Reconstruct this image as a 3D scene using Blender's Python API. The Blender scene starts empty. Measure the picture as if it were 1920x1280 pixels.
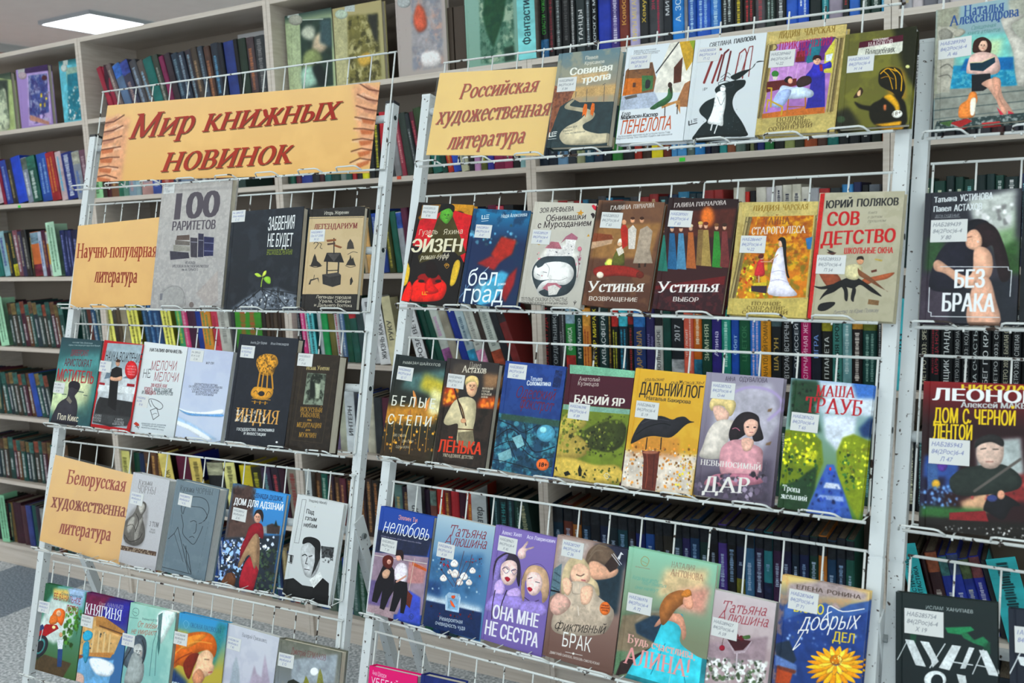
import bpy, bmesh, math, random
import numpy as np
from mathutils import Matrix, Vector
random.seed(7)
SC = bpy.context.scene
COL = SC.collection
# ---------------------------------------------------------------- camera
CAM = np.array([3.3694, -2.5234, 1.494]); FPX = 1790.6
R_ = np.array([0.867715, 0.495344, -0.04129]); U_ = np.array([-0.027304, 0.130442, 0.99108]); F_ = np.array([-0.496312, 0.858847, -0.126711])
cd = bpy.data.cameras.new('camera'); cam = bpy.data.objects.new('camera', cd); COL.objects.link(cam)
cd.sensor_width = 36; cd.lens = FPX / 1920 * 36; cd.clip_start = .05; cd.clip_end = 60
cam.matrix_world = Matrix([[R_[i], U_[i], -F_[i], CAM[i]] for i in range(3)] + [[0, 0, 0, 1]])
cd.dof.use_dof = True; cd.dof.focus_distance = 1.95; cd.dof.aperture_fstop = 6.3
SC.camera = cam
# ---------------------------------------------------------------- world, lights, exposure
w = bpy.data.worlds.new('world'); SC.world = w; w.use_nodes = True
w.node_tree.nodes['Background'].inputs[0].default_value = (.75, .85, 1, 1); w.node_tree.nodes['Background'].inputs[1].default_value = .05
SC.view_settings.view_transform = 'Standard'; SC.view_settings.look = 'None'
SC.view_settings.gamma = 1; SC.view_settings.use_curve_mapping = False; SC.view_settings.exposure = -.1
CEIL = 3.15
LAMPS = [(x, y) for x in (-3.18, -.78, 1.62, 4.02, 6.42) for y in (2.58, .18, -2.22, -4.62)]
LP_W = 12.5
for i, (x, y) in enumerate(LAMPS):
    l = bpy.data.lights.new('panel_light', 'AREA'); l.shape = 'SQUARE'; l.size = .56; l.energy = LP_W; l.color = (.93, 1, .965)
    o = bpy.data.objects.new('panel_light', l); o.location = (x, y, CEIL - .03); COL.objects.link(o)

for i in range(4):      # fill light added behind the camera to brighten the ceiling, set at invented windows
    l = bpy.data.lights.new('window_light', 'AREA'); l.shape = 'RECTANGLE'; l.size = 2.2; l.size_y = 1.5; l.energy = 70; l.color = (.85, .97, .98)
    o = bpy.data.objects.new('window_light', l); o.location = (-4.5 + 2.2 + i * 3.1, -6.16, 1.85); o.rotation_euler = (math.radians(150), 0, 0); COL.objects.link(o)
# ---------------------------------------------------------------- small helpers
def ray(x, y): return R_ * (x - 960) / FPX - U_ * (y - 640) / FPX + F_
def on_plane(x, y, O, n):
    D = ray(x, y); t = ((O - CAM) @ n) / (D @ n); return CAM + t * D
def proj(P):
    q = np.asarray(P, float) - CAM; z = q @ F_; return 960 + FPX * (q @ R_) / z, 640 - FPX * (q @ U_) / z
def hexc(s):
    if len(s) == 3: s = ''.join(c * 2 for c in s)
    return np.array([int(s[i:i + 2], 16) / 255 for i in (0, 2, 4)])
def lin(c):
    c = np.asarray(c, float); return np.where(c <= .04045, c / 12.92, ((c + .055) / 1.055) ** 2.4)
MATS = {}
def mat(name, col='888', rough=.5, metal=0., noise=None, bump=0., emit=0., spec=.5, coat=0., alpha=1., trans=0.):
    """noise=(colour2, scale, amount, (sx,sy,sz), lo, hi)"""
    if name in MATS: return MATS[name]
    m = bpy.data.materials.new(name); m.use_nodes = True; nt = m.node_tree; b = nt.nodes['Principled BSDF']
    c = (*lin(hexc(col)), 1)
    b.inputs['Base Color'].default_value = c; b.inputs['Roughness'].default_value = rough; b.inputs['Metallic'].default_value = metal
    b.inputs['Specular IOR Level'].default_value = spec; b.inputs['Coat Weight'].default_value = coat
    b.inputs['Alpha'].default_value = alpha; b.inputs['Transmission Weight'].default_value = trans
    if emit: b.inputs['Emission Color'].default_value = c; b.inputs['Emission Strength'].default_value = emit
    if noise or bump:
        g = nt.nodes.new('ShaderNodeNewGeometry'); mp = nt.nodes.new('ShaderNodeMapping'); n = nt.nodes.new('ShaderNodeTexNoise')
        nt.links.new(g.outputs['Position'], mp.inputs[0]); nt.links.new(mp.outputs[0], n.inputs['Vector'])
        n.inputs['Detail'].default_value = 4
        c2, sc, am, s3, lo, hi = noise or (col, 60, 0, (1, 1, 1), .3, .7)
        mp.inputs['Scale'].default_value = s3; n.inputs['Scale'].default_value = sc
        mr = nt.nodes.new('ShaderNodeMapRange'); mr.inputs[1].default_value = lo; mr.inputs[2].default_value = hi; mr.inputs[4].default_value = am
        nt.links.new(n.outputs[0], mr.inputs[0])
        mx = nt.nodes.new('ShaderNodeMix'); mx.data_type = 'RGBA'; mx.inputs[6].default_value = c; mx.inputs[7].default_value = (*lin(hexc(c2)), 1)
        nt.links.new(mr.outputs[0], mx.inputs[0]); nt.links.new(mx.outputs[2], b.inputs['Base Color'])
        if bump:
            bp = nt.nodes.new('ShaderNodeBump'); bp.inputs['Strength'].default_value = bump; bp.inputs['Distance'].default_value = .001
            nt.links.new(n.outputs[0], bp.inputs['Height']); nt.links.new(bp.outputs[0], b.inputs['Normal'])
    MATS[name] = m; return m
def img_mat(name, img, rough=.38, spec=.5, coat=0.):
    rough += .1; spec *= .5
    m = bpy.data.materials.new(name); m.use_nodes = True; nt = m.node_tree; b = nt.nodes['Principled BSDF']
    t = nt.nodes.new('ShaderNodeTexImage'); t.image = img; nt.links.new(t.outputs[0], b.inputs['Base Color'])
    b.inputs['Roughness'].default_value = rough; b.inputs['Specular IOR Level'].default_value = spec; b.inputs['Coat Weight'].default_value = coat
    return m
WORLD = {}
def put(name, data, M=None, parent=None):
    o = bpy.data.objects.new(name, data); COL.objects.link(o)
    M = M if M is not None else Matrix.Identity(4)
    WORLD[o.name] = M.copy()
    if parent is not None:
        o.parent = parent; o.matrix_parent_inverse = WORLD[parent.name].inverted()
    o.matrix_basis = M
    return o
def tag(o, label=None, cat=None, group=None, kind=None):
    if label: o['label'] = label
    if cat: o['category'] = cat
    if group: o['group'] = group
    if kind: o['kind'] = kind
    return o
def frame(O, ex, ey, ez): return Matrix([[ex[i], ey[i], ez[i], O[i]] for i in range(3)] + [[0, 0, 0, 1]])
class MB:
    def __init__(s): s.v = []; s.f = []; s.m = []; s.uv = []
    def box(s, x0, x1, y0, y1, z0, z1, mi=0, uv=None):
        n = len(s.v); s.v += [(x, y, z) for x in (x0, x1) for y in (y0, y1) for z in (z0, z1)]
        for q in ((0, 1, 3, 2), (4, 6, 7, 5), (0, 4, 5, 1), (2, 3, 7, 6), (0, 2, 6, 4), (1, 5, 7, 3)):
            s.f.append(tuple(n + i for i in q)); s.m.append(mi)
        return n
    def tube(s, pts, r, k=6, mi=0, closed=False):
        pts = [Vector(p) for p in pts]; L = len(pts); rings = []
        for i, p in enumerate(pts):
            a = pts[i - 1] if i or closed else p; b = pts[(i + 1) % L] if i < L - 1 or closed else p
            d = (b - a).normalized(); up = Vector((0, 0, 1)) if abs(d.z) < .9 else Vector((1, 0, 0))
            e1 = d.cross(up).normalized(); e2 = d.cross(e1)
            n = len(s.v); s.v += [tuple(p + (e1 * math.cos(2 * math.pi * j / k) + e2 * math.sin(2 * math.pi * j / k)) * r) for j in range(k)]; rings.append(n)
        for i in range(L if closed else L - 1):
            a, b = rings[i], rings[(i + 1) % L]
            for j in range(k): s.f.append((a + j, a + (j + 1) % k, b + (j + 1) % k, b + j)); s.m.append(mi)
        if not closed:
            s.f.append(tuple(rings[0] + j for j in range(k))[::-1]); s.m.append(mi); s.f.append(tuple(rings[-1] + j for j in range(k))); s.m.append(mi)
    def mesh(s, name, mats, smooth=False, uvf=None):
        me = bpy.data.meshes.new(name); me.from_pydata(s.v, [], s.f)
        for m in mats: me.materials.append(m)
        me.polygons.foreach_set('material_index', s.m)
        if smooth: me.polygons.foreach_set('use_smooth', [True] * len(s.f))
        if uvf:
            ul = me.uv_layers.new(name='uv'); vi = np.empty(len(me.loops), int); me.loops.foreach_get('vertex_index', vi)
            co = np.array(s.v); ul.data.foreach_set('uv', uvf(co)[vi].astype(np.float32).ravel())
        bm = bmesh.new(); bm.from_mesh(me); bmesh.ops.recalc_face_normals(bm, faces=bm.faces); bm.to_mesh(me); bm.free()
        return me
# ---------------------------------------------------------------- procedural printing: shapes and lettering drawn into generated pixel sheets
def homog(src, dst):
    A = []
    for (x, y), (u, v) in zip(src, dst):
        A.append([x, y, 1, 0, 0, 0, -u * x, -u * y, -u]); A.append([0, 0, 0, x, y, 1, -v * x, -v * y, -v])
    return np.linalg.svd(np.array(A, float))[2][-1].reshape(3, 3)
def happ(Hm, p):
    p = np.asarray(p, float); q = np.c_[p, np.ones(len(p))] @ Hm.T; return q[:, :2] / q[:, 2:]
def smooth(p, closed=True, n=4):
    p = np.asarray(p, float); L = len(p)
    if L < 3: return p
    out = []
    for i in range(L if closed else L - 1):
        p0, p1, p2, p3 = (p[(i + k - 1) % L] if closed else p[min(max(i + k - 1, 0), L - 1)] for k in range(4))
        for t in np.arange(n) / n:
            out.append(.5 * (2 * p1 + (p2 - p0) * t + (2 * p0 - 5 * p1 + 4 * p2 - p3) * t * t + (3 * p1 - p0 - 3 * p2 + p3) * t ** 3))
    if not closed: out.append(p[-1])
    return np.array(out)
_NZ = {}
def vnoise(h, w, cell, seed, octs=4):
    k = (h, w, round(cell, 1), seed, octs)
    if k in _NZ: return _NZ[k]
    rs = np.random.RandomState(seed); out = np.zeros((h, w), np.float32); amp = 1.; tot = 0
    for o in range(octs):
        c = max(cell / 2 ** o, 1.5); gh, gw = int(h / c) + 3, int(w / c) + 3; g = rs.rand(gh, gw).astype(np.float32)
        yy = np.arange(h) / c; xx = np.arange(w) / c; y0 = yy.astype(int); x0 = xx.astype(int)
        fy = yy - y0; fx = xx - x0; fy = (fy * fy * (3 - 2 * fy))[:, None]; fx = (fx * fx * (3 - 2 * fx))[None]
        a = g[y0][:, x0]; b = g[y0][:, x0 + 1]; c_ = g[y0 + 1][:, x0]; d = g[y0 + 1][:, x0 + 1]
        out += amp * ((a * (1 - fx) + b * fx) * (1 - fy) + (c_ * (1 - fx) + d * fx) * fy); tot += amp; amp *= .55
    out = out / tot; out = np.clip((out - .5) * 1.7 + .5, 0, 1); _NZ[k] = out; return out
def blur(m, r):
    r = int(round(r))
    if r < 1: return m
    for ax in (0, 1):
        for _ in range(2):
            pad = [(0, 0), (0, 0)]; pad[ax] = (r + 1, r); q = np.cumsum(np.pad(m, pad, mode='edge'), axis=ax, dtype=np.float64); n = m.shape[ax]
            hi = np.take(q, np.arange(2 * r + 1, 2 * r + 1 + n), axis=ax); lo = np.take(q, np.arange(n), axis=ax); m = ((hi - lo) / (2 * r + 1)).astype(np.float32)
    return m
class Canvas:
    def __init__(s, W, H, col='fff'):
        s.W, s.H = W, H; s.a = np.empty((H, W, 3), np.float32); s.a[:] = hexc(col); s.seed = 1
    def mask(s, polys, keep=False):
        SS = 2; H, W = s.H * SS, s.W * SS; T = np.zeros((H, W + 1), np.float32)
        for p in polys:
            p = np.asarray(p, float) * SS
            x, y = p[:, 0], p[:, 1]; ar = np.sum(x * np.roll(y, -1) - np.roll(x, -1) * y)
            if abs(ar) < 1e-9: continue
            if ar < 0 and not keep: p = p[::-1]
            a = p; b = np.roll(p, -1, axis=0)
            for (x0, y0), (x1, y1) in zip(a, b):
                if y0 == y1: continue
                sg = 1.
                if y0 > y1: x0, y0, x1, y1, sg = x1, y1, x0, y0, -1.
                r0 = max(0, math.ceil(y0 - .5)); r1 = min(H - 1, math.ceil(y1 - .5) - 1)
                if r1 < r0: continue
                rr = np.arange(r0, r1 + 1); xs = x0 + (rr + .5 - y0) * (x1 - x0) / (y1 - y0)
                T[rr, np.clip(np.ceil(xs - .5), 0, W).astype(int)] += sg
        m = (np.abs(np.cumsum(T, axis=1)[:, :W]) > .5).astype(np.float32)
        return m.reshape(s.H, SS, s.W, SS).mean((1, 3))
    def fill(s, polys, col, al=1., bl=0., keep=False, sh=0):
        m = s.mask(polys, keep)
        if bl: m = blur(m, bl)
        if sh and m.sum() > 60:      # brushed, modelled print colour instead of a flat fill
            ys, xs = np.nonzero(m > .5)
            if len(ys) > 30:
                r = max(1, int(.13 * min(np.ptp(ys) + 1, np.ptp(xs) + 1))); k = max(1, r // 2); g = 1.
                if sh == 2: g = .74 + .40 * np.roll(blur(m, r), (-k, -k), (0, 1))
                n = vnoise(s.H, s.W, max(4, r * .8), 5 + int(xs[0]) % 5, 4); n2 = vnoise(s.H, s.W, 30, 11 + int(ys[0]) % 4, 3)
                g = g * (1 + .15 * (n - .5) + .13 * (n2 - .5)); c = np.clip(hexc(col).astype(np.float32) * g[..., None], 0, 1); s.a += (c - s.a) * (m * al)[..., None]; return
        s.comp(m * al, col)
    def comp(s, m, col): s.a += (hexc(col).astype(np.float32) - s.a) * m[..., None]
    def image(s, name):
        im = bpy.data.images.new(name, s.W, s.H); px = np.ones((s.H, s.W, 4), np.float32); a = np.clip(s.a[::-1], 0, 1) ** 1.14; g = a.mean(-1, keepdims=True); px[..., :3] = np.clip(g + (a - g) * 1.1, 0, 1)
        im.pixels.foreach_set(px.ravel()); im.update(); im.pack(); return im
# sans lettering from the built-in font
_TX = {}
def sans(text, bold=0.):
    k = (text, bold)
    if k in _TX: return _TX[k]
    c = bpy.data.curves.new('t', 'FONT'); c.body = text; c.resolution_u = 3; c.fill_mode = 'NONE'; o = bpy.data.objects.new('t', c)
    me = o.to_mesh(); v = np.array([q.co[:2] for q in me.vertices]).reshape(-1, 2); nx = {}
    for e in me.edges: a, b = e.vertices; nx.setdefault(a, []).append(b); nx.setdefault(b, []).append(a)
    loops = []; seen = set()
    for i in range(len(v)):
        if i in seen or i not in nx: continue
        L = [i]; seen.add(i); cur = i; nb = [j for j in nx[i] if j == i + 1] or nx[i]; j = nb[0]
        while j not in seen:
            L.append(j); seen.add(j); k2 = [q for q in nx[j] if q not in seen]
            if not k2: break
            j = k2[0]
        if len(L) > 2: loops.append(L)
    o.to_mesh_clear(); bpy.data.objects.remove(o); bpy.data.curves.remove(c)
    if len(v):
        v[:, 0] -= v[:, 0].min(); v = v / .729; w_ = v[:, 0].max()
    else: w_ = 1
    _TX[k] = ([v[L] + (dx, 0) for L in loops for dx in ((0,) if not bold else (-bold, 0, bold))], w_); return _TX[k]
# pen lettering: every letter is a set of strokes; x-height 1, swept with a broad or a round nib
def _arc(cx, cy, rx, ry, a0, a1, n=10): return [(cx + rx * math.cos(math.radians(a0 + (a1 - a0) * i / n)), cy + ry * math.sin(math.radians(a0 + (a1 - a0) * i / n))) for i in range(n + 1)]
V = lambda x, y0=0, y1=1: [(x, y0), (x, y1)]
GL = {
 'а': (.82, [_arc(.32, .27, .24, .27, 0, 360), [(.56, .1), (.56, .68)] , _arc(.35, .7, .21, .27, 0, 150), [(.56, .2), (.62, .02), (.72, .03)]], []),
 'б': (.85, [_arc(.42, .42, .32, .42, 0, 360, 14), [(.1, .42), (.14, .85), (.35, 1.25), (.72, 1.4)]], []),
 'в': (.8, [V(.16), [(.16, 1), (.42, 1)], _arc(.42, .76, .2, .24, 90, -90), [(.16, .52), (.45, .52)], _arc(.45, .26, .24, .26, 90, -90), [(.16, 0), (.45, 0)]], [(.13, 0), (.13, 1)]),
 'г': (.66, [V(.16), [(.16, .98), (.6, .98)], [(.6, 1), (.6, .76)]], [(.16, 0), (.13, 1)]),
 'д': (.95, [V(.7), [(.18, .03), (.3, .5), (.36, 1)], [(.33, 1), (.72, 1)], [(.06, 0), (.9, 0)], [(.07, .02), (.07, -.24)], [(.89, .02), (.89, -.24)]], []),
 'е': (.76, [_arc(.4, .5, .3, .5, 25, 325, 14), [(.12, .55), (.68, .58)], [(.68, .58), (.66, .72)]], []),
 'ж': (1.2, [V(.6), [(.6, .5), (.3, .6), (.12, .95)], [(.44, .55), (.1, .02)], [(.6, .5), (.9, .6), (1.08, .95)], [(.76, .55), (1.1, .02)]], [(.6, 0), (.6, 1), (.1, 0), (1.1, 0)]),
 'з': (.68, [_arc(.3, .76, .24, .24, 150, -80), _arc(.3, .27, .27, .27, 85, -150)], []),
 'и': (.95, [V(.16), V(.76), [(.16, .08), (.76, .92)]], [(.16, 0), (.16, 1), (.76, 0), (.76, 1)]),
 'к': (.82, [V(.16), [(.16, .5), (.4, .58), (.64, .95)], [(.32, .55), (.72, .02)]], [(.16, 0), (.16, 1), (.74, 0)]),
 'л': (.88, [V(.7), [(.1, .04), (.22, .15), (.34, 1)], [(.32, .98), (.72, .98)]], [(.7, 0)]),
 'м': (1.08, [V(.9), [(.15, 0), (.19, 1)], [(.2, 1), (.52, .02)], [(.52, .02), (.88, 1)]], [(.15, 0), (.9, 0), (.15, 1), (.92, 1)]),
 'н': (.95, [V(.16), V(.76), [(.16, .52), (.76, .52)]], [(.16, 0), (.16, 1), (.76, 0), (.76, 1)]),
 'о': (.86, [_arc(.43, .5, .33, .5, 0, 360, 16)], []),
 'п': (.95, [V(.16), V(.76), [(.1, .98), (.82, .98)]], [(.16, 0), (.76, 0)]),
 'р': (.86, [V(.17, -.42), _arc(.42, .5, .28, .5, 150, -150, 14)], [(.17, -.42), (.12, 1)]),
 'с': (.74, [_arc(.42, .5, .31, .5, 45, 320, 14), [(.64, .85), (.64, .7)]], []),
 'т': (.82, [V(.41), [(.06, .98), (.76, .98)], [(.07, 1), (.07, .76)], [(.75, 1), (.75, .76)]], [(.41, 0)]),
 'у': (.84, [[(.14, 1), (.45, .06)], [(.74, 1), (.42, 0), (.28, -.36), (.1, -.36)]], [(.14, 1), (.72, 1)]),
 'ф': (1.1, [V(.54, -.42, 1.4), _arc(.32, .5, .22, .48, 0, 360), _arc(.76, .5, .22, .48, 0, 360)], [(.54, -.42)]),
 'х': (.86, [[(.14, 1), (.72, 0)], [(.7, 1), (.12, 0)]], [(.14, 1), (.7, 1), (.13, 0), (.72, 0)]),
 'ц': (.98, [V(.16), V(.76), [(.1, .02), (.92, .02)], [(.92, 0), (.92, -.24)]], [(.16, 1), (.76, 1)]),
 'ч': (.88, [V(.7), [(.16, 1), (.17, .65), (.35, .47), (.7, .55)]], [(.7, 0), (.16, 1), (.7, 1)]),
 'ш': (1.3, [V(.16), V(.64), V(1.12), [(.16, .02), (1.12, .02)]], [(.16, 1), (.64, 1), (1.12, 1)]),
 'щ': (1.35, [V(.16), V(.64), V(1.12), [(.16, .02), (1.28, .02)], [(1.28, 0), (1.28, -.24)]], [(.16, 1), (.64, 1), (1.12, 1)]),
 'ъ': (.9, [V(.3), [(.05, .98), (.3, .98)], _arc(.52, .28, .24, .28, 100, -90), [(.3, .55), (.5, .55)], [(.3, 0), (.52, 0)]], []),
 'ы': (1.1, [V(.16), _arc(.4, .28, .24, .28, 100, -90), [(.16, .55), (.4, .55)], [(.16, 0), (.4, 0)], V(.94)], [(.16, 1), (.94, 0), (.94, 1)]),
 'ь': (.78, [V(.16), _arc(.4, .28, .26, .28, 100, -90), [(.16, .55), (.4, .55)], [(.16, 0), (.4, 0)]], [(.16, 1)]),
 'э': (.74, [_arc(.32, .5, .31, .5, 140, -140, 14), [(.2, .52), (.62, .52)]], []),
 'ю': (1.15, [V(.16), _arc(.74, .5, .3, .5, 0, 360, 14), [(.16, .52), (.44, .52)]], [(.16, 0), (.16, 1)]),
 'я': (.84, [V(.66), _arc(.38, .72, .25, .27, 90, 270), [(.38, .99), (.66, .99)], [(.38, .46), (.66, .46)], [(.42, .45), (.14, .02)]], [(.66, 0), (.68, 1), (.1, 0)]),
 'А': (1.05, [[(.1, 0), (.5, 1)], [(.5, 1), (.92, 0)], [(.24, .34), (.76, .34)]], [(.1, 0), (.92, 0)]),
 'Б': (.85, [V(.16), [(.16, .98), (.68, .98)], [(.68, 1), (.68, .8)], [(.16, .55), (.45, .55)], _arc(.45, .28, .26, .28, 90, -90), [(.16, 0), (.45, 0)]], [(.14, 0), (.14, 1)]),
 'Е': (.8, [V(.16), [(.16, .98), (.66, .98)], [(.66, 1), (.66, .8)], [(.16, .52), (.55, .52)], [(.16, .01), (.68, .01)], [(.68, 0), (.7, .2)]], [(.14, 0), (.14, 1)]),
 'Р': (.8, [V(.16), [(.16, .99), (.4, .99)], _arc(.4, .73, .26, .26, 90, -90), [(.16, .47), (.4, .47)]], [(.16, 0), (.14, 1)]),
 'У': (.95, [[(.12, 1), (.48, .3)], [(.84, 1), (.42, .12), (.28, 0), (.14, .06)]], [(.12, 1), (.84, 1)]),
 'Ф': (1.15, [V(.56), _arc(.34, .52, .24, .32, 0, 360), _arc(.78, .52, .24, .32, 0, 360)], [(.56, 0), (.56, 1)]),
 '-': (.5, [[(.08, .42), (.42, .42)]], []), ' ': (.42, [], []), ',': (.3, [[(.14, .05), (.1, -.2)]], []), '.': (.3, [[(.12, .02), (.17, .02)]], []),
 '!': (.35, [V(.16, .4, 1.5), [(.16, .03), (.18, .03)]], []), '3': (.68, [_arc(.3, .76, .24, .24, 150, -80), _arc(.3, .27, .27, .27, 85, -150)], []),
}
def _hull(pts):
    pts = sorted(set(map(tuple, np.round(pts, 5))))
    def half(ps):
        h = []
        for p in ps:
            while len(h) > 1 and (h[-1][0] - h[-2][0]) * (p[1] - h[-2][1]) - (h[-1][1] - h[-2][1]) * (p[0] - h[-2][0]) <= 0: h.pop()
            h.append(p)
        return h[:-1]
    return np.array(half(pts) + half(pts[::-1]))
def pen(text, a=.19, b=.06, serif=1, slant=0., capk=1.42):
    k = ('pen', text, a, b, serif, slant)
    if k in _TX: return _TX[k]
    th = math.radians(12 if serif else 0); nb = np.array([(a / 2 * math.cos(t) * math.cos(th) - b / 2 * math.sin(t) * math.sin(th), a / 2 * math.cos(t) * math.sin(th) + b / 2 * math.sin(t) * math.cos(th)) for t in np.arange(8) * math.pi / 4])
    x = 0; out = []
    for ch in text:
        dots = ch in 'ёЁйЙ'; c0 = {'ё': 'е', 'Ё': 'Е', 'й': 'и', 'Й': 'И', 'i': 'ı', 'І': 'ı'}.get(ch, ch)
        up = c0 not in GL or c0 in 'АБЕРУФ' or c0.isupper(); s = capk if up and c0 not in ' -,.!' else 1.
        g = GL.get(c0) or GL.get(c0.lower())
        if g is None: g = (.3, [V(.15)], [(.15, 0), (.15, 1)])
        W_, st, sf = g; st = list(st)
        if dots:
            st = st + ([_arc(.46, 1.42, .2, .16, 200, 340, 5)] if ch in 'йЙ' else [[(.25, 1.25), (.27, 1.25)], [(.55, 1.25), (.57, 1.25)]])
        for pl in st:
            pl = np.array(pl) * s
            for p, q in zip(pl[:-1], pl[1:]): out.append(_hull(np.r_[p + nb, q + nb]) + (x, 0))
        if serif:
            for sx, sy in sf: out.append(np.array([(sx * s - a * .95, sy * s - b / 2), (sx * s + a * .95, sy * s - b / 2), (sx * s + a * .95, sy * s + b / 2), (sx * s - a * .95, sy * s + b / 2)]) + (x, 0))
        x += W_ * s * (1 if serif else .95) + a * .35
    sh = capk
    out = [np.c_[(p[:, 0] + slant * p[:, 1]), p[:, 1]] / sh for p in out]
    _TX[k] = (out, x / sh); return _TX[k]
FONTS = {'i': lambda t: sans(t, 0), 'b': lambda t: sans(t, .03), 'B': lambda t: sans(t, .06), 's': lambda t: pen(t), 'S': lambda t: pen(t, .27, .07), 'z': lambda t: pen(t, .2, .065, 1, .22),
         'h': lambda t: pen(t, .11, .11, 0), 'H': lambda t: pen(t, .17, .17, 0), 'W': lambda t: pen(t, .2, .17, 0, .15), 't': lambda t: pen(t, .12, .045), 'w': lambda t: pen(t, .12, .1, 0, .25)}
def draw(cv, prog, Hm, ox=0., oy=0., sc=1., up=(0, -1)):
    """a tiny drawing language: one operation per ';'"""
    T = lambda pts: happ(Hm, np.asarray(pts, float) * sc + (ox, oy)) if len(pts) else np.zeros((0, 2))
    bl, al = 0., 1.; k = math.sqrt(abs(np.linalg.det(np.array([T([(1000, 600)])[0] - T([(999, 600)])[0], T([(1000, 600)])[0] - T([(1000, 599)])[0]])))) if 0 else None
    o0 = T([up[2:4]])[0] if len(up) > 2 else None
    pxs = up[4] if len(up) > 4 else 1.
    for op in prog.split(';'):
        tk = op.split()
        if not tk: continue
        c = tk[0]
        P = lambda i: [tuple(map(float, q.split(','))) for q in tk[i:]]
        if c == 'B': bl = float(tk[1]) * pxs
        elif c == 'A': al = float(tk[1])
        elif c == 'G':
            a, b = hexc(tk[1]), hexc(tk[2]); y0, y1 = (float(tk[3]), float(tk[4])) if len(tk) > 4 else (0, 1)
            t = np.clip((np.arange(cv.H) / cv.H - y0) / (y1 - y0), 0, 1)[:, None, None]; cv.a[:] = a * (1 - t) + b * t
        elif c == 'P': cv.fill([T(P(2))], tk[1], al, bl, sh=1)
        elif c == 'S': cv.fill([T(smooth(P(2)))], tk[1], al, bl, sh=2)
        elif c == 'E':
            (cx, cy), (rx, ry) = P(2)[:2]; th = math.radians(float(tk[4])) if len(tk) > 4 else 0
            q = [(cx + rx * math.cos(t) * math.cos(th) - ry * math.sin(t) * math.sin(th), cy + rx * math.cos(t) * math.sin(th) + ry * math.sin(t) * math.cos(th)) for t in np.arange(24) * math.pi / 12]
            cv.fill([T(q)], tk[1], al, bl, sh=2)
        elif c in 'LC':
            w_ = float(tk[2]) / 2; p = np.array(P(3)); p = smooth(p, False) if c == 'C' else p; out = []
            nb = np.array([(w_ * math.cos(t), w_ * math.sin(t)) for t in np.arange(6) * math.pi / 3])
            for a, b in zip(p[:-1], p[1:]): out.append(T(_hull(np.r_[a + nb, b + nb])))
            cv.fill(out, tk[1], al, bl)
        elif c == 'N':      # N col amt cell [poly]
            m = vnoise(cv.H, cv.W, float(tk[3]) * pxs, int(cv.seed)); cv.seed += 1; m = np.clip((m - .45) * 3, 0, 1) * float(tk[2])
            if len(tk) > 4: m = m * blur(cv.mask([T(P(4))]), max(bl, 1))
            cv.comp(m, tk[1])
        elif c == 'R':      # R n size col poly... : scattered dabs
            n, r = int(tk[1]), float(tk[2]); q = np.array(P(4)); lo, hi = q.min(0), q.max(0); rs = np.random.RandomState(cv.seed); cv.seed += 1; out = []
            for _ in range(n):
                cx, cy = lo + rs.rand(2) * (hi - lo); rr = r * (.3 + .7 * rs.rand()); ph = rs.rand() * 6
                out.append(T([(cx + rr * math.cos(t + ph) * (1 if i % 2 else .6), cy + rr * math.sin(t + ph)) for i, t in enumerate(np.arange(6) * math.pi / 3)]))
            rg = cv.mask([T(q)]); rg = blur(rg, 2)
            for j, f in enumerate((.62, 1., 1.32)):
                m = cv.mask(out[j::3]) * rg
                if bl: m = blur(m, bl)
                h_ = ''.join('%02x' % int(min(255, v * 255 * f)) for v in hexc(tk[3])); cv.comp(m * al, h_)
        elif c == 'T':      # T font col height x0,y0 x1,y1 text
            h = float(tk[3]); (x0, y0), (x1, y1) = [tuple(map(float, q.split(','))) for q in tk[4:6]]; text = ' '.join(tk[6:]).replace('_', ' ')
            pl, w_ = FONTS[tk[1]](text)
            if not pl: continue
            e = np.array([x1 - x0, y1 - y0]) / w_; u = np.array(up[:2]) * h
            allp = np.concatenate(pl); q = T(np.outer(allp[:, 0], e) + np.outer(allp[:, 1], u) + (x0, y0)); i = 0; out = []
            for p in pl: out.append(q[i:i + len(p)]); i += len(p)
            cv.fill(out, tk[2], al, bl, tk[1] in 'ibB')

def face(x, y, r, dx=0., c='5a3428', lip='a8504c'):
    """brows, eyes, nose, mouth and a cheek shadow for a printed face of half-width r looking dx to the side"""
    q = lambda a, b: f'{x + r * (a + dx):.1f},{y + r * b:.1f}'
    w = max(1.2, r * .13)
    return (f'B {r * .25:.1f};A .35;S 7a4a3c {q(.35, -.2)} {q(.8, 0)} {q(.6, .7)} {q(.1, 1.05)} {q(.4, .5)};A 1;B 0;C {c} {w:.1f} {q(-.6, -.32)} {q(-.4, -.42)} {q(-.15, -.34)};C {c} {w:.1f} {q(.15, -.34)} {q(.4, -.42)} {q(.62, -.32)};'
            f'E 2a2020 {q(-.36, -.14)} {r * .14:.1f},{r * .09:.1f};E 2a2020 {q(.38, -.14)} {r * .14:.1f},{r * .09:.1f};A .6;C {c} {w * .8:.1f} {q(.03, -.1)} {q(.1, .2)} {q(-.04, .26)};A 1;C {lip} {w * 1.3:.1f} {q(-.24, .56)} {q(0, .62)} {q(.26, .54)};')
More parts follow.
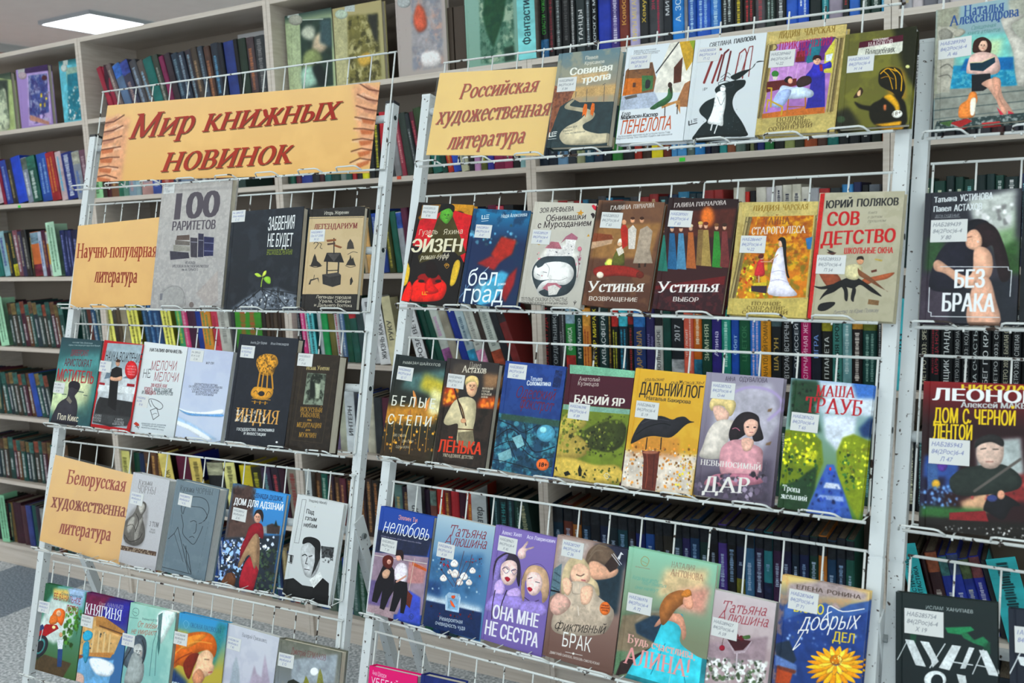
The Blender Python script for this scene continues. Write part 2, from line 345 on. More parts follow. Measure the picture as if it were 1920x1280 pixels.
# ---------------------------------------------------------------- room
def slab(name, x0, x1, y0, y1, z0, z1, m, parent=None, bev=0):
    b = MB(); b.box(x0, x1, y0, y1, z0, z1); return put(name, b.mesh(name, [m]), None, parent)
M_fl = mat('grey flecked floor', '8f979d', .55, noise=('d6dade', 95, 1, (1, 1, 1), .42, .62), bump=.25)
def add_band(m):   # a broad darker blue-grey strip woven along the floor covering
    nt = m.node_tree; b = nt.nodes['Principled BSDF']; src = b.inputs['Base Color'].links[0].from_socket
    g = nt.nodes.new('ShaderNodeNewGeometry'); sp = nt.nodes.new('ShaderNodeSeparateXYZ'); nt.links.new(g.outputs['Position'], sp.inputs[0])
    wv = nt.nodes.new('ShaderNodeMath'); wv.operation = 'PINGPONG'; wv.inputs[1].default_value = 1.35
    ad = nt.nodes.new('ShaderNodeMath'); ad.operation = 'ADD'; ad.inputs[1].default_value = .53 + 10.8
    nt.links.new(sp.outputs[0], ad.inputs[0]); nt.links.new(ad.outputs[0], wv.inputs[0])
    lt = nt.nodes.new('ShaderNodeMath'); lt.operation = 'LESS_THAN'; lt.inputs[1].default_value = .26; nt.links.new(wv.outputs[0], lt.inputs[0])
    n2 = nt.nodes.new('ShaderNodeTexNoise'); n2.inputs['Scale'].default_value = 120; n2.inputs['Detail'].default_value = 3; nt.links.new(g.outputs['Position'], n2.inputs['Vector'])
    cr = nt.nodes.new('ShaderNodeMix'); cr.data_type = 'RGBA'; cr.inputs[6].default_value = (*lin(hexc('566472')), 1); cr.inputs[7].default_value = (*lin(hexc('8e9aa6')), 1)
    mr = nt.nodes.new('ShaderNodeMapRange'); mr.inputs[1].default_value = .4; mr.inputs[2].default_value = .65; nt.links.new(n2.outputs[0], mr.inputs[0]); nt.links.new(mr.outputs[0], cr.inputs[0])
    mx = nt.nodes.new('ShaderNodeMix'); mx.data_type = 'RGBA'; nt.links.new(lt.outputs[0], mx.inputs[0]); nt.links.new(src, mx.inputs[6]); nt.links.new(cr.outputs[2], mx.inputs[7])
    nt.links.new(mx.outputs[2], b.inputs['Base Color'])
add_band(M_fl)
M_ce = mat('matt white ceiling', 'f3f3f0', .9, noise=('ebebe8', 8, .5, (1, 1, 1), .3, .7))
M_wr = mat('dusty pink wall paint', 'c79a90', .9, noise=('bd8f86', 3, .6, (1, 1, 1), .3, .7))
M_ww = mat('pale wall paint', 'd8d4cc', .9, noise=('cfcac0', 3, .6, (1, 1, 1), .3, .7))
X0, X1, Y0, Y1 = -4.5, 8.4, -6.2, 4.4
for nm, bx, m in (('floor', (X0, X1, Y0, Y1, -.1, 0), M_fl), ('ceiling', (X0, X1, Y0, Y1, CEIL, CEIL + .1), M_ce), ('wall_left', (X0 - .1, X0, Y0, Y1, 0, CEIL), M_wr),
                  ('wall_right', (X1, X1 + .1, Y0, Y1, 0, CEIL), M_ww), ('wall_back', (X0 - .1, X1 + .1, Y1, Y1 + .1, 0, CEIL), M_ww), ('wall_front', (X0 - .1, X1 + .1, Y0 - .1, Y0, 0, CEIL), M_ww)):
    tag(slab(nm, *bx, m), kind='structure')
tag(slab('trim_1', X0, X0 + .03, Y0, Y1, CEIL - .07, CEIL, mat('grey cornice', 'b9bcbc', .7)), kind='structure')
M_wf = mat('white window frame', 'e4e6e6', .5); M_gl = mat('bright overcast daylight pane', 'dfeaf8', .3, emit=1.2)
for i in range(4):  # unseen windows with glowing panes, added for extra light in the room
    xa = X0 + 1 + i * 3.1; f = MB()
    for q in ((xa, xa + 2.4, 1., 1.07), (xa, xa + 2.4, 2.63, 2.7), (xa, xa + .07, 1.07, 2.63), (xa + 2.33, xa + 2.4, 1.07, 2.63), (xa + 1.17, xa + 1.23, 1.07, 2.63)): f.box(q[0], q[1], Y0, Y0 + .06, q[2], q[3])
    wo = tag(put(f'window_{i + 1}', f.mesh('window', [M_wf])), kind='structure'); b = MB(); b.box(xa + .07, xa + 2.33, Y0 + .005, Y0 + .015, 1.07, 2.63); put('pane', b.mesh('pane', [M_gl]), None, wo)
M_fr = mat('grey lamp frame', 'b4bcc2', .5); M_di = mat('glowing diffuser', 'f4faff', .5, emit=9.)
for i, (x, y) in enumerate([p for p in LAMPS if p[0] < 0 and p[1] > 0]):
    o = tag(put('ceiling_light', None, Matrix.Translation((x, y, CEIL - .03))), 'square glowing ceiling light panel with thin grey frame above the left bookcase', 'ceiling light')
    if i: o['label'] = 'square ceiling light panel just outside the picture, ' + ('above the back of the bookcases', 'beyond the second bookcase from left', 'above the second bookcase from left')[i - 1]; o['group'] = 'ceiling light panels outside the picture'
    b = MB(); a = .3
    for q in ((-a, a, -a, -a + .015), (-a, a, a - .015, a), (-a, -a + .015, -a + .015, a - .015), (a - .015, a, -a + .015, a - .015)): b.box(q[0], q[1], q[2], q[3], 0, .03)
    put('frame', b.mesh('lamp_frame', [M_fr]), Matrix.Translation((x, y, CEIL - .03)), o)
    b = MB(); b.box(-.285, .285, -.285, .285, .004, .012); put('diffuser', b.mesh('diffuser', [M_di]), Matrix.Translation((x, y, CEIL - .03)), o)
# ---------------------------------------------------------------- bookcases
ZS = {0: 2.268, 1: 1.954, 2: 1.646, 3: 1.334, 4: 1.026, 5: .712, 6: .408, 7: .101}
TH = .0165; DEP = .27
M_wd = mat('pale ash laminate', 'dcd1c6', .45, noise=('cabdaf', 14, .8, (1, 1, 9), .35, .68))
M_wh = mat('pale ash laminate shelf', 'dcd1c6', .45, noise=('cabdaf', 14, .8, (.25, 1, 9), .35, .68))
M_bk = mat('bookcase back board', '85786b', .7)
CN = {-1: 'leftmost bookcase, at the picture edge', 0: 'second bookcase from left, behind the wide title banner', 1: 'bookcase filling the gap between the two wide stands', 2: 'bookcase behind the wide right-hand stand', 3: 'rightmost bookcase, behind the cut-off stand'}
for k in CN:
    o = tag(put('bookcase', None, Matrix.Translation((k + .5, DEP / 2, 0))), 'pale ash bookcase, ' + CN[k], 'bookcase', 'row of pale ash bookcases')
    slab('side_panel', k + .0008, k + TH, 0, DEP, 0, ZS[0], M_wd, o); slab('side_panel', k + 1 - TH, k + .9992, 0, DEP, 0, ZS[0], M_wd, o)
    slab('back_panel', k + TH, k + 1 - TH, DEP - .006, DEP, .05, ZS[0] - TH, M_bk, o)
    slab('plinth', k + TH, k + 1 - TH, .012, .028, 0, ZS[7] - TH, M_wh, o)
    for n in range(8): slab('top_panel' if n == 0 else 'shelf', k + TH, k + 1 - TH, .001, DEP - .006, ZS[n] - TH, ZS[n], M_wh, o)
# ---------------------------------------------------------------- display stands
TH_S = .25608
M_wt = mat('chipped white paint', 'd3d8da', .38, noise=('3a2a22', 130, 1, (1, 1, 1), .66, .69), bump=.05)
M_wi = mat('chipped white wire enamel', 'dadedd', .35, noise=('33251e', 60, 1, (1, 1, 1), .61, .635))
M_cap = mat('black plastic cap', '26262a', .5); M_hole = mat('dark drilled hole', '1c2a2c', .8); M_bolt = mat('zinc bolt', '9aa0a2', .35, metal=.8)
class Stand: pass
def stand_frame(O, yaw):
    s = Stand(); s.O = np.array(O); s.ex = np.array([math.cos(yaw), math.sin(yaw), 0]); s.ey = np.array([-math.sin(yaw), math.cos(yaw), 0])
    s.ed = math.sin(TH_S) * s.ey + math.cos(TH_S) * np.array([0, 0, 1]); s.nv = -math.cos(TH_S) * s.ey + math.sin(TH_S) * np.array([0, 0, 1])
    s.P = lambda a, v, off=0: s.O + a * s.ex + v * s.ed + off * s.nv
    def loc(px, py, off):
        o = s.O + s.nv * off; P = on_plane(px, py, o, s.nv) - o; return np.array([P @ s.ex, P @ s.ed])
    s.loc = loc; s.M = frame(s.O, s.ex, -s.nv, s.ed); return s
ST = {'L': stand_frame((1.21, -.9017, 1.5936), .0405), 'M': stand_frame((2.2405, -.8776, 1.5962), -.0554), 'R': stand_frame((3.1965, -.9016, 1.5827), -.0482)}
# rack rows: s0, s1, v of the top bar at both ends, v of the rail at both ends
RACK = {'L': [(-.012, .903, .282, .278, .010, .005), (-.01, .898, -.019, -.02, -.293, -.298), (-.006, .895, -.327, -.332, -.588, -.594), (.006, .897, -.623, -.632, -.888, -.893), (.02, .9, -.917, -.925, -1.185, -1.19), (.01, .9, -1.22, -1.225, -1.48, -1.485)],
        'M': [(.01, .903, .232, .213, 0, -.005), (.0, .899, -.05, -.057, -.288, -.296), (-.005, .9, -.342, -.344, -.590, -.588), (-.006, .899, -.632, -.632, -.893, -.893), (-.01, .9, -.928, -.928, -1.19, -1.19), (0, .9, -1.22, -1.22, -1.48, -1.48)],
        'R': [(.001, .905, .27, .265, -.005, -.01), (.0, .9, -.032, -.036, -.291, -.294), (0, .9, -.328, -.33, -.588, -.59), (0, .9, -.626, -.628, -.888, -.89), (0, .9, -.925, -.925, -1.19, -1.19), (0, .9, -1.22, -1.22, -1.48, -1.48)]}
PST = {'L': (-.047, .888), 'M': (-.045, .903), 'R': (-.031, .905)}
SL = {'L': 'white wire display stand under the wide title banner', 'M': 'white wire display stand in the centre with seven books a row', 'R': 'white wire display stand cut off by the right picture edge'}
RAIL = .041
ROOTS = {}
for key, s in ST.items():
    vf = -(s.O[2]) / math.cos(TH_S)
    base = s.P(.44, vf); M0 = s.M.copy(); M0.translation = Vector(base)
    M0 = Matrix.Translation(Vector((base[0], base[1], 0)))
    root = tag(put('display_stand', None, M0), SL[key], 'display stand', 'white wire display stands'); ROOTS[key] = root
    for side, sx in enumerate(PST[key]):
        b = MB(); wv = .021; b.box(sx, sx + wv, .003, .003 + wv, vf, -.64, 0); b.box(sx + .0012, sx + wv - .0012, .0042, .0018 + wv, -.644, -.636, 0); b.box(sx, sx + wv, .003, .003 + wv, -.636, .165, 0)
        post = put('post', b.mesh('post', [M_wt]), s.M, root)
        b = MB(); b.box(sx - .0005, sx + wv + .0005, .0025, .0035 + wv, .165, .171); put('end_cap', b.mesh('end_cap', [M_cap if key == 'L' else M_wt]), s.M, post)
        for v in (.135, -.155, -.45, -.745):
            if side == (0 if key == 'R' else 1) or key == 'M':
                b = MB(); b.tube([(sx + wv - .001, .0135, v), (sx + wv + .0004, .0135, v)], .0052, 12); put('hole', b.mesh('hole', [M_hole]), s.M, post)
        # rear leg: hinged on the post, foot behind
        Z = lambda z: (z - s.O[2])
        b = MB(); hz = .86; hy = math.tan(TH_S) * (hz - s.O[2]) + .03; fy = .093
        p0 = s.O + s.ey * hy + s.ex * (sx + .002); p1 = s.O + s.ey * fy + s.ex * (sx + .002); p0[2] = hz; p1[2] = .004
        dz = (p0 - p1); dz /= np.linalg.norm(dz); yy = np.cross(dz, s.ex); Lg = np.linalg.norm(p0 - p1)
        Ml = frame(p1, s.ex, yy, dz); b.box(0, .019, -.01, .01, 0, Lg, 0); leg = put('rear_leg', b.mesh('rear_leg', [M_wt]), Ml, root)
        b = MB(); b.box(.019, .0215, -.016, .018, Lg - .04, Lg + .035); b.tube([(.0215, 0, Lg - .005), (.027, 0, Lg - .005)], .006, 8, 1); put('hinge_plate', b.mesh('hinge_plate', [M_wt, M_bolt]), Ml, leg)
    for v in (.135, -.155, -.45, -.745, -1.04):
        b = MB(); b.tube([(PST[key][0] + .02, .0135, v), (PST[key][1] + .001, .0135, v)], .0085, 12); put('crossbar', b.mesh('crossbar', [M_wt], True), s.M, root)
    nW = 15
    for row, (s0, s1, vt0, vt1, vr0, vr1) in enumerate(RACK[key]):
        vb0, vb1 = (vr0 + .013, vr1 + .013) if row == 0 else (vr0 + .008, vr1 + .008)
        b = MB(); b.tube([(s0 - .004, 0, vt0), (s1 + .004, 0, vt1)], .0022, 8); b.tube([(s0, 0, vb0), (s1, 0, vb1)], .0018)
        b.tube([(s0 - .006, -RAIL, vr0), (s1 + .006, -RAIL, vr1)], .0024, 8)
        for sx, vt, vb, vr in ((s0, vt0, vb0, vr0), (s1, vt1, vb1, vr1)): b.tube([(sx, 0, vt), (sx, 0, vb), (sx, -RAIL, vr)], .0018)
        rk = put('wire_rack', b.mesh('wire_rack', [M_wi], True), s.M, root)
        hh = vt0 - vb0; b = MB(); dv = -.013 if row == 0 else -.008; b.tube([(0, 0, hh), (0, 0, 0), (0, -RAIL, dv), (0, -RAIL - .003, dv - .005)], .0015, 6); wm = b.mesh('wire', [M_wi], True)
        for i in range(1, nW):
            t = i / nW; put('wire', wm, s.M @ Matrix.Translation((s0 + (s1 - s0) * t, 0, vb0 + (vb1 - vb0) * t)), rk)
        pw = (s1 - s0) / nW; b = MB(); b.tube([(0, -RAIL, 0), (.002, -RAIL - .010, .0065), (.007, -RAIL - .012, .0075), (pw - .012, -RAIL - .012, .0075), (pw - .006, -RAIL - .010, .0065), (pw + .004, -RAIL, 0)], .0017, 6); lm = b.mesh('retaining_loop', [M_wi], True)
        for i in range(8):
            t = min(2 * i, nW - 1.3) / nW; put('retaining_loop', lm, s.M @ Matrix.Translation((s0 - .012 + (s1 - s0) * t, 0, vr0 + (vr1 - vr0) * t)), rk)
# ---------------------------------------------------------------- books on the stands
M_pg = mat('paper page edges', 'ddd6c4', .8, noise=('c9c0ac', 40, .8, (30, 30, 1), .35, .65)); M_pw = mat('white page edges', 'dfe0dd', .8, noise=('c6c8c4', 40, .8, (30, 30, 1), .35, .65))
# sheet of handwritten call-number slips
LBW, LBH = 104, 70; LBC = Canvas(LBW * 8, LBH * 8, 'd9dad9'); LBN = [0]; LBTXT = []
def slip(txt):
    i = LBN[0]; LBN[0] += 1; cx, cy = (i % 8) * LBW, (i // 8) * LBH; LBTXT.append((cx, cy, txt)); return i
def tile(t): return ((t % 3) * 640., (t // 3) * 427. - (1 if t // 3 == 2 else 0), 1 / 3.)
def quad_px(t, q):
    ox, oy, sc = tile(t); q = np.array(q, float).reshape(-1, 2); return q * sc + (ox, oy)
def art(name, quad, t, prog, wm, hm, base, res=2300):
    """print sheet for a flat rectangle whose corners appear at quad (TL TR BR BL)"""
    W = max(48, int(wm * res)); H = max(48, int(hm * res)); cv = Canvas(W, H, base); ox, oy, sc = tile(t) if t is not None else (0, 0, 1)
    Hm = homog(quad, [(0, 0), (W, 0), (W, H), (0, H)]); u = (quad[0] - quad[3]); u = u / np.linalg.norm(u)
    pxs = sc * H / np.linalg.norm(quad[0] - quad[3]); cv.seed = sum(map(ord, name)) % 997
    o = T0 = happ(Hm, [(0, 0)]); draw(cv, prog, Hm, ox, oy, sc, (u[0], u[1], 0, 0, pxs)); return cv.image(name)
def book_mesh(w, h, t, hard=True):
    b = MB(); k = .0022 if hard else .0004; ins = .003 if hard else 0
    # printed case: front board with a hinge groove, spine, back board
    xs = [0, .0055, .0075, .0095, w] if hard else [0, w]; ys = [.0006, .0004, .0013, .0002, 0] if hard else [0, 0]
    for i in range(len(xs) - 1):
        n = len(b.v); b.v += [(xs[i], ys[i], 0), (xs[i + 1], ys[i + 1], 0), (xs[i + 1], ys[i + 1], h), (xs[i], ys[i], h), (xs[i], k, 0), (xs[i + 1], k, 0), (xs[i + 1], k, h), (xs[i], k, h)]
        for q in ((0, 1, 2, 3), (4, 7, 6, 5), (0, 4, 5, 1), (3, 2, 6, 7)) + (((1, 5, 6, 2),) if i == len(xs) - 2 else ()) + (((0, 3, 7, 4),) if i == 0 else ()): b.f.append(tuple(n + j for j in q)); b.m.append(0)
    b.box(0, w, t - k, t, 0, h); b.box(-.0004, k, k * .4, t - k * .4, 0, h)
    me = b.mesh('book', [], False); p = MB(); p.box(k, w - ins - .0005, k, t - k, ins, h - ins)
    return b, p
def place_rect(s, quad, off):
    L = [s.loc(*p, off) for p in quad]
    e = ((L[1] - L[0]) / np.linalg.norm(L[1] - L[0]) + (L[2] - L[3]) / np.linalg.norm(L[2] - L[3])); e /= np.linalg.norm(e)
    u = ((L[0] - L[3]) / np.linalg.norm(L[0] - L[3]) + (L[1] - L[2]) / np.linalg.norm(L[1] - L[2])); u /= np.linalg.norm(u)
    ang = (math.atan2(e[1], e[0]) + math.atan2(-u[0], u[1])) / 2; e = np.array([math.cos(ang), math.sin(ang)]); n = np.array([-e[1], e[0]])
    c = sum(L) / 4; w_ = ((L[1] - L[0]) @ e + (L[2] - L[3]) @ e) / 2; h_ = ((L[0] - L[3]) @ n + (L[1] - L[2]) @ n) / 2
    return c - e * w_ / 2 - n * h_ / 2, e, n, w_, h_
ALLB = []
def display_book(key, row, tl, q, th, base, label, prog, stick=None, hard=True, pages='p', group=None, hmm=205, txt=None):
    s = ST[key]; th = th / 1000; off = th + .003; Q = quad_px(tl, q)
    if len(Q) == 2:   # only the top edge is in the picture
        a, b = s.loc(*Q[0], off), s.loc(*Q[1], off); e = (b - a) / np.linalg.norm(b - a); n = np.array([-e[1], e[0]]); w_ = np.linalg.norm(b - a); h_ = hmm / 1000; o = a - n * h_
    else: o, e, n, w_, h_ = place_rect(s, Q, off)
    O3 = s.P(o[0], o[1], off); ex = e[0] * s.ex + e[1] * s.ed; ez = n[0] * s.ex + n[1] * s.ed; M = frame(O3, ex, -s.nv, ez)
    quad = np.array([proj(O3 + ex * a + ez * b) for a, b in ((0, h_), (w_, h_), (w_, 0), (0, 0))])
    b, p = book_mesh(w_, h_, th, hard); img = art(label[:24], quad, tl, prog, w_, h_, base)
    me = b.mesh('book', [img_mat('cover print', img, .36, .45)], False, lambda co: np.c_[np.clip(co[:, 0] / w_, .002, .998), np.clip(co[:, 2] / h_, .002, .998)])
    bk = tag(put('book', me, M), label, 'book', group or {'L': 'new books on the left stand', 'M': 'new books on the centre stand', 'R': 'new books on the right stand'}[key])
    put('page_block', p.mesh('page_block', [M_pg if pages == 'p' else M_pw]), M, bk)
    ALLB.append((key, row, o, w_, h_))
    if stick:
        sx, sy = stick[:2]; sw = stick[2] if len(stick) > 2 else 1.; ox, oy, sc = tile(tl); Hi = homog(quad, [(0, h_), (w_, h_), (w_, 0), (0, 0)])
        c = happ(Hi, [(sx * sc + ox, sy * sc + oy)])[0]; lw, lh = .040 * sw, .027 * sw; b = MB(); b.box(c[0], c[0] + lw, -.0006, .0004, c[1] - lh, c[1]); i = slip(txt); u0, v0 = (i % 8) / 8, 1 - (i // 8) / 8
        m = b.mesh('call_number_label', [M_SLIP], False, lambda co: np.c_[u0 + (np.clip((co[:, 0] - c[0]) / lw, 0, 1) * .96 + .02) / 8, v0 - (1 - np.clip((co[:, 2] - c[1] + lh) / lh, 0, 1) * .94 - .03) / 8])
        tag(put('call_number_label', m, M, bk), 'white paper slip with handwritten call number')
    return bk
SLIP_IMG = bpy.data.images.new('call number slips', LBW * 8, LBH * 8); M_SLIP = img_mat('handwritten slip', SLIP_IMG, .45)
def finish_slips():
    for cx, cy, t in LBTXT:
        ls = (t or '1Аб28%04d|84(2Рос)6-4|К%02d' % (random.randint(1000, 9999), random.randint(10, 99))).split('|')
        for i, l in enumerate(ls):
            pl, w_ = sans(l, 0.); wd = min(84, w_ * 11); x = cx + 8 + (0 if i < 2 else 22); y = cy + 22 + i * 19; sl = .25
            LBC.fill([np.c_[x + (p[:, 0] + p[:, 1] * sl) / w_ * wd, y - p[:, 1] * 12] for p in pl], '6a72a8' if cx % 3 else '70747e', .95, keep=True)
    px = np.ones((LBC.H, LBC.W, 4), np.float32); px[..., :3] = LBC.a[::-1]; SLIP_IMG.pixels.foreach_set(px.ravel()); SLIP_IMG.update(); SLIP_IMG.pack()
def sign(name, key, tl, q, base, label, prog, off=.010, th=.0015, group='orange-yellow section signs'):
    s = ST[key]; Q = quad_px(tl, q); o, e, n, w_, h_ = place_rect(s, Q, off); O3 = s.P(o[0], o[1], off); ex = e[0] * s.ex + e[1] * s.ed; ez = n[0] * s.ex + n[1] * s.ed; M = frame(O3, ex, -s.nv, ez)
    quad = np.array([proj(O3 + ex * a + ez * b) for a, b in ((0, h_), (w_, h_), (w_, 0), (0, 0))])
    img = art(name, quad, tl, prog, w_, h_, base, 2000); b = MB(); b.box(0, w_, 0, th, 0, h_)
    o_ = tag(put(name, b.mesh(name, [img_mat('sign print', img, .35, .5)], False, lambda co: np.c_[np.clip(co[:, 0] / w_, .002, .998), np.clip(co[:, 2] / h_, .002, .998)]), M), label, 'sign', group)
    return o_, M, w_, h_
# ---------------------------------------------------------------- books on the shelves
AC, AR, AW, AH = 64, 16, 32, 256
ATL = np.zeros((AR * AH, AC * AW, 3), np.float32); CELL = {}; 
def spine_cell(spec):
    """spec: (base, top band, bottom band, text colour, text, extra seed)"""
    if spec in CELL: return CELL[spec]
    i = len(CELL)
    if i >= AC * AR: i = random.randrange(AC * AR); return i
    CELL[spec] = i; base, tb, bb, tc, tx, sd = spec
    cv = Canvas(AW, AH, base); cv.seed = sd + 3; n = vnoise(AH, AW, 40, sd % 17 + 1); cv.a *= (.88 + .24 * n)[..., None]
    if tb: cv.a[6:70] = hexc(tb); cv.a[6:70] *= (.7 + .6 * vnoise(64, AW, 20, sd % 7 + 20))[..., None]
    if bb: cv.a[AH - 70:AH - 4] = hexc(bb); cv.a[AH - 70:AH - 4] *= (.7 + .6 * vnoise(66, AW, 20, sd % 7 + 30))[..., None]
    if tx:
        rows = tx.split('|')
        for r, t in enumerate(rows):
            xc = AW * (r + 1) / (len(rows) + 1); wd = (17 if tx[0] in '~=' else 12.5) / len(rows) + 1; lo, hi = AH - 22 - (66 if bb else 0), 18 + (66 if tb else 0)
            if t == '~' or t == '=':   # lettering too small to read
                rs = np.random.RandomState(sd + r); y = lo
                if t == '~': lo -= rs.randint(0, 40); hi += rs.randint(0, 50); y = lo
                while y > hi:
                    L = rs.randint(3, 9); ww = wd * (.5 + .35 * rs.rand()) * .85; cv.fill([np.array([(xc - ww / 2, y - L), (xc + ww / 2, y - L), (xc + ww / 2, y), (xc - ww / 2, y)])], tc, .6 + .35 * rs.rand(), .5); y -= L + rs.randint(1, 3)
            else:
                pl, w_ = sans(t, .03); L = min(lo - hi, w_ * wd * 1.6); y0 = (lo + hi) / 2 + L / 2
                cv.fill([np.c_[xc + wd * .5 - p[:, 1] * wd, y0 - p[:, 0] / w_ * L] for p in pl], tc, .95, keep=True)
    r, c = divmod(i, AC); ATL[r * AH:(r + 1) * AH, c * AW:(c + 1) * AW] = np.clip(cv.a, 0, 1); return i
ATLI = bpy.data.images.new('spine prints', AC * AW, AR * AH); M_SP = img_mat('printed book spine', ATLI, .33, .45)
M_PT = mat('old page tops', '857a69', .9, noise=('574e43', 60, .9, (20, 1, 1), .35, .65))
def finish_spines():
    px = np.ones((AR * AH, AC * AW, 4), np.float32); px[..., :3] = ATL[::-1]; ATLI.pixels.foreach_set(px.ravel()); ATLI.update(); ATLI.pack()
def shelf_book(w, h, d, cell, b=None):
    b = b or MB(); r, c = divmod(cell, AC); u0, v0 = c / AC, 1 - (r + 1) / AR; n0 = len(b.v); q = []
    prof = [(0, .004), (w * .12, .001), (w * .5, 0), (w * .88, .001), (w, .004)]; n = len(b.v)
    for z in (0, h): b.v += [(x, y, z) for x, y in prof]; q += [(x / w, z / h) for x, y in prof]
    for i in range(4): b.f.append((n + i, n + i + 1, n + 6 + i, n + 5 + i)); b.m.append(0)
    b.f.append((n, n + 5, n + 9, n + 4)[::-1]); b.m.append(0); b.f.append((n + 5, n + 6, n + 7, n + 8, n + 9)); b.m.append(0); b.f.append((n + 4, n + 3, n + 2, n + 1, n)); b.m.append(0)
    for x0, x1 in ((0, .0022), (w - .0022, w)):
        b.box(x0, x1, .004, d, 0, h); q += [(.04, .5 + .01 * j) for j in range(8)]
    b.box(.0022, w - .0022, .004, d - .003, .002, h - .004, 1); q += [(0, 0)] * 8
    b.uv += [(u0 + (.03 + .94 * a) / AC, v0 + (.01 + .98 * e) / AR) for a, e in q]; return b
def xat(px, Y, z):
    a, b = -3., 5.5
    for _ in range(40):
        m = (a + b) / 2
        if proj((m, Y, z))[0] < px: a = m
        else: b = m
    return a
CNAMES = [('black', '15161a'), ('dark grey', '3c3e42'), ('grey', '85888a'), ('white', 'e2e2de'), ('cream', 'd9d2b8'), ('dark brown', '3a2a22'), ('brown', '7a4a32'), ('tan', 'b08a62'), ('orange', 'd9762e'), ('red', 'b5242c'), ('maroon', '5c1a2e'), ('pink', 'd65a8c'), ('magenta', 'b81a60'), ('yellow', 'e0cf3c'),
          ('gold', 'c09a3c'), ('olive', '6c6c34'), ('green', '2f8a4a'), ('dark green', '143c30'), ('teal', '1f7f80'), ('dark teal', '12403f'), ('pale green', 'b5dcc0'), ('turquoise', '45c0c4'), ('light blue', '6fb0e0'), ('blue', '2450b0'), ('navy blue', '182450'), ('purple', '4c3088'), ('lilac', 'a89ac0')]
def cname(c): c = hexc(c); return min(CNAMES, key=lambda k: np.abs(hexc(k[1]) - c) @ (1, 1, 1))[0]
ORD = 'first second third fourth fifth sixth seventh eighth ninth tenth eleventh twelfth 13th 14th 15th 16th 17th 18th 19th 20th'.split() + ['21st', '22nd', '23rd'] + [f'{i}th' for i in range(24, 31)] + ['31st', '32nd', '33rd'] + [f'{i}th' for i in range(34, 60)]
lim = lambda a, b: a if len(a.split()) <= 16 else b
STUFF = MB(); NB = [0]; STUFF_M = []
def add_stuff(b, M):
    n = len(STUFF.v); STUFF.v += [tuple(M @ Vector(p)) for p in b.v]; STUFF.f += [tuple(n + i for i in f) for f in b.f]; STUFF.m += b.m; STUFF.uv += b.uv
def run(k, n, x, spec, where=None, lean=0., Y=.022, hdef=.205, xm=None):
    """books along shelf n of bookcase k starting at picture column x (or metre xm); where=None joins them to the uncounted rest"""
    z = ZS[n] + .0008; X = xm if xm is not None else xat(x, Y, z); px = x; cnt = 0; xmax = k + 1 - TH - .001
    for it in spec.split(';'):
        tk = it.split()
        if not tk: continue
        wpx = float(tk[0]); opt = {'h': hdef * random.uniform(.96, 1.03) * 1000, 'l': lean, '/': None, '%': None, 'd': 0}; rest = []
        if tk[1] == 'gap':
            px += wpx; X = xat(px, Y, z) if xm is None else X + wpx / 1000; continue
        for t in tk[2:]:
            if t[0] == '@': opt['h'] = float(t[1:])
            elif t[0] == '^': opt['l'] = float(t[1:])
            elif t[0] in '/%' and len(t) in (4, 7): opt[t[0]] = t[1:]
            elif t == 'D': opt['d'] = 1
            elif t == 'S': opt['s'] = 1
            elif t == 'O': opt['o'] = 1
            else: rest.append(t)
        X2 = xat(px + wpx, Y, z) if xm is None else X + wpx / 1000
        tc, tx = (rest[0], ' '.join(rest[1:]).replace('_', ' ')) if len(rest) > 1 else (None, None)
        NB[0] += 1; sd = NB[0] if where else NB[0] % 9; base = tk[1]; cell = spine_cell((base, opt['/'], opt['%'], tc, tx, sd if tx in ('~', '=', '~|~') or not tx else 5))
        th = math.radians(opt['l']); w = (X2 - X) * math.cos(th) - .0006; h = opt['h'] / 1000
        if X2 > xmax: X2 = xmax; w = (X2 - X) * math.cos(th) - .0006
        if w < .004: px += wpx; X = X2; continue
        d = .003 if opt['d'] else random.uniform(.128, .15); yo = Y - (.012 if opt['d'] else 0) + (0 if opt['d'] else random.uniform(0, .006))
        if opt.get('o'): yo = -.005
        M = Matrix.Translation((X + .0003, yo, z)) @ Matrix.Rotation(-th, 4, 'Y')
        if opt['d']:
            b = MB(); r, c = divmod(cell, AC); u0, v0 = c / AC, 1 - (r + 1) / AR; b.box(0, w, 0, .0012, 0, h, 0); b.box(0, w, .0012, .1, 0, .0012, 0); b.box(0, .0012, .0012, .1, 0, h * .98, 0)
            uvf = lambda co: np.c_[u0 + (.03 + .94 * np.clip(co[:, 0] / w, 0, 1)) / AC, v0 + (.01 + .98 * np.clip(co[:, 2] / h, 0, 1)) / AR]
            cnt += 1
            if where: tag(put('shelf_divider', b.mesh('shelf_divider', [M_SP], False, uvf), M), lim(f'{cname(base)} card shelf divider{" lettered " + tx.replace("|", " ") if tx and tx[0] not in "~=" else ""}, {ORD[cnt - 1]} item on {where}', f'{cname(base)} card divider, {ORD[cnt - 1]} item on {where}'), 'divider', 'shelf dividers')
            else: b.uv = [tuple(q) for q in uvf(np.array(b.v))]; add_stuff(b, M)
        else:
            b = shelf_book(w, h, d, cell); cnt += 1
            if where and not opt.get('s'):
                me = b.mesh('book', [M_SP, M_PT], False, lambda co: np.array(b.uv))
                ft = '' if not tx else (f' with {cname(tc)} spine lettering' if tx[0] in '~=' else f' with {cname(tc)} lettering')
                tag(put('book', me, M), lim(f'{cname(base)} book{ft}, {ORD[cnt - 1]} from left, {where}', f'{cname(base)} book, {ORD[cnt - 1]} from left, {where}'), 'book', 'books, ' + where)
            else: add_stuff(b, M)
        px += wpx; X = X2
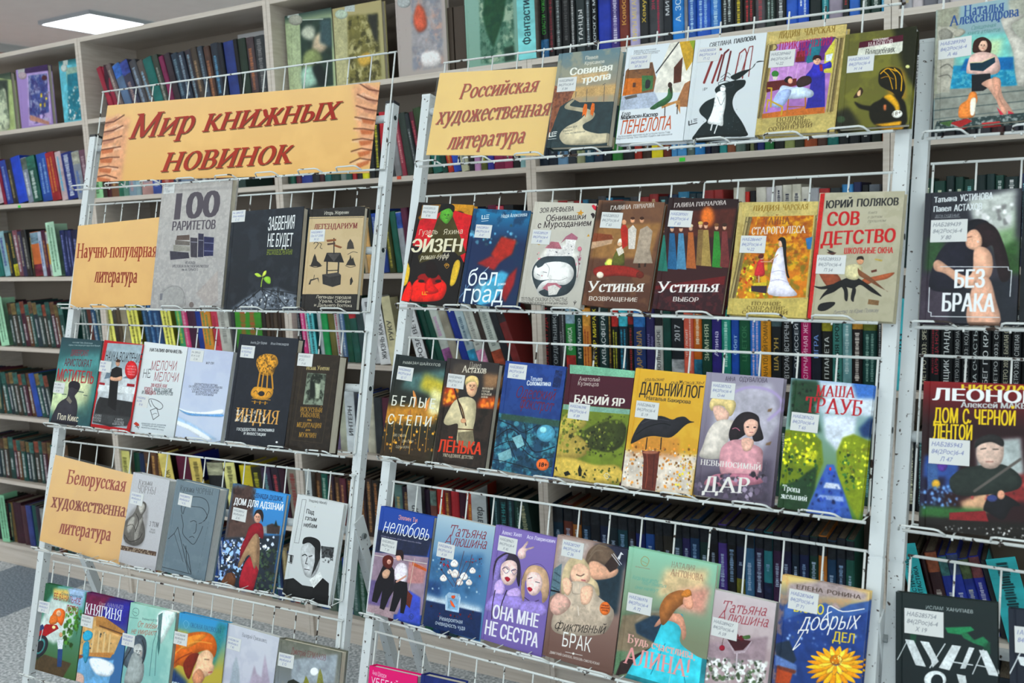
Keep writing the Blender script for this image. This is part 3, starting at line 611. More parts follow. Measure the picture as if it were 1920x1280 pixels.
def filler(k, n, pal, x0, x1, lean=0., seed=1, hdef=.205, txt='~'):
    """the unseen or uncountable remainder of a shelf"""
    rs = random.Random(seed); X = x0; sp = []
    while X < x1 - .012:
        w = rs.uniform(.018, .034); X += w; c = rs.choice(pal); sp.append(f'{w * 1000:.0f} {c} {rs.choice(["ddd", "cb8", "8cc", "eec"])} {txt if rs.random() < .8 else "="}')
    run(k, n, 0, ';'.join(sp), None, lean, hdef=hdef, xm=x0)
# ---------------------------------------------------------------- section signs
RB = 'A .9;B 2;'
def pagefan(x, y, m, n=7, st=50, h=380):   # photographed fan of open book pages printed at a banner end
    m *= 1.35
    s = 'B 14;A .75;P e0a588 ' + ' '.join(f'{x + m * a:.0f},{y + b:.0f}' for a, b in ((-55, 0), (60, 0), (20, h), (-95, h))) + ';B 2;'
    for i in range(n):
        yy = y + 30 + i * st; dx = -i * 7; t = (i - 3) * 9
        q = lambda a, b: f'{x + dx + m * a:.0f},{yy + b:.0f}'
        s += f'A .55;P {"f2cdb4" if i % 2 else "eab898"} {q(-45, -8)} {q(10, -26 + t)} {q(42, -4 + t)} {q(-38, 22)};A .8;B 3;P {"b8663c" if i > 2 else "b8826a"} {q(-48, 2)} {q(8, -10 + t)} {q(0, 16 + t)} {q(-42, 26)};B 2;A .85;L 4a2418 6 {q(-52, 4)} {q(-8, -6)} {q(34, -16 + t)};'
    return s
sign('title_banner', 'L', 0, (607, 625, 2145, 423, 2075, 950, 534, 1040), 'efc077', 'wide orange-yellow title banner lettered Мир книжных новинок',
     'G e8c28c e3b87a;N f6cf90 .3 200;' + pagefan(655, 660, 1) + pagefan(2060, 480, -1, 8, 55, 440) +
     'A .9;B 1;T z 5a3a20 132 727,784 1899,671 Мир_книжных;B 0;A 1;T z a33424 132 722,778 1895,665 Мир_книжных;A .9;B 1;T z 5a3a20 142 913,968 1637,918 новинок;B 0;A 1;T z a8381f 142 908,962 1632,912 новинок')
M_SLV = mat('clear plastic sleeve', 'f4f6f6', .12, alpha=.035, spec=.5)
for nm, q in (('S2', None),):
    pass
def sleeved(*a, **k):
    o, M, w, h = sign(*a, **k); b = MB(); b.box(-.004, w + .004, -.0012, -.0007, -.002, h + .005)
    put('plastic_sleeve', b.mesh('plastic_sleeve', [M_SLV]), M, o)
sleeved('section_sign', 'M', 1, (568, 428, 1232, 355, 1130, 838, 455, 905), 'f3cf7c', 'yellow section sign lettered Российская художественная литература',
     'G edcc88 eac882;N f6d68c .3 160;A .7;B 1;T z 4a2a18 80 663,558 1101,515 Российская;T z 4a2a18 90 535,701 1168,647 художественная;T z 4a2a18 90 595,842 1031,804 литература;A 1;B 0;T z ab3d1e 80 660,555 1098,512 Российская;T z a33b1e 90 532,697 1165,643 художественная;T z ab3d1e 90 592,838 1028,800 литература')
sign('section_sign', 'L', 3, (424, -30, 893, -38, 855, 450, 412, 440), 'e9be78', 'square orange-yellow section sign lettered Научно-популярная литература',
     'G e6c08a deb47c;N f0cb8c .3 160;A 1;B 0;T S 9a3a24 78 432,168 880,162 Научно-популярная;T S 8f3626 80 530,305 772,308 литература')
sleeved('section_sign', 'L', 6, (305, 30, 800, 87, 642, 587, 217, 507), 'edc27a', 'orange-yellow section sign lettered Белорусская художественная литература',
     'G e8c28c deb47a;N f3cc88 .3 160;A 1;B 0;T S 9a3c20 76 373,158 703,205 Белорусская;T S 8a3a22 76 288,290 735,352 художественная;T S 93381f 76 330,437 622,482 литература')
# ---------------------------------------------------------------- left stand
B = display_book
B('L', 1, 0, (906, 1029, 1300, 1012, 1250, 1736, 853, 1729), 20, 'b9b4b0', 'tall grey book titled 100 раритетов with a pile of old books', 
  'G c0bbb8 aba8a8;N 9f9b9a .3 30;N d0ccc8 .4 14;T B 5e5860 158 985,1236 1222,1218 100;T B 5e5860 52 968,1297 1208,1287 РАРИТЕТОВ;P 44424e 955,1411 1060,1420 1065,1451 958,1461;P 9d9a92 975,1376 1068,1386 1068,1411 975,1413;P 77706c 985,1350 1068,1358 1066,1380 985,1376;P 6a5c56 995,1325 1065,1320 1066,1350 990,1350;P 4a4650 1070,1335 1110,1338 1108,1448 1072,1445;P 3e3d52 1115,1312 1145,1315 1143,1445 1112,1445;P 34365a 1146,1330 1203,1335 1198,1438 1145,1440;L 9a9aa8 4 1075,1360 1108,1362;L 9a9aa8 4 1118,1350 1142,1352;L 8a8ca8 4 1150,1365 1200,1368;L 8a8ca8 4 1150,1410 1198,1412;T b 55555c 15 1042,1484 1098,1484 ИЗ_ФОНДА;T b 55555c 15 968,1503 1170,1504 БРЕСТСКОЙ_ОБЛАСТНОЙ_БИБЛИОТЕКИ;T b 55555c 14 1022,1521 1112,1522 им._М._ГОРЬКОГО;A .35;S 8a8a88 900,1640 960,1605 1015,1612 1040,1660 1035,1722 900,1725;C 66666a 3 915,1640 960,1610 1010,1615 1035,1650 1030,1700;A .5;P 565868 900,1650 915,1648 912,1685 898,1687;E 4a3a36 1076,1712 13,16;A .25;P b09a90 1100,1650 1225,1520 1225,1690 1170,1725', (925, 1036, .9), txt='Нк 6286800|09,65|С 81')
B('L', 1, 3, (1300, -96, 1702, -111, 1668, 460, 1262, 455), 20, '2b3038', 'dark grey book titled Забвения не будет with a green seedling',
  'G 2e333b 262a31;N 3a4049 .6 60;T b e8eaea 78 1506,17 1652,5 ЗАБВЕНИЯ;T b e8eaea 77 1503,108 1642,105 НЕ_БУДЕТ;T i a9b83a 30 1500,152 1642,150 ВРОСЛАЎСКІЕ_СЕСТРЫ_ХАТЫНИ;B 6;A .8;P 8a929e 1300,455 1370,400 1470,345 1560,335 1668,380 1666,460;B 1;R 130 13 3a4048 1300,455 1370,400 1470,345 1560,335 1668,380 1666,460;R 90 8 c0c8d2 1340,455 1400,405 1480,365 1660,400 1660,460;A .9;L 14171c 5 1465,345 1400,400 1330,450;L 14171c 5 1470,345 1500,400 1490,455;L 14171c 4 1475,345 1560,385 1620,455;L 14171c 4 1480,345 1600,360 1668,372;L 14171c 6 1475,345 1475,330;A 1;B 0;C 9ab048 5 1468,330 1472,300 1478,280;S a4bc4c 1432,258 1450,254 1472,272 1455,276 1440,270;S c4d060 1474,275 1482,248 1498,240 1494,262;S 86ae40 1482,285 1500,272 1520,280 1520,312 1500,310', (1308, -95), txt='Нк 289073В|Збнв 44(4Беі)|С 12')
B('L', 1, 3, (1738, -110, 2046, -116, 2006, 466, 1698, 462), 17, 'cdb896', 'beige book titled Легендариум with a well and signposts',
  'G d0bc9a c8b290;N bfa985 .3 50;P 33302f 1730,-120 2060,-120 2046,-65 1730,-60;L 57504a 3 1735,-52 2042,-58;T H ddd8cc 20 1822,-72 1962,-78 Игорь_Жеренин;T S 7a2430 29 1766,9 2010,2 ЛЕГЕНДАРИУМ;P 33302f 1690,372 2020,372 2010,480 1690,480;T H d5cdbc 17 1775,395 1975,398 Легенды_городов;T H d5cdbc 17 1790,417 1972,420 Урала,_Сибири;T H d5cdbc 17 1765,440 1980,444 и_Дальнего_Востока;P 2c2a2c 1820,190 1838,140 1915,140 1935,195;P 54504f 1838,142 1878,190 1915,142;L 2c2a2c 8 1840,190 1838,270;L 2c2a2c 8 1905,190 1900,270;P 3a3838 1812,262 1900,250 1918,265 1915,318 1870,332 1815,315;P 504c4c 1812,262 1900,250 1918,265 1850,278;L 2c2a2c 5 1845,240 1900,238;L 2c2a2c 6 1878,60 1878,145;P 8a5a3c 1835,68 1890,62 1890,74 1840,80;P 8a5a3c 1880,92 1925,108 1915,116 1880,104;P 54403a 1840,88 1885,82 1885,92 1842,98;A .9;C 2a2828 4 1765,90 1775,80 1790,88 1780,105 1770,118;C 2a2828 3 1795,85 1808,92 1800,110 1812,118;P 2a2828 1745,215 1755,190 1762,165 1770,145 1778,165 1783,185 1805,205 1805,218;C 2a2828 4 1742,212 1775,222 1810,212;P 2a2828 1735,318 1745,290 1790,280 1795,310 1785,285 1750,298 1745,318;L 2a2828 3 1765,285 1768,265;P 403c3a 1950,120 1955,85 1970,62 1985,85 1992,118;C 403c3a 3 1955,150 1985,135 2010,140;P 2a2828 1945,210 1955,190 1965,175 1970,150 1978,175 1985,165 1992,190 2000,212;C 2a2828 3 1942,212 1970,222 2000,214;P 2a2828 1968,290 1978,275 1985,300 1975,320 1968,320', (1748, 12), txt='НАБ289853|Св.157 2208)|Ж 52')
B('L', 2, 3, (355, 620, 583, 630, 500, 1118, 262, 1100), 14, '3a6a70', 'teal thriller titled Мститель with a man in a peaked cap', 
  'G 2f4c54 4a8a88 0 .45;B 20;S b8c4a0 300,860 480,850 500,1000 480,1080 330,1100 280,1000;A .8;S c8ccaa 400,830 520,850 480,960 380,930;A .7;S 5a9494 340,740 560,700 560,800 330,840;S 24444c 250,1060 520,1050 520,1140 250,1140;S 2c5458 430,1010 540,990 520,1130 420,1130;B 0;A 1;T i cfd8d8 9 407,648 520,654 на_основе_Гейзы,_Возможным;T i cfd8d8 9 385,663 562,668 страны_о_помогающем_для_лидерства_во_Франции;T b 8a3040 34 397,718 495,722 ДИВЕРСАНТ;T b 6a2c3c 42 360,776 512,784 АРИСТОКРАТ;T b b03038 70 317,860 522,878 МСТИТЕЛЬ;A .9;S 2a2834 285,1110 315,1010 340,975 372,955 380,935 385,905 388,880 410,862 440,870 448,900 436,925 420,945 430,970 436,1010 430,1060 425,1118;S 1c1c26 386,900 388,872 412,860 446,872 449,900 430,908 405,896;P 8a8478 385,945 405,975 395,990 372,965;A .8;L 2a4a4c 5 320,915 345,917;L 2a4a4c 5 350,935 372,936;L 2a4a4c 5 440,920 470,925;L 2a4a4c 4 470,940 490,944;L 2a4a4c 4 300,932 315,934;A 1;T b e4dcc8 36 322,1076 437,1090 Пол_Кикс', (308, 865), txt='Нк 28965|63.3(4ФРА)6|К 38')
B('L', 2, 3, (593, 638, 815, 650, 720, 1148, 500, 1121), 16, 'b8242c', 'red-bordered book titled Наука вождения with man before a silver car',
  'G bf2830 b4222a;B 0;P a9b8c0 605,648 802,660 712,1128 515,1100;B 6;P c8ccce 570,790 780,800 745,900 555,880;B 0;T i 9fb8c2 17 602,680 795,690 СЕРГЕЙ_МОРЯКИН;T i 2c2f34 54 590,745 792,762 НАУКА_ВОЖДЕНИЯ;P c9ced2 560,870 590,810 620,800 740,808 770,830 762,900 745,980 550,960 548,910;P 7a8a98 585,850 600,812 640,806 650,840;P 7a8a98 690,845 745,812 755,850;P e4e8ea 555,880 760,900 755,935 552,915;P a02030 558,868 590,872 588,885 556,880;P a02030 715,875 758,880 755,895 712,890;P d8dcde 640,890 685,893 683,912 640,910;B 1;P 2e3032 520,1090 540,990 560,950 745,980 735,1060 715,1110 620,1118;B 4;P 46484a 520,1095 530,1040 735,1065 712,1115;B 0;P 18191c 605,1000 615,900 618,840 628,795 655,780 685,790 688,835 668,850 662,900 655,990 650,1030;S c9a088 622,836 650,842 684,834 682,856 650,862 620,855;E c9a088 662,762 12,18;' + face(662, 765, 11) + 'P 4a3428 650,752 660,736 676,744 674,758 655,756;E c0262e 738,800 36,52;T i f0d8d8 9 716,782 762,785 НАУЧИТЬ;T i f0d8d8 9 712,798 764,801 ЧУВСТВОВАТЬ;T i f0d8d8 9 716,813 758,816 МАШИНУ;T i f0d8d8 9 718,828 756,831 ПРАКТИКА;T i cfd0d0 12 530,1058 570,1062 БОЛЕЕ;T i cfd0d0 12 520,1072 568,1077 МИЛЛИОНА;T i cfd0d0 12 522,1086 565,1090 НА_YOUTUBE;T i cfd0d0 12 650,1080 690,1084 1_МЛН;T i cfd0d0 12 640,1094 695,1100 ПОДПИСЧИКОВ;T i cfd0d0 12 632,1107 694,1112 КАНАЛА', (566, 745), txt='Нк 289|39.808|М 80', pages='w')
B('L', 2, 3, (820, 648, 1065, 663, 968, 1182, 722, 1148), 12, 'dfe3e4', 'white book titled Мелочи не мелочи with a drawn name badge', 
  'G e4e7e8 d6dce0;T B 2c2c30 19 843,695 1022,708 НАТАЛИЯ_ФРАНКЕЛЬ;T h 8e2630 52 845,800 992,802 МЕЛОЧИ;T h 2c2c30 48 800,842 846,842 НЕ;T h 8e2630 50 862,860 1002,866 МЕЛОЧИ;T b 8e2630 20 848,893 938,900 200_ИДЕЙ,_КАК;T b 8e2630 20 810,913 858,918 УСИЛИТЬ;T b 2c3a40 20 866,918 966,924 ВАШЕ_СОБЫТИЕ;T b 2c3a40 20 798,934 970,943 И_ПОБЕДИТЬ_КОНКУРЕНТОВ;T b a0343c 20 815,935 875,938 ПОБЕДИТЬ;C 2a2c30 3 850,1005 838,980 842,962 870,965 900,980 915,998 910,1015 890,1020 865,1000 850,970;L 2a2c30 3 846,1025 882,1012 894,1055 862,1078 846,1025;C 2a2c30 2 858,1050 872,1042 882,1045;P b03a28 752,1100 765,1090 780,1100 785,1112 768,1115;A .9;C 2c2c30 3 760,1115 775,1120 785,1118;C 2c2c30 3 770,1110 780,1130;A 1;T i 55606a 10 795,1102 932,1114 организаторам_событий,_руководителям;T i 55606a 10 800,1112 925,1126 и_владельцам_ивент-бизнеса;T i 55606a 10 795,1124 920,1140 маркетологам_специалистам_по_пиару', (772, 938), hard=False, pages='w', txt='НАБ28956|65.290|Ф 82')
B('L', 2, 3, (1072, 682, 1325, 690, 1230, 1203, 970, 1182), 12, 'c9cfe2', 'pale blue paperback with swooping blue waves and small centred text',
  'G c4cadf ccd6ea;N d6dcea .4 90;B 2;S f2f6fc 1000,1010 1060,1030 1160,1035 1250,1020 1245,1050 1150,1052 1060,1045 1000,1028;S 6a9ac8 1000,1016 1060,1040 1150,1048 1250,1048 1245,1062 1150,1058 1060,1052;A .6;B 4;S a0c4e4 995,1060 1080,1100 1160,1150 1220,1190 1150,1180 1060,1130 990,1090;B 2;A .9;S fafcff 985,1080 1080,1115 1190,1185 1150,1188 1050,1130 980,1100;A 1;B 0;T S 50505e 12 1158,766 1204,768 М.Р.СІН;T S 55586a 12 1092,884 1224,892 ДИНГВИСТЫЧНАЯ_СИСТЭМА;T S 55586a 12 1062,897 1250,905 ПА_ПЯСКАХ_ГЛАБАЛІЗАЦЫІ:_ВЫКЛІКІ;T S 55586a 12 1078,911 1232,920 І_АДЛЮСТРАВАННЕ_Ў_МОВЕ;T S 55586a 12 1080,926 1222,933 (НА_МАТЭРЫЯЛЕ_СУЧАСНАЙ;T S 55586a 12 1100,940 1200,946 БЕЛАРУСКАЙ_МОВЫ)', (1078, 683), hard=False, pages='w', txt='Нк 289532|81.41 2-32|С 34')
B('L', 2, 3, (1356, 601, 1686, 619, 1590, 1240, 1254, 1205), 22, '262b35', 'large dark blue book titled Индия with golden lion emblem',
  'G 282d37 232831;N 30353f .4 30;T i d8dadc 15 1408,652 1500,656 Анита_Дет_Верма;T i d8dadc 15 1522,658 1622,663 Илья_Александров;E c8943a 1498,735 36,26;E 3a2c1c 1498,738 20,12;S c8943a 1440,760 1450,730 1480,712 1520,710 1552,722 1564,760 1548,790 1530,830 1470,825 1448,790;N 3a2c1c .65 9 1435,710 1568,712 1540,835 1450,830;B 0;L c8943a 9 1462,815 1448,900;L c8943a 8 1482,815 1470,905;L c8943a 8 1505,815 1500,908;L c8943a 9 1528,820 1534,905;S c8943a 1420,905 1440,893 1500,900 1530,905 1536,925 1520,955 1480,968 1430,958 1410,935;E 2a2a2e 1470,932 18,14;C 2a2a2e 3 1425,925 1440,915 1450,935;C 2a2a2e 3 1495,940 1510,920 1525,935;L c8943a 4 1418,958 1520,968;T h b8892f 18 1417,988 1505,995 नमो;L b8892f 3 1415,975 1505,985;T S d9a860 74 1322,1084 1565,1104 ИНДИЯ;A .5;N f4f0e8 .8 10 1322,1020 1500,1030 1490,1100 1320,1090;A 1;T b e2e4e4 22 1330,1138 1540,1146 государство,_экономика;T b e2e4e4 22 1370,1162 1492,1170 и_инвестиции;E d0d0d0 1556,1204 7,6', (1360, 659), txt='НАБ289532|65.9(5Инд)|В 44')
B('L', 2, 3, (1672, 703, 1905, 716, 1852, 1277, 1592, 1241), 30, '33291f', 'thick dark brown book titled Искусный рыболов with yellowed pages', 
  'G 352b22 2a221a;N 453a2c .5 20;L 4a3e2c 3 1700,790 1880,800 1810,1210 1640,1190 1700,790;T S c8b884 24 1722,798 1852,802 Исаак_Уолтон;P 8a9484 1728,815 1834,822 1815,998 1704,992;B 3;N 20261e .9 30 1728,815 1834,822 1815,998 1704,992;P 1c221c 1745,860 1775,870 1780,920 1760,960 1740,950;P b0b8a4 1770,870 1800,880 1795,960 1775,960;B 0;T S b8903c 26 1688,1032 1812,1038 ИСКУСНЫЙ;T S b8903c 26 1690,1062 1800,1068 РЫБОЛОВ,;T S b8903c 14 1728,1084 1752,1087 или;T S b8903c 26 1668,1118 1806,1124 МЕДИТАЦИЯ;T S b8903c 14 1718,1140 1744,1142 для;T S b8903c 26 1680,1174 1778,1180 МУЖЧИН', (1680, 704), txt='НАБ285633|47.2/2|У 65')
B('L', 3, 6, (762, 108, 966, 134, 862, 648, 650, 604), 26, 'c9c8cc', 'white-grey volume three of collected works with sculpted thinker',
  'G cfcfd3 c2c0c4;N b8b6ba .3 4;T t 4a4440 30 778,166 857,172 Кузьма;T t 4a4440 40 770,208 873,222 ЧОРНЫ;B 8;A .5;S 7a7470 700,440 720,340 780,280 830,290 820,420 790,510 710,500;B 1;A 1;S 6c6864 695,430 705,370 745,335 765,300 775,265 800,258 822,275 818,310 800,345 812,400 815,450 800,490 760,510 715,495 695,470;S b0aca6 778,285 800,270 815,285 808,315 790,330;S a09c96 715,390 740,350 760,350 750,400 720,440;S 8f8b86 760,400 790,360 805,350 790,410 775,470 755,485;C 3a3634 4 700,450 730,485 780,470 800,440;C 3a3634 4 765,330 780,370 760,430;C 48443f 3 710,400 745,390 760,420;B 0;P 5a463a 676,505 880,543 876,567 672,530;N b8aa98 .9 7 676,505 880,543 876,567 672,530;T t 3a3634 38 838,398 890,406 3_том;T t 4a4644 12 842,422 872,426 Збор;T t 4a4644 12 838,435 872,440 твораў', (742, 205), pages='w', txt='КАБ288975|84(4Беі)6-4|Ч 75')
B('L', 3, 6, (1006, 148, 1246, 184, 1140, 707, 890, 655), 30, '7b8993', 'blue-grey book by Кузьма Чорны with line-drawn portrait',
  'G 7e8c95 74838d;N 86949c .4 40;T t 35393e 32 1010,200 1092,212 Кузьма;T t 35393e 32 1098,214 1196,226 ЧОРНЫ;C 2c3238 3 1025,330 1020,290 1050,245 1110,235 1160,255 1175,310 1150,370;C 2c3238 3 1030,330 1045,290 1090,290 1140,300 1165,345 1140,375;C 2c3238 3 1020,335 1030,390 1028,440 1060,480 1090,500 1120,450 1140,400;C 2c3238 3 1070,375 1090,368 1105,378;C 2c3238 3 1118,385 1135,380;C 2c3238 3 1105,385 1100,430 1088,440;C 2c3238 3 1065,462 1082,456 1092,465;L 2c3238 3 1000,405 980,440 945,470;L 2c3238 3 1000,405 1060,660;L 2c3238 3 1045,510 1050,600 1075,665 1060,560 1030,500;L 2c3238 3 912,628 1075,668;L 2c3238 2 980,440 1030,600;T b 1c2024 20 1112,668 1172,380 Раман._Апавяданні._Дзённік', (1012, 210), pages='w', txt='НАБ288976|84(4Беі)6-4|Ч 75')
B('L', 3, 6, (1325, 172, 1620, 214, 1522, 783, 1205, 720), 14, '5c8cc0', 'book titled Дом для адзінай with woman in long red scarf',
  'G 4f9fdc 3a6a9c;B 14;P 5f4a44 1310,165 1430,180 1420,330 1500,470 1260,480;B 3;N 3c2c28 .8 40 1310,165 1440,180 1420,330 1300,400;B 2;P 9aa4a8 1470,400 1580,400 1570,440 1470,440;P 4a3c38 1500,395 1530,385 1575,400 1570,445 1500,440;P 20302c 1540,400 1552,365 1562,405;B 4;P 2a3440 1200,470 1575,450 1522,790 1200,730;B 1;R 160 16 8aa4d8 1215,480 1380,470 1360,680 1205,715;R 110 12 dfe8f6 1215,480 1570,440 1560,540 1230,640;R 120 13 3a4a3a 1440,540 1560,520 1530,780 1430,760;R 60 12 20243c 1215,560 1400,520 1360,700 1220,720;B 0;T b 1c2c54 26 1435,240 1588,260 ЗІНАІДА_ДУДЗЮК;T B f2f4f6 38 1315,276 1588,314 ДОМ_ДЛЯ_АДЗІНАЙ;S 8a1c2c 1385,450 1405,400 1450,380 1478,400 1478,470 1440,450 1415,480 1380,560 1350,590 1355,520;S 9a2434 1345,740 1370,620 1420,560 1455,620 1440,700 1410,775;S a4876a 1340,610 1400,490 1440,440 1460,480 1450,560 1430,640 1400,560 1350,630;P 8c7058 1450,450 1462,520 1455,650 1440,620;E c9a08c 1448,352 20,30;' + face(1448, 352, 18) + 'S 2c2020 1428,345 1440,312 1470,308 1482,340 1475,378 1464,340 1446,326;S 6a4630 1240,735 1270,670 1310,660 1325,690 1310,740;C 3a2820 4 1262,700 1290,640 1318,690', (1314, 291), txt='НАБ288952|84(4Беі)6-4|Д 81')
B('L', 3, 6, (1682, 228, 1940, 268, 1845, 852, 1576, 780), 14, 'd4d7d8', 'white book titled Пад гэтым небам with black-and-white man in suit',
  'G d9dcdd cdd1d3;T i 3a3c3e 15 1736,262 1838,278 Уладзімір_Макаёў;T b 2c2e30 26 1722,328 1765,336 Пад;T b 2c2e30 26 1716,365 1778,374 гэтым;T b 2c2e30 26 1708,402 1780,412 небам;L 6a6c6e 2 1700,250 1722,252 1680,495 1655,492 1700,250;T i 6a6c6e 8 1668,480 1705,290 у_вянок_вялікага_пісьменніка;P 1c1d1f 1590,700 1650,690 1700,730 1760,740 1850,790 1842,850 1640,810 1580,760;P e8eaea 1740,700 1800,655 1815,690 1770,760;P 141517 1760,750 1815,690 1850,720 1845,850 1740,830;S b4b6b8 1690,560 1700,510 1740,490 1785,520 1800,580 1790,640 1760,685 1720,680 1700,630;P 2a2b2d 1770,520 1800,510 1800,580 1775,640 1750,680 1770,600;S 161719 1702,500 1712,465 1760,462 1800,490 1798,560 1778,530 1740,492;C 161719 5 1700,565 1715,558 1725,566;C 161719 5 1738,570 1755,565;L 161719 4 1728,575 1718,610 1730,612;L 2a2b2d 4 1712,640 1740,645;P 55585a 1805,510 1880,520 1870,580 1810,570;N 1c1d1f .8 12 1805,510 1880,520 1870,610 1810,600;L 3a3c3e 3 1620,560 1650,565 1640,610 1620,600;P 3a3c3e 1632,560 1645,562 1640,605 1628,600', (1764, 285, .1), txt='1', pages='w')
for q in (): pass
B('L', 4, 6, (256, 720, 483, 770), 14, '4a8a6a', 'book titled Её ванильное лето with red-haired woman on a motorcycle', 
  'G 6ab0b0 4a6a3a;B 8;P 2f6a4a 250,715 330,735 200,900 120,1180;P d8e4e0 290,800 440,850 400,1020 300,1060 200,1000;P e4c878 300,750 400,760 380,820 300,800;P b0c8e4 380,745 480,770 460,860 400,830;B 2;R 120 18 3c6a30 110,1220 200,860 250,880 200,1100 300,1200;R 90 16 4a7a34 380,840 470,880 400,1100 340,1060;R 50 14 7a9a3c 110,1220 180,960 260,1100 340,1180;P 5a4a34 105,1215 250,1120 400,1170 330,1290;B 0;T i 2c5a7a 14 345,785 462,806 Олена_Макаевская;T H 9a2430 34 300,808 452,842 ЕЁ_ВАНИЛЬНОЕ;T H 9a2430 38 368,880 438,894 ЛЕТО;S d8702c 292,900 310,870 340,862 365,880 362,920 345,960 325,940 300,950 275,940;E e0b494 330,890 14,18;' + face(330, 892, 11) + 'S d07838 285,905 320,900 318,945 280,950;P a82028 200,1000 260,950 320,955 330,975 270,1010 240,1030 205,1020;E 2c2c34 222,1075 44,66 25;E 4a8a8a 222,1075 28,48 25;E 282a30 222,1075 20,36 25;E e8d8a0 302,968 10,10;L c8ccd0 6 245,960 225,1040;P 3a4c7a 185,985 240,950 250,975 200,1000;P e4e8ee 320,1040 358,1035 350,1090 325,1090;P 2c4c7c 325,1090 352,1090 345,1190 320,1190;E c09878 342,1010 10,14;T i e0e0d8 10 122,1195 252,1228 В_сорок_лет_жизнь_только_начинается;T i e0e0d8 10 120,1210 230,1240 и_может_измениться', (222, 815), txt='НАБ288957|84(4Беі)6-4|М 15')
B('L', 4, 6, (490, 770, 732, 826), 14, '5a3a80', 'purple book titled Княгиня with a lady before a columned palace',
  'G 4a2c7a 4a78a8 .1 .5;B 12;P 7a2450 480,770 620,800 560,900 430,940;P 3838a0 600,830 740,830 700,960 560,930;B 1;P d8b078 430,900 560,910 690,1000 640,1120 500,1110 385,1140;P b88850 540,905 580,905 700,990 690,1020 540,960;L 6a4a34 7 560,960 700,1010;R 14 7 3a4858 440,960 640,1000 620,1100 430,1080;L e4c898 9 530,985 512,1120;L e4c898 9 560,990 545,1120;L e4c898 9 590,1000 578,1115;L e4c898 9 620,1010 608,1115;P a0542c 385,1100 470,1130 440,1175 370,1150;P c89054 480,1110 640,1110 620,1140 500,1130;B 3;P 7ab0d8 360,1180 480,1130 540,1170 640,1150 600,1330 320,1300;S dfe6ee 500,1150 560,1140 640,1180 620,1240 540,1230;S c8a89c 370,1260 420,1220 470,1240 460,1300 380,1310;B 0;S 3aa0c0 465,1010 490,985 520,1000 515,1030 490,1045 470,1040;S 3a8ca8 470,1060 500,1050 500,1120 480,1170 465,1120;T t e8e0d8 22 556,845 692,868 Олег_АНАНЬЕВ;T S e8ecf2 58 474,888 682,932 КНЯГИНЯ', (462, 893), txt='НАБ288961|84(4Беі)6-4|А 64')
B('L', 4, 6, (735, 828, 992, 885), 16, 'a6d0c4', 'mint green book titled От любви не умирают with a pensive girl',
  'G a8d4c8 86b8b8;N bfe0d6 .5 90;B 4;S dfeeea 900,880 990,890 940,1000 900,1060 880,960;B 0;L 6a8a90 2 762,880 762,880;C 4a6a6a 2 742,885 755,862 778,868 778,895 758,905 742,885;C 4a6a6a 2 748,880 770,890;T i 4a6a68 7 730,915 776,922 Беларуский_писатель;T i 4a6a68 12 800,925 884,938 Владимир_КАДЕТОВ;T w b0543c 34 770,966 880,978 От_любви;T w b0543c 34 735,1002 874,1014 не_умирают;B 1;S 55606a 690,1160 715,1080 745,1030 790,1010 820,1040 822,1110 800,1180 760,1200 720,1200;S b8bab8 750,1080 785,1060 802,1090 795,1140 765,1150;S 9aa0a0 720,1180 750,1110 790,1130 810,1190 790,1280 700,1290;C 2c3438 6 745,1040 735,1090 700,1150 680,1230;C 2c3438 5 800,1040 815,1100 800,1170;' + face(778, 1108, 24, 0, '2c3438', '5c6468') + 'A .7;P 2c5c5c 890,900 915,885 905,990 900,1080 890,1130 885,1080;L 3c5c64 3 900,930 860,1060 840,1240;L 3c5c64 3 905,960 880,1080 870,1240', (692, 998), txt='НАБ288959|84(4Беі)6-4|К 13', hmm=208)
B('L', 4, 6, (1010, 885, 1280, 944), 16, '5a9cc0', 'colourful painted book with orange-haired woman in profile, front left row',
  'G 48a0d0 c0b050 .05 .5;B 14;P e4b83c 960,980 1060,1000 1000,1200 900,1200;P 3a8a90 1230,940 1280,960 1200,1200 1180,1100;P 2c4a78 880,1260 960,1180 1060,1280 1000,1340 880,1320;B 2;S c86a24 960,1100 1000,1030 1070,1000 1150,995 1200,1020 1220,1080 1200,1140 1150,1100 1090,1130 1060,1200 1000,1180 940,1230;S e8943c 1000,1060 1080,1015 1160,1010 1120,1050 1040,1090;S 7a2c18 1030,1180 1070,1120 1120,1120 1090,1190 1060,1260;C f0b45c 5 940,1170 1010,1090 1100,1050 1190,1060;C 8a3818 5 930,1230 1000,1150 1080,1110;S e8c0a0 1120,1120 1165,1095 1200,1130 1195,1170 1205,1190 1190,1230 1150,1250 1110,1300 1080,1250 1100,1180;S c08a6c 1120,1200 1150,1250 1110,1300 1080,1250;C 5a2c20 4 1150,1148 1175,1150;C a03838 5 1172,1222 1192,1218;B 0;C 8ac4dc 2 1030,945 1045,930 1062,950 1045,975 1030,945;T t 1c3c6c 26 1070,968 1242,1004 ОКСАНА_ЛАСОВСКАЯ;T B e4f0f4 30 930,1292 1010,1310 НА_ЖИЗНЬ', (984, 988), txt='НАБ286048|84(4Беі)6-4|Л 24')
B('L', 4, 6, (1285, 946, 1572, 1026), 12, 'c8cad6', 'pale lilac-white book with faint grey towers, second from right in its row',
  'G d0d2dc b8b8cc;N dcdce4 .5 70;B 5;A .6;P 9aa8b0 1290,1300 1310,1180 1330,1130 1345,1200 1350,1300;P a894a8 1400,1300 1430,1180 1445,1230 1470,1250 1490,1120 1520,1300;B 0;A 1;T t 4a4c58 22 1360,1020 1500,1056 Валерий_Гришковец', (1284, 1016, .95), hard=False, pages='w', txt='КАБ286154|84(4Беі)6-5|Г 85')
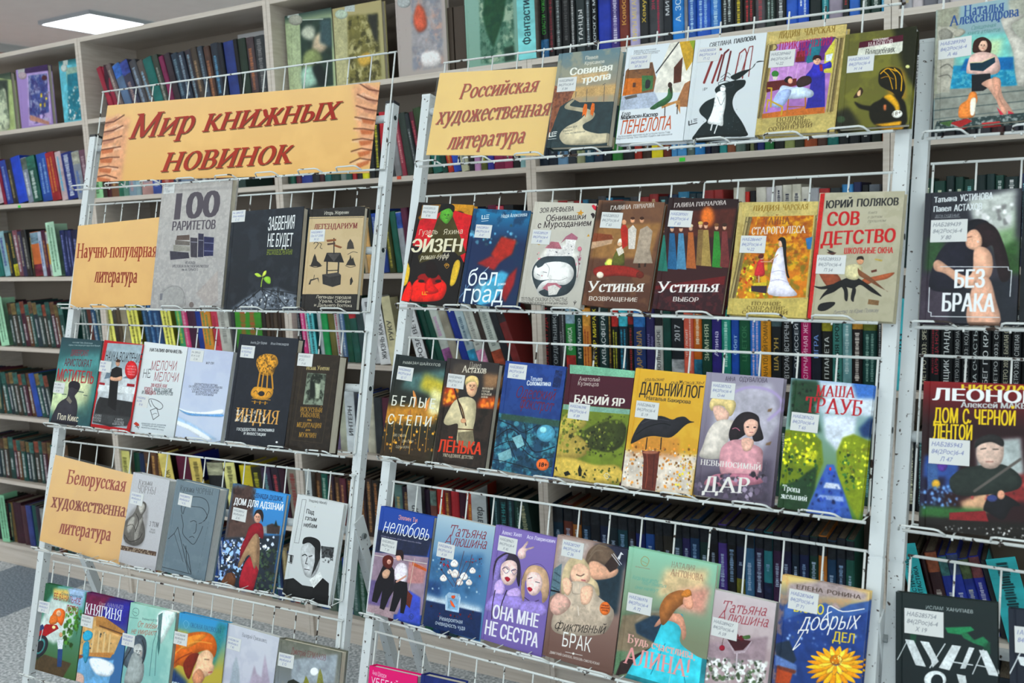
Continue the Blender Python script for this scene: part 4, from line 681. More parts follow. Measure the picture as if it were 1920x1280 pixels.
B('L', 4, 6, (1571, 1032, 1922, 1110), 22, '84857a', 'grey-green painted book with moonlit trees at the row end',
  'G 76776c 8a9098 0 .5;N 94948a .6 60;B 6;P a8b0b8 1640,1150 1900,1120 1880,1280 1640,1290;B 1;E e8ecec 1768,1218 24,24;P 8a8a4c 1780,1290 1790,1230 1800,1200 1812,1235 1820,1290;P 8a8a3c 1700,1300 1720,1240 1735,1270 1740,1300;P 2c3028 1620,1270 1650,1260 1700,1290 1690,1320 1600,1320;B 0;T t 7a2c30 34 1637,1115 1832,1158 Дмитрий_ЕРМАКОВ', (1571, 1107), txt='НАБ286087|84(4Беі)6-4|Е 72')
# ---------------------------------------------------------------- centre stand
B('M', 0, 1, (1240, 305, 1580, 260, 1492, 800, 1135, 848), 24, '8b9a98', 'book titled Совиная тропа with winding pale path and orange figures',
  'G 6f8a94 b8a084 0 .5;N a8a490 .7 60;B 6;P c8a878 1190,500 1570,470 1560,530 1180,560;P d0b48c 1300,420 1500,400 1500,440 1260,480;B 0;P 9c6850 1195,480 1310,510 1290,560 1230,600 1170,760 1150,720;N 5a3a34 .6 12 1195,480 1310,510 1290,560 1200,660 1170,760;P 36464a 1170,760 1230,600 1300,555 1340,575 1560,570 1495,800 1135,848;P 36464a 1150,800 1500,780 1490,840 1140,850;S cfc4aa 1300,560 1260,590 1262,612 1330,625 1370,640 1330,680 1270,710 1230,750 1235,790 1290,815 1500,800 1505,750 1440,750 1370,730 1360,700 1410,670 1425,635 1380,610 1310,600 1285,590 1310,565;L 55565a 3 1382,500 1378,570;L 55565a 3 1480,480 1475,575;L 55565a 3 1320,515 1318,545;L 55565a 3 1470,478 1484,470;P e07a34 1358,610 1368,582 1382,586 1382,620 1372,660 1366,640 1354,655;P e07a34 1402,604 1410,578 1424,582 1424,615 1412,655 1404,640 1400,652;T b dcd8cc 20 1372,336 1442,330 Павел;T b dcd8cc 20 1368,366 1478,354 Крусанов;T B f0eee6 42 1285,425 1520,396 Совиная;T B f0eee6 42 1350,472 1510,445 тропа;L e4e4e0 6 1172,745 1170,768 1206,762;L e4e4e0 6 1185,743 1184,760;L e4e4e0 5 1192,742 1212,740;L e4e4e0 5 1192,752 1208,750;L e4e4e0 3 1164,782 1208,778;T i 5a5a54 10 1255,724 1325,712 Выше_стихи_-_другие;T i 5a5a54 10 1245,742 1300,734 Вверх;T i 5a5a54 10 1255,755 1370,742 Потому_что_у_совы_бесконечный', (1222, 440), txt='НАБ289600|84(2Рос)6-4|К 84')
B('M', 0, 1, (1630, 266, 1993, 224, 1918, 772, 1520, 825), 20, 'dde2e6', 'white book titled Пенелопа with sunny yard and woman on bench',
  'G dfe4e9 e2e6ea;P e8e4da 1770,440 1850,240 1990,224 1960,520 1760,520;P c4a03c 1900,232 1996,222 1985,330 1940,400;A .8;P 8aa838 1955,228 1996,222 1988,300;A 1;L 3a3a3c 7 1900,235 1770,410;P 8c6444 1600,400 1640,360 1750,350 1770,440 1755,520 1580,545;P c8762c 1600,440 1690,440 1690,520 1580,540;P 4c7a4c 1690,425 1755,425 1750,500 1690,515;P 7a5a48 1650,395 1700,350 1750,360 1756,392;N 5a4238 .6 14 1600,400 1640,360 1750,350 1770,440;P 5a3a2c 1640,465 1656,465 1654,490 1638,492;S 2c2c30 1712,455 1728,448 1738,460 1732,492 1710,495;B 2;P b8c0d0 1570,540 1760,515 1800,600 1560,620;B 0;P 6a6460 1590,545 1660,530 1665,545 1600,560;P c4bcae 1500,540 1510,540 1505,560;P 5c3426 1870,380 1920,320 1910,460 1868,470;P a87854 1890,560 1930,470 1985,440 1970,600 1880,600;P c0905c 1800,590 1905,560 1905,640 1880,580 1802,610;L 3a2c28 5 1820,600 1818,650;L 3a2c28 5 1890,590 1888,640;S 3c6a44 1830,540 1838,500 1860,490 1860,550 1820,590 1790,600 1760,615 1735,610 1770,580;E 3a2820 1848,478 12,16;P 3a2820 1840,480 1858,480 1858,530 1848,510;T b 3c3c40 22 1578,652 1625,646 Гоар;T B 2c2c30 24 1572,672 1778,652 Маркосян-Каспер;T W c05a2c 72 1565,752 1855,722 ПЕНЕЛОПА;T i 70747a 11 1555,772 1848,746 Не_пожалейте_времени_на_дегустацию_прозы_Гоар;T i 70747a 11 1548,784 1860,758 Маркосян-Каспер._Она_способна_подарить_вам_изысканное;T i 70747a 9 1645,292 1770,280 Заглавие_романа_напоминает_об_античной;T i 70747a 9 1645,300 1790,290 героине_и_ожидании;T i 70747a 9 1645,310 1780,300 Гоар_Маркосян', (1628, 312), pages='w', txt='НАБ285202|84(2Рос)6-4|М 26')
B('M', 0, 2, (78, 228, 487, 175, 395, 765, -2, 792), 20, 'dce1e4', 'white book titled Голод with woman standing on a black stream',
  'G dfe4e7 d8dde1;T b 3a3c40 26 150,268 272,248 СВЕТЛАНА;T B 2c2e32 26 288,246 410,226 ПАВЛОВА;L 8a3a3a 14 120,465 190,280 215,278;L 8a3a3a 12 165,465 220,310;L 6a2c30 10 195,455 235,300 258,280;L 6a2c30 10 235,450 270,290;L 8a3a3a 7 290,440 320,300 350,275 360,300 335,440;L 8a3a3a 5 320,440 375,265 395,260 370,430;T i 9a5a5a 14 300,400 335,310 ТУТ_МОЙ_БЕЛЫЙ;S 1d2a2c 460,345 410,355 385,385 330,400 270,430 290,450 350,450 345,485 300,520 280,570 290,620 330,680 355,730 355,765 200,770 60,785 75,745 110,700 135,675 100,640 95,610 130,570 190,540 180,505 210,475 280,455 320,440 370,400 400,375 420,345;R 200 2 5a6a6e 60,785 110,640 330,480 300,600 355,765;S e4e6e6 175,590 185,530 215,510 240,515 240,590 228,650 225,705 190,700 140,690 160,640;L e4e6e6 8 165,700 158,730;L e4e6e6 7 195,700 178,748;E e4e6e6 226,498 16,20;C 3a4246 3 200,465 240,455 285,470 270,490 210,485 200,465;C 3a4246 3 210,455 245,430 265,440;C 3a4246 3 215,435 250,410 268,420;C 3a4246 2 195,545 215,590 235,550;L 4a4c50 6 34,680 34,702 80,690;L 4a4c50 4 50,675 50,690;L 4a4c50 4 62,670 80,668;L 4a4c50 4 62,680 80,678;T i 4a4c50 18 112,512 138,504 18+', (92, 270, .95), pages='w', txt='НАБ285024|84(2Рос)6-4|П 12')
COLS = lambda x0, y0, x1, y1, w: f'P 8a7a52 {x0},{y0} {x0 + w},{y0 - 4} {x1 + w},{y1 - 4} {x1},{y1};L c8b888 5 {x0 + w * .3},{y0} {x1 + w * .3},{y1};L 5a4e38 4 {x0 + w * .6},{y0} {x1 + w * .6},{y1};'
B('M', 0, 2, (490, 185, 928, 128, 850, 735, 393, 765), 22, 'c6b57c', 'gold-framed book titled Приключения Таси with lady in blue dress', 
  'G ccbb84 c0ad72;N a8935a .6 22;P b888c8 530,250 860,205 800,630 445,665;A 1;P 6a3a8a 660,240 860,205 845,330 640,360;P 2c7a8a 720,225 790,215 760,340 690,360;P d8d060 800,300 858,215 840,410 790,410;P c898d0 500,360 700,350 680,460 480,480;L e0b8e0 4 540,370 520,480;L e0b8e0 4 600,360 580,470;L e0b8e0 4 650,360 635,440;P c8783c 445,640 700,600 800,600 798,635 445,665;P 6a2c2c 470,460 640,440 640,480 470,520;P 803030 640,290 690,285 685,345 632,350;P 3c3a9c 725,430 750,400 800,410 800,600 690,610 710,520;S 3c3aa8 690,430 720,390 745,350 790,360 830,345 835,380 795,390 790,430 730,440;P 9a2c3c 768,362 785,362 788,400 772,400;E e0b49c 755,340 22,25;' + face(755, 342, 18) + 'S 3c1c1c 730,340 740,312 775,315 780,340 760,328;P dfe4ee 805,310 845,300 835,340 805,345;S c0ccdc 540,510 560,480 620,490 660,485 730,510 725,545 640,555 560,560 500,595 520,540;S a8b8dc 500,590 540,520 590,500 610,520 560,600;S 241c1c 570,450 590,430 615,435 610,460 585,465;E d8a890 605,455 14,16;S 3c2c2c 640,460 670,430 715,430 725,460 700,480 650,490;L c8a83c 9 480,495 500,495 495,600;L c8a83c 9 470,625 480,560 560,600 555,645;L b87a3c 8 595,560 585,645;L b87a3c 8 690,550 690,600;L a8682c 6 590,600 690,600;E 3c7a3c 520,415 20,18;P e0dcd0 505,430 535,430 530,448 510,448;' + COLS(472, 255, 405, 665, 38) + COLS(870, 215, 810, 630, 36) + 'C 5a5040 5 480,250 520,250 530,270 510,285;C 5a5040 5 845,210 870,220 868,240;P c6b578 405,675 855,640 850,735 393,765;P ccb97e 490,190 928,130 920,200 482,252;T S 8a6e2c 36 538,218 660,200 ЛИДИЯ;T S 8a6e2c 36 680,200 858,178 ЧАРСКАЯ;T S b03060 44 540,285 840,250 ПРИКЛЮЧЕНИЯ;T S b03060 42 630,322 722,310 ТАСИ;T S 70603c 22 525,684 696,670 ПОЛНОЕ;T S 70603c 22 525,708 715,692 СОБРАНИЕ;T S 70603c 22 480,738 730,712 СОЧИНЕНИЙ', (493, 288, 1.05), txt='НАБ289460|84(2Рос)6-4|Ч-22')
B('M', 0, 2, (922, 200, 1330, 138, 1262, 690, 850, 737), 22, '6c6c34', 'olive book titled Волшебник with backlit girl silhouette',
  'G 6e6c3c 747236;N 8c8a40 .6 70;B 12;P 2c2e1c 1180,160 1340,135 1290,480 1240,400;P 2a2a1c 850,640 930,600 1000,700 860,740;P c89030 1150,380 1240,400 1250,560 1160,520;B 0;P 5a1e34 995,238 1240,196 1238,232 990,272;P e4e4d8 990,272 1238,232 1234,285 1215,300 980,320;T B ece4e0 12 1070,232 1158,222 ВЛАДИМИР;T S ece4e0 28 1042,268 1182,248 НАБОКОВ;T z 3c3c38 34 1022,312 1192,292 Волшебник;B 2;S 1c1a10 1100,450 1110,400 1160,378 1220,390 1240,440 1250,500 1220,560 1180,520 1140,500 1110,480;B 0;C d8a828 6 1112,415 1150,385 1200,400;C d8a828 5 1130,400 1160,430 1180,500;C d8a828 5 1160,385 1195,430 1200,500;C e8b830 6 1190,385 1230,430 1228,510;C a87c20 4 1115,440 1150,430 1185,445;B 3;S 1c1a10 1050,650 1060,590 1110,560 1160,530 1240,560 1260,640 1250,700 1150,720 1080,700;S d8a830 1130,545 1170,528 1210,570 1220,620 1190,660 1195,610 1160,570;S 1c1a10 965,570 1010,590 1080,600 1100,630 1040,620 990,605;S c8982c 1080,700 1150,690 1230,680 1200,715;S c87a50 1130,590 1145,590 1142,620 1130,615;B 0;S 3c2c1c 960,550 985,510 1000,490 1015,510 1000,540;S c8a888 982,520 1000,505 1000,535 985,540;E dcdcd6 1206,640 30,22 -10;T i 6a5a4c 22 1180,652 1228,640 18+;E 3a4a34 890,670 25,20;E c8c890 1265,375 12,10', (930, 318), txt='НАБ285560|84(2Рос)6-4|Н 14')
B('M', 1, 1, (455, 1155, 762, 1136, 632, 1713, 308, 1702), 14, '1c1a1c', 'black, red and yellow book titled Эйзен with upside-down red portrait',
  'G 241c18 1a1618;P c8922c 600,1136 762,1135 740,1215 600,1230;P 8a6428 455,1155 560,1150 540,1210 440,1240;B 2;E c88a20 630,1200 60,26;E 2c1c14 660,1205 30,18;E 8a5c20 480,1225 50,18;E 2c1c14 490,1228 22,14;B 0;P c8242c 440,1270 560,1190 620,1180 740,1215 690,1380 640,1270;P cc2430 440,1240 540,1200 550,1290 480,1400 400,1380;P cc2430 640,1260 720,1270 690,1480 660,1420;P 4c4420 480,1400 540,1230 560,1200 620,1200 650,1280 700,1420 660,1440 600,1380 560,1440 440,1480 430,1440;S 5c9a3c 555,1225 560,1190 590,1170 620,1175 628,1210 610,1240 590,1260 565,1240;S 141414 552,1190 560,1160 600,1145 635,1160 630,1195 605,1172;' + face(592, 1215, 22, 0, '1c3c14', '2c5c24') + 'T i e0d8c4 32 435,1322 540,1316 Гузель;T i e0d8c4 32 572,1320 680,1314 Яхина;T B e8e0c8 76 392,1418 672,1416 ЭЙЗЕН;T z e0d8c4 30 443,1460 602,1452 роман-буфф;S c8a83c 345,1600 350,1490 370,1470 385,1520 370,1590;S c8a83c 610,1600 630,1490 655,1460 668,1490 640,1590;B 1;S d8281c 390,1680 400,1600 450,1560 540,1560 590,1600 580,1660 540,1690 420,1695;S d8281c 335,1690 380,1580 400,1640 370,1710;S 8a1414 430,1570 450,1540 540,1540 560,1580 500,1600;S 1c0c0c 470,1530 480,1480 520,1470 545,1530 530,1560 490,1560;S c01c18 470,1600 500,1560 520,1600 545,1640 480,1650;E 1c0c0c 450,1580 18,8;E 1c0c0c 545,1580 18,8;B 0;C e8b040 2 578,1490 592,1480 606,1492 592,1508 578,1490;T b e8b040 14 582,1497 603,1496 18+;L e8a830 5 456,1640 455,1655 480,1655;L e8a830 4 470,1640 469,1652;L e8a830 4 476,1640 486,1640', (462, 1153), txt='НАБ289535|84(2Рос)6-4|Я 90')
B('M', 1, 1, (762, 1188, 1080, 1170, 968, 1722, 636, 1709), 16, '2c4c74', 'blue book titled Белград with red and blue brushwork',
  'G 2c8ab4 22365c 0 .35;N 1c3c5c .7 60;B 3;R 40 14 5a8ca4 700,1290 1040,1240 1000,1380 690,1380;B 6;P b03428 840,1430 900,1330 985,1350 960,1430 880,1480;P a83030 760,1480 840,1440 900,1460 860,1520;P a02c30 930,1560 990,1500 970,1600 920,1700 890,1640;P 5ab0d0 790,1600 900,1520 940,1540 900,1640 850,1700 760,1720;A .6;P 8ac8dc 740,1620 800,1560 820,1600 760,1700;A 1;B 1;L a0c8e4 3 650,1690 720,1600;L a0c8e4 3 700,1600 690,1720;L c0dce8 3 800,1530 830,1500;B 0;L dfe8ec 5 792,1212 790,1232 828,1228;L dfe8ec 4 806,1212 805,1226;L dfe8ec 4 816,1210 832,1208;L dfe8ec 4 814,1220 828,1218;L dfe8ec 3 788,1245 826,1241;T b dfe8ec 22 898,1226 1042,1216 Надя_Алексеева;T i f0f4f6 102 708,1605 868,1605 бел;T b f0f4f6 18 880,1605 922,1602 роман;T i f0f4f6 100 682,1695 905,1700 град', (760, 1262, .95), txt='НАБ289261|84(2Рос)6-4|А 47')
B('M', 1, 1, (1104, 1145, 1452, 1134, 1330, 1720, 977, 1710), 16, 'cdc8bc', 'cream book titled Обнимашки с Мурозданием with curled white cat',
  'G d2cdc2 c6c2ba;N bdb8b0 .25 60;B 8;S dfdcd6 1080,1500 1200,1360 1340,1420 1320,1600 1180,1670 1080,1600;B 0;S 3f4a50 1072,1530 1100,1470 1160,1440 1290,1440 1318,1490 1320,1560 1300,1620 1250,1660 1140,1665 1090,1610;S e8e6e4 1085,1560 1082,1520 1095,1492 1105,1505 1130,1495 1150,1478 1210,1470 1270,1480 1305,1515 1300,1565 1260,1600 1200,1600 1140,1625 1110,1640 1120,1660 1108,1655 1100,1625 1130,1585 1170,1570 1120,1575;C b0acac 3 1175,1570 1230,1575 1270,1560;C 6a6068 3 1100,1540 1115,1548;C 6a6068 3 1135,1528 1155,1532;E c07a80 1128,1550 4,3;C b0acac 3 1150,1480 1170,1510 1160,1555;P e8e4e2 1150,1440 1160,1390 1240,1380 1310,1390 1300,1440;P b87884 1145,1395 1180,1358 1222,1362 1240,1400;P a87080 1232,1370 1262,1330 1295,1310 1330,1335 1325,1350 1262,1345;P f0ecea 1262,1345 1320,1350 1312,1400 1260,1395;R 9 5 5a5a68 1170,1400 1310,1380 1300,1430 1165,1430;P b87884 1130,1620 1160,1590 1210,1590 1240,1612 1200,1650;P d8d4d0 1160,1610 1200,1600 1230,1620 1210,1655 1165,1660;R 8 9 b06078 1320,1480 1350,1430 1335,1540 1315,1540;R 6 8 c0707c 1090,1440 1120,1410 1125,1450 1095,1470;C 7a4450 3 1325,1560 1335,1500 1330,1440;C 7a4450 2 1335,1460 1345,1410;E c07a88 1340,1400 12,14;T b 4a4444 28 1115,1198 1305,1188 ЗОЯ_АРЕФЬЕВА;T H 3c3034 34 1148,1244 1375,1232 Обнимашки;T H 3c3034 34 1102,1282 1405,1268 с_Мурозданием;P c8963c 1320,1195 1340,1192 1348,1178 1352,1192 1365,1195 1352,1203 1352,1215 1342,1206 1328,1212 1334,1200;P d0a040 1095,1370 1105,1350 1112,1365 1125,1368 1112,1378;P d0a040 1380,1330 1390,1315 1396,1330;S b82c40 1408,1160 1420,1152 1428,1160 1440,1154 1445,1166 1428,1184;S 2c2428 1402,1205 1415,1198 1425,1210 1415,1230 1408,1215;T i 4a4644 22 1008,1692 1272,1695 ТЕПЛЫЕ_СКАЗКИ_О_СЧАСТЬЕ,;T b 4a4644 11 1000,1706 1272,1711 ДУШЕВНОМ_УЮТЕ_И_ЗВЕЗДАХ,_КОТОРЫЕ_ДАРЯТ_НАДЕЖДУ;L 3c3838 3 1315,1690 1310,1715;C 3c3838 3 1306,1695 1312,1705 1322,1695', (1080, 1290), txt='НАБ289529|84(2Рос)6-4|А 80')
B('M', 1, 1, (1462, 1138, 1840, 1124, 1706, 1738, 1335, 1722), 16, '6e4a38', 'brown book titled Устинья: Возвращение with villagers by a table',
  'G 7a5844 5c3c30;N 8a6448 .5 60;B 8;P a0784c 1440,1280 1800,1250 1740,1450 1400,1450;P 4a3428 1460,1140 1600,1135 1560,1210 1430,1240;B 1;P c8a88c 1410,1350 1530,1330 1520,1370 1400,1400;P 8a4c30 1420,1310 1520,1320 1530,1345 1410,1360;S a0c860 1480,1480 1510,1460 1530,1480 1500,1500;B 6;E f0e070 1510,1475 22,22;B 0;S 5c5c2c 1520,1490 1540,1420 1570,1400 1590,1430 1590,1490 1560,1500;E d8b090 1565,1370 14,16;S e4d8c8 1555,1370 1560,1345 1580,1345 1585,1375 1570,1362;P e8ded0 1545,1400 1580,1385 1590,1420 1560,1440;S 8a2c24 1420,1510 1500,1490 1620,1500 1690,1530 1680,1560 1560,1550 1440,1555;E dfd0c0 1455,1545 20,18;E 6a2c20 1680,1545 22,20;P b83428 1570,1290 1590,1250 1612,1290 1610,1380 1580,1400;P dcd4cc 1612,1290 1640,1265 1660,1290 1650,1400 1615,1400;P b0a090 1680,1290 1720,1270 1750,1300 1735,1400 1750,1480 1640,1480 1660,1400 1670,1340;P 3a2820 1670,1480 1680,1480 1682,1505 1668,1505;P 3a2820 1705,1480 1715,1480 1712,1500 1700,1500;E c89878 1590,1250 13,15;E c89878 1638,1240 13,15;E c89878 1690,1240 13,15;E 402418 1638,1228 12,8;E 402418 1690,1228 12,9;T S e8e2dc 24 1512,1182 1630,1174 ГАЛИНА;T S e8e2dc 24 1640,1174 1760,1166 ГОНЧАРОВА;T S f0ece8 60 1382,1640 1700,1637 Устинья;T b e4dcd4 24 1392,1688 1662,1696 ВОЗВРАЩЕНИЕ', (1468, 1192, 1.05), txt='НАБ289353|84(2Рос)6-4|Г 65')
B('M', 1, 5, (-52, -160, 320, -173, 214, 479, -200, 460), 18, '3c2424', 'dark book titled Устинья: Выбор with row of women in long dresses',
  'G 301c1e 4a2024;B 5;P 5a2c24 -20,-90 300,-110 270,60 -60,40;E f0b050 140,-60 12,30;B 10;E c87030 140,-60 40,60;B 0;' + ''.join(f'P {c} {x - 26},{y + 200} {x - 14},{y} {x + 14},{y} {x + 30},{y + 205};E c8a088 {x},{y - 22} 11,15;E {h} {x},{y - 36} 14,10;' for x, y, c, h in ((-115, 40, '2c7a6c', '8a6434'), (-60, 30, '2c6890', '3c5c7c'), (-10, 30, '5c90b0', '3c2820'), (45, 25, 'b06a3c', 'd0c0a8'), (100, 10, '8a7048', 'c8a860'), (130, 12, 'a89058', '6a2c24'), (190, 20, '3c8a3c', '7a5434'), (235, 20, '7a3c3c', '3c2820'))) + 'P 6a1c20 -180,330 240,270 230,330 -190,400;B 3;P 3a1c24 -190,350 235,320 215,480 -200,460;N 6a2c30 .6 20 -190,350 235,320 215,480 -200,460;B 0;T S e8e0dc 24 -50,-114 66,-120 ГАЛИНА;T S e8e0dc 24 74,-120 245,-130 ГОНЧАРОВА;T S f2eeec 60 -145,362 202,358 Устинья;T b e4dcd8 26 -55,412 86,416 ВЫБОР', (-70, -99, 1.05), txt='НАБ289501|84(2Рос)6-4|Г 65')
B('M', 1, 5, (332, -140, 765, -153, 695, 505, 236, 488), 20, 'c9b878', 'gold-framed book titled Тайна старого леса with girl and long-haired lady',
  'G ccba80 c4b070;N a8935a .5 22;P c87c24 380,-90 740,-100 690,390 300,400;N e8b830 .8 30 380,-90 740,-100 690,390 300,400;N 5a7a2c .5 26 330,100 720,80 690,390 300,400;N 8a3a1c .5 20 380,-80 740,-90 700,200 340,200;B 2;P 3c7ab0 690,60 730,50 720,120 700,120;B 2;R 60 13 e8d040 310,260 400,180 470,330 560,380 300,395;R 40 12 d05020 310,200 400,120 430,300 310,340;B 0;S b8343c 405,268 415,215 430,180 452,180 458,215 458,268;L d8a890 6 440,190 500,190;E d8a890 444,165 12,14;S 5a2820 425,170 432,150 455,148 450,170;L d8b098 6 428,270 428,305;P e0c840 400,310 470,305 470,330 390,328;P 3c2c3c 385,325 475,325 470,368 385,355;S e4e0ee 520,150 545,110 575,120 575,200 580,260 600,320 640,380 485,375 490,300 500,230;C b8b0d0 3 500,250 540,240 580,250;C b8b0d0 3 495,300 540,290 600,310;E d8b098 550,90 12,18;S 1c1c1c 535,70 555,52 580,70 582,150 590,240 600,280 585,270 570,180 562,110 552,75;L d8b098 6 535,150 490,190;' + COLS(355, -60, 262, 395, 36) + COLS(745, -75, 700, 390, 40) + 'C 7a7050 6 350,-70 385,-60 380,-30 355,-35;C 7a7050 6 725,-80 760,-70 752,-45;P c8b670 262,395 705,400 695,505 236,490;P ccba7c 332,-140 765,-153 755,-70 335,-60;T S 96782c 30 392,-94 545,-98 ЛИДИЯ;T S 96782c 30 560,-98 705,-104 ЧАРСКАЯ;T S 8a5434 40 455,-18 602,-22 ТАЙНА;T S ece0d8 40 385,38 692,28 СТАРОГО_ЛЕСА;T S 7a6838 20 385,434 552,436 ПОЛНОЕ;T S 7a6838 20 358,458 575,462 СОБРАНИЕ;T S 7a6838 20 332,482 592,486 СОЧИНЕНИЙ', (330, 44, 1.05), txt='НАБ286447|84(2Рос)6-4|Ч-22')
B('M', 1, 5, (776, -192, 1252, -212, 1180, 530, 697, 506), 22, 'beb8a2', 'large beige book titled Сов детство with red spine edge and falling boy',
  'G c2bca8 b8b29c;N a9a38c .4 40;P c42c2c 776,-192 800,-193 720,508 697,506;T B 2c2c30 44 806,-108 952,-116 ЮРИЙ;T B 2c2c30 44 980,-118 1210,-126 ПОЛЯКОВ;T B c0282c 78 812,-10 988,-16 СОВ;T B c0282c 78 778,100 1190,80 ДЕТСТВО;T B c0282c 34 908,146 1180,142 ШКОЛЬНЫЕ_ОКНА;T w 7a766c 16 1040,-76 1092,-80 Книга;T w 7a766c 16 1038,-52 1120,-56 о_светлом;T w 7a766c 16 1038,-30 1140,-34 прошлом;S 8a4c34 750,215 790,225 850,245 890,290 870,330 830,340 790,300;S a05c3c 1010,290 1090,270 1190,250 1150,285 1080,300 1030,320;S 1c1c1e 840,320 900,290 960,270 1000,290 1060,330 1120,385 1060,360 1000,320 960,340 900,330 850,360 800,380 770,405 790,370;S 1c1c1e 880,310 920,330 930,370 925,410 910,400 905,350;S 1c1c1e 960,320 975,350 965,390 960,415 945,400 950,360;S c8c09c 908,225 950,205 1000,210 1010,240 980,290 920,280;S 8a5c40 985,225 1000,240 1060,280 1140,350 1150,355 1100,330 1030,290 990,265;E c89878 998,185 20,22;S 2c2420 978,180 985,162 1012,160 1018,180 1000,175;S 1c1c1e 760,460 775,425 850,415 850,435 800,465;S 1c1c1e 735,325 780,330 850,315 840,335 780,345;P 6a3a2c 1058,240 1090,232 1092,245 1062,252;P b8a460 1080,172 1125,180 1118,190 1080,180;P 8a6c4c 1045,400 1104,408 1100,435 1040,428;P 5a3c34 830,130 865,140 845,155 810,140;P 2c2c2c 810,120 850,135 830,142;T w 6a6a74 22 842,488 925,478 Детство;T w 6a6a74 22 935,478 1100,472 по_Юрию_Полякову', (758, 152, 1.1), pages='w', txt='НАБ289353|84(2Рос)6-4|П 54')
B('M', 2, 4, (322, 720, 605, 742, 487, 1321, 198, 1288), 14, '2f4038', 'book titled Белые степи with wheat ears under a stormy sky',
  'G 222e30 3c3420;B 16;P 5a7a78 380,830 600,790 560,950 330,900;P c8b848 470,820 600,880 590,980 440,900;P f0e8b0 510,900 590,940 570,1000 500,960;P c89038 250,1000 560,1000 520,1100 240,1090;P f4ecc0 480,980 540,960 560,1040 500,1060;P 3c3020 210,1200 500,1180 480,1320 200,1290;B 1;R 90 10 c8923c 235,1060 540,1040 510,1260 215,1240;B 0;'
  + ''.join(f'C {c} 3 {x},{y} {x + 10},{y - 90} {x + 20},{y - 180};' for x, y, c in ((240, 1250, 'a87830'), (280, 1260, 'c89840'), (330, 1250, 'a87830'), (380, 1270, 'd0a048'), (430, 1240, 'c89840'), (470, 1260, 'b08438'))) + 'S c88c50 415,1010 405,960 402,915 415,930 425,970;S c88c50 470,1030 475,985 498,952 492,990 482,1025;S a87038 370,1080 375,1040 390,1020 388,1060;C e8c060 4 350,1220 370,1140 400,1060;T i e0e0d8 16 345,766 432,770 РАМАЗАН;T i e0e0d8 16 440,772 555,780 ШАЙХУЛОВ;T b eceae0 58 280,998 520,1018 Б_Е_Л_Ы_Е;T b eceae0 58 258,1102 500,1118 С_Т_Е_П_И;T i dcd4c0 14 290,1170 365,1174 ДВЕ_СУДЬБЫ;T i dcd4c0 14 340,1204 402,1208 ДВА_ПУТИ;T i dcd4c0 14 305,1236 380,1240 ОДНА_ВЕРА', (322, 776), txt='НАБ284450|84(2Рос)6-4|Ш 17')
B('M', 2, 4, (612, 743, 905, 753, 792, 1352, 495, 1322), 20, '3a2c28', 'dark book titled Лёнька with blond boy soldier and rifle',
  'G 3a3434 2a2420;B 12;P 5a5048 640,760 780,770 700,880 600,860;P a07c5c 800,820 900,830 880,900 800,900;P c84c20 580,900 640,880 650,990 570,1000;P d05c24 780,960 880,950 850,1020 760,1010;B 4;R 40 16 f08c34 575,910 660,900 650,980 570,1000;R 30 14 e87830 790,960 880,965 840,1010 780,1010;B 1;P 3c3028 560,1010 850,1020 800,1350 495,1320;N 1c1814 .6 50 560,1010 850,1020 800,1350 495,1320;B 0;T t e4dccc 34 718,788 785,792 Павел;T S e4dccc 38 678,812 815,820 Астахов;T B d8ccb8 12 792,908 852,912 МАЛЕНЬКИЙ;T B d8ccb8 12 790,924 832,928 ГЕРОЙ;T B d8ccb8 12 788,940 842,944 БОЛЬШОЙ;T B d8ccb8 12 786,956 822,958 ВОЙНЫ;S c8bc9c 600,1030 640,970 700,950 745,965 758,1000 752,1080 740,1140 745,1210 700,1200 650,1210 655,1130 650,1100 600,1110 575,1090;P 8a8068 655,1150 740,1140 750,1220 700,1240 655,1215;C 5c3c24 7 655,970 680,1020 700,1110;L 5c3c24 7 655,1130 740,1135;S d8b090 700,880 708,850 735,840 762,860 765,900 752,940 730,950 708,930;S d8c088 698,885 700,850 725,832 760,838 772,865 766,900 755,868 720,868;' + face(735, 895, 27) + 'L 3c2820 8 618,840 690,1090;L 5c4434 6 612,800 620,860;E c89c7c 686,1085 16,14;T B d84a28 72 542,1258 782,1276 ЛЁНЬКА;T S dcd0bc 18 570,1284 740,1300 УКРАДЕННОЕ_ДЕТСТВО', (603, 818), txt='НАБ289404|84(2Рос)6-4|А 91')
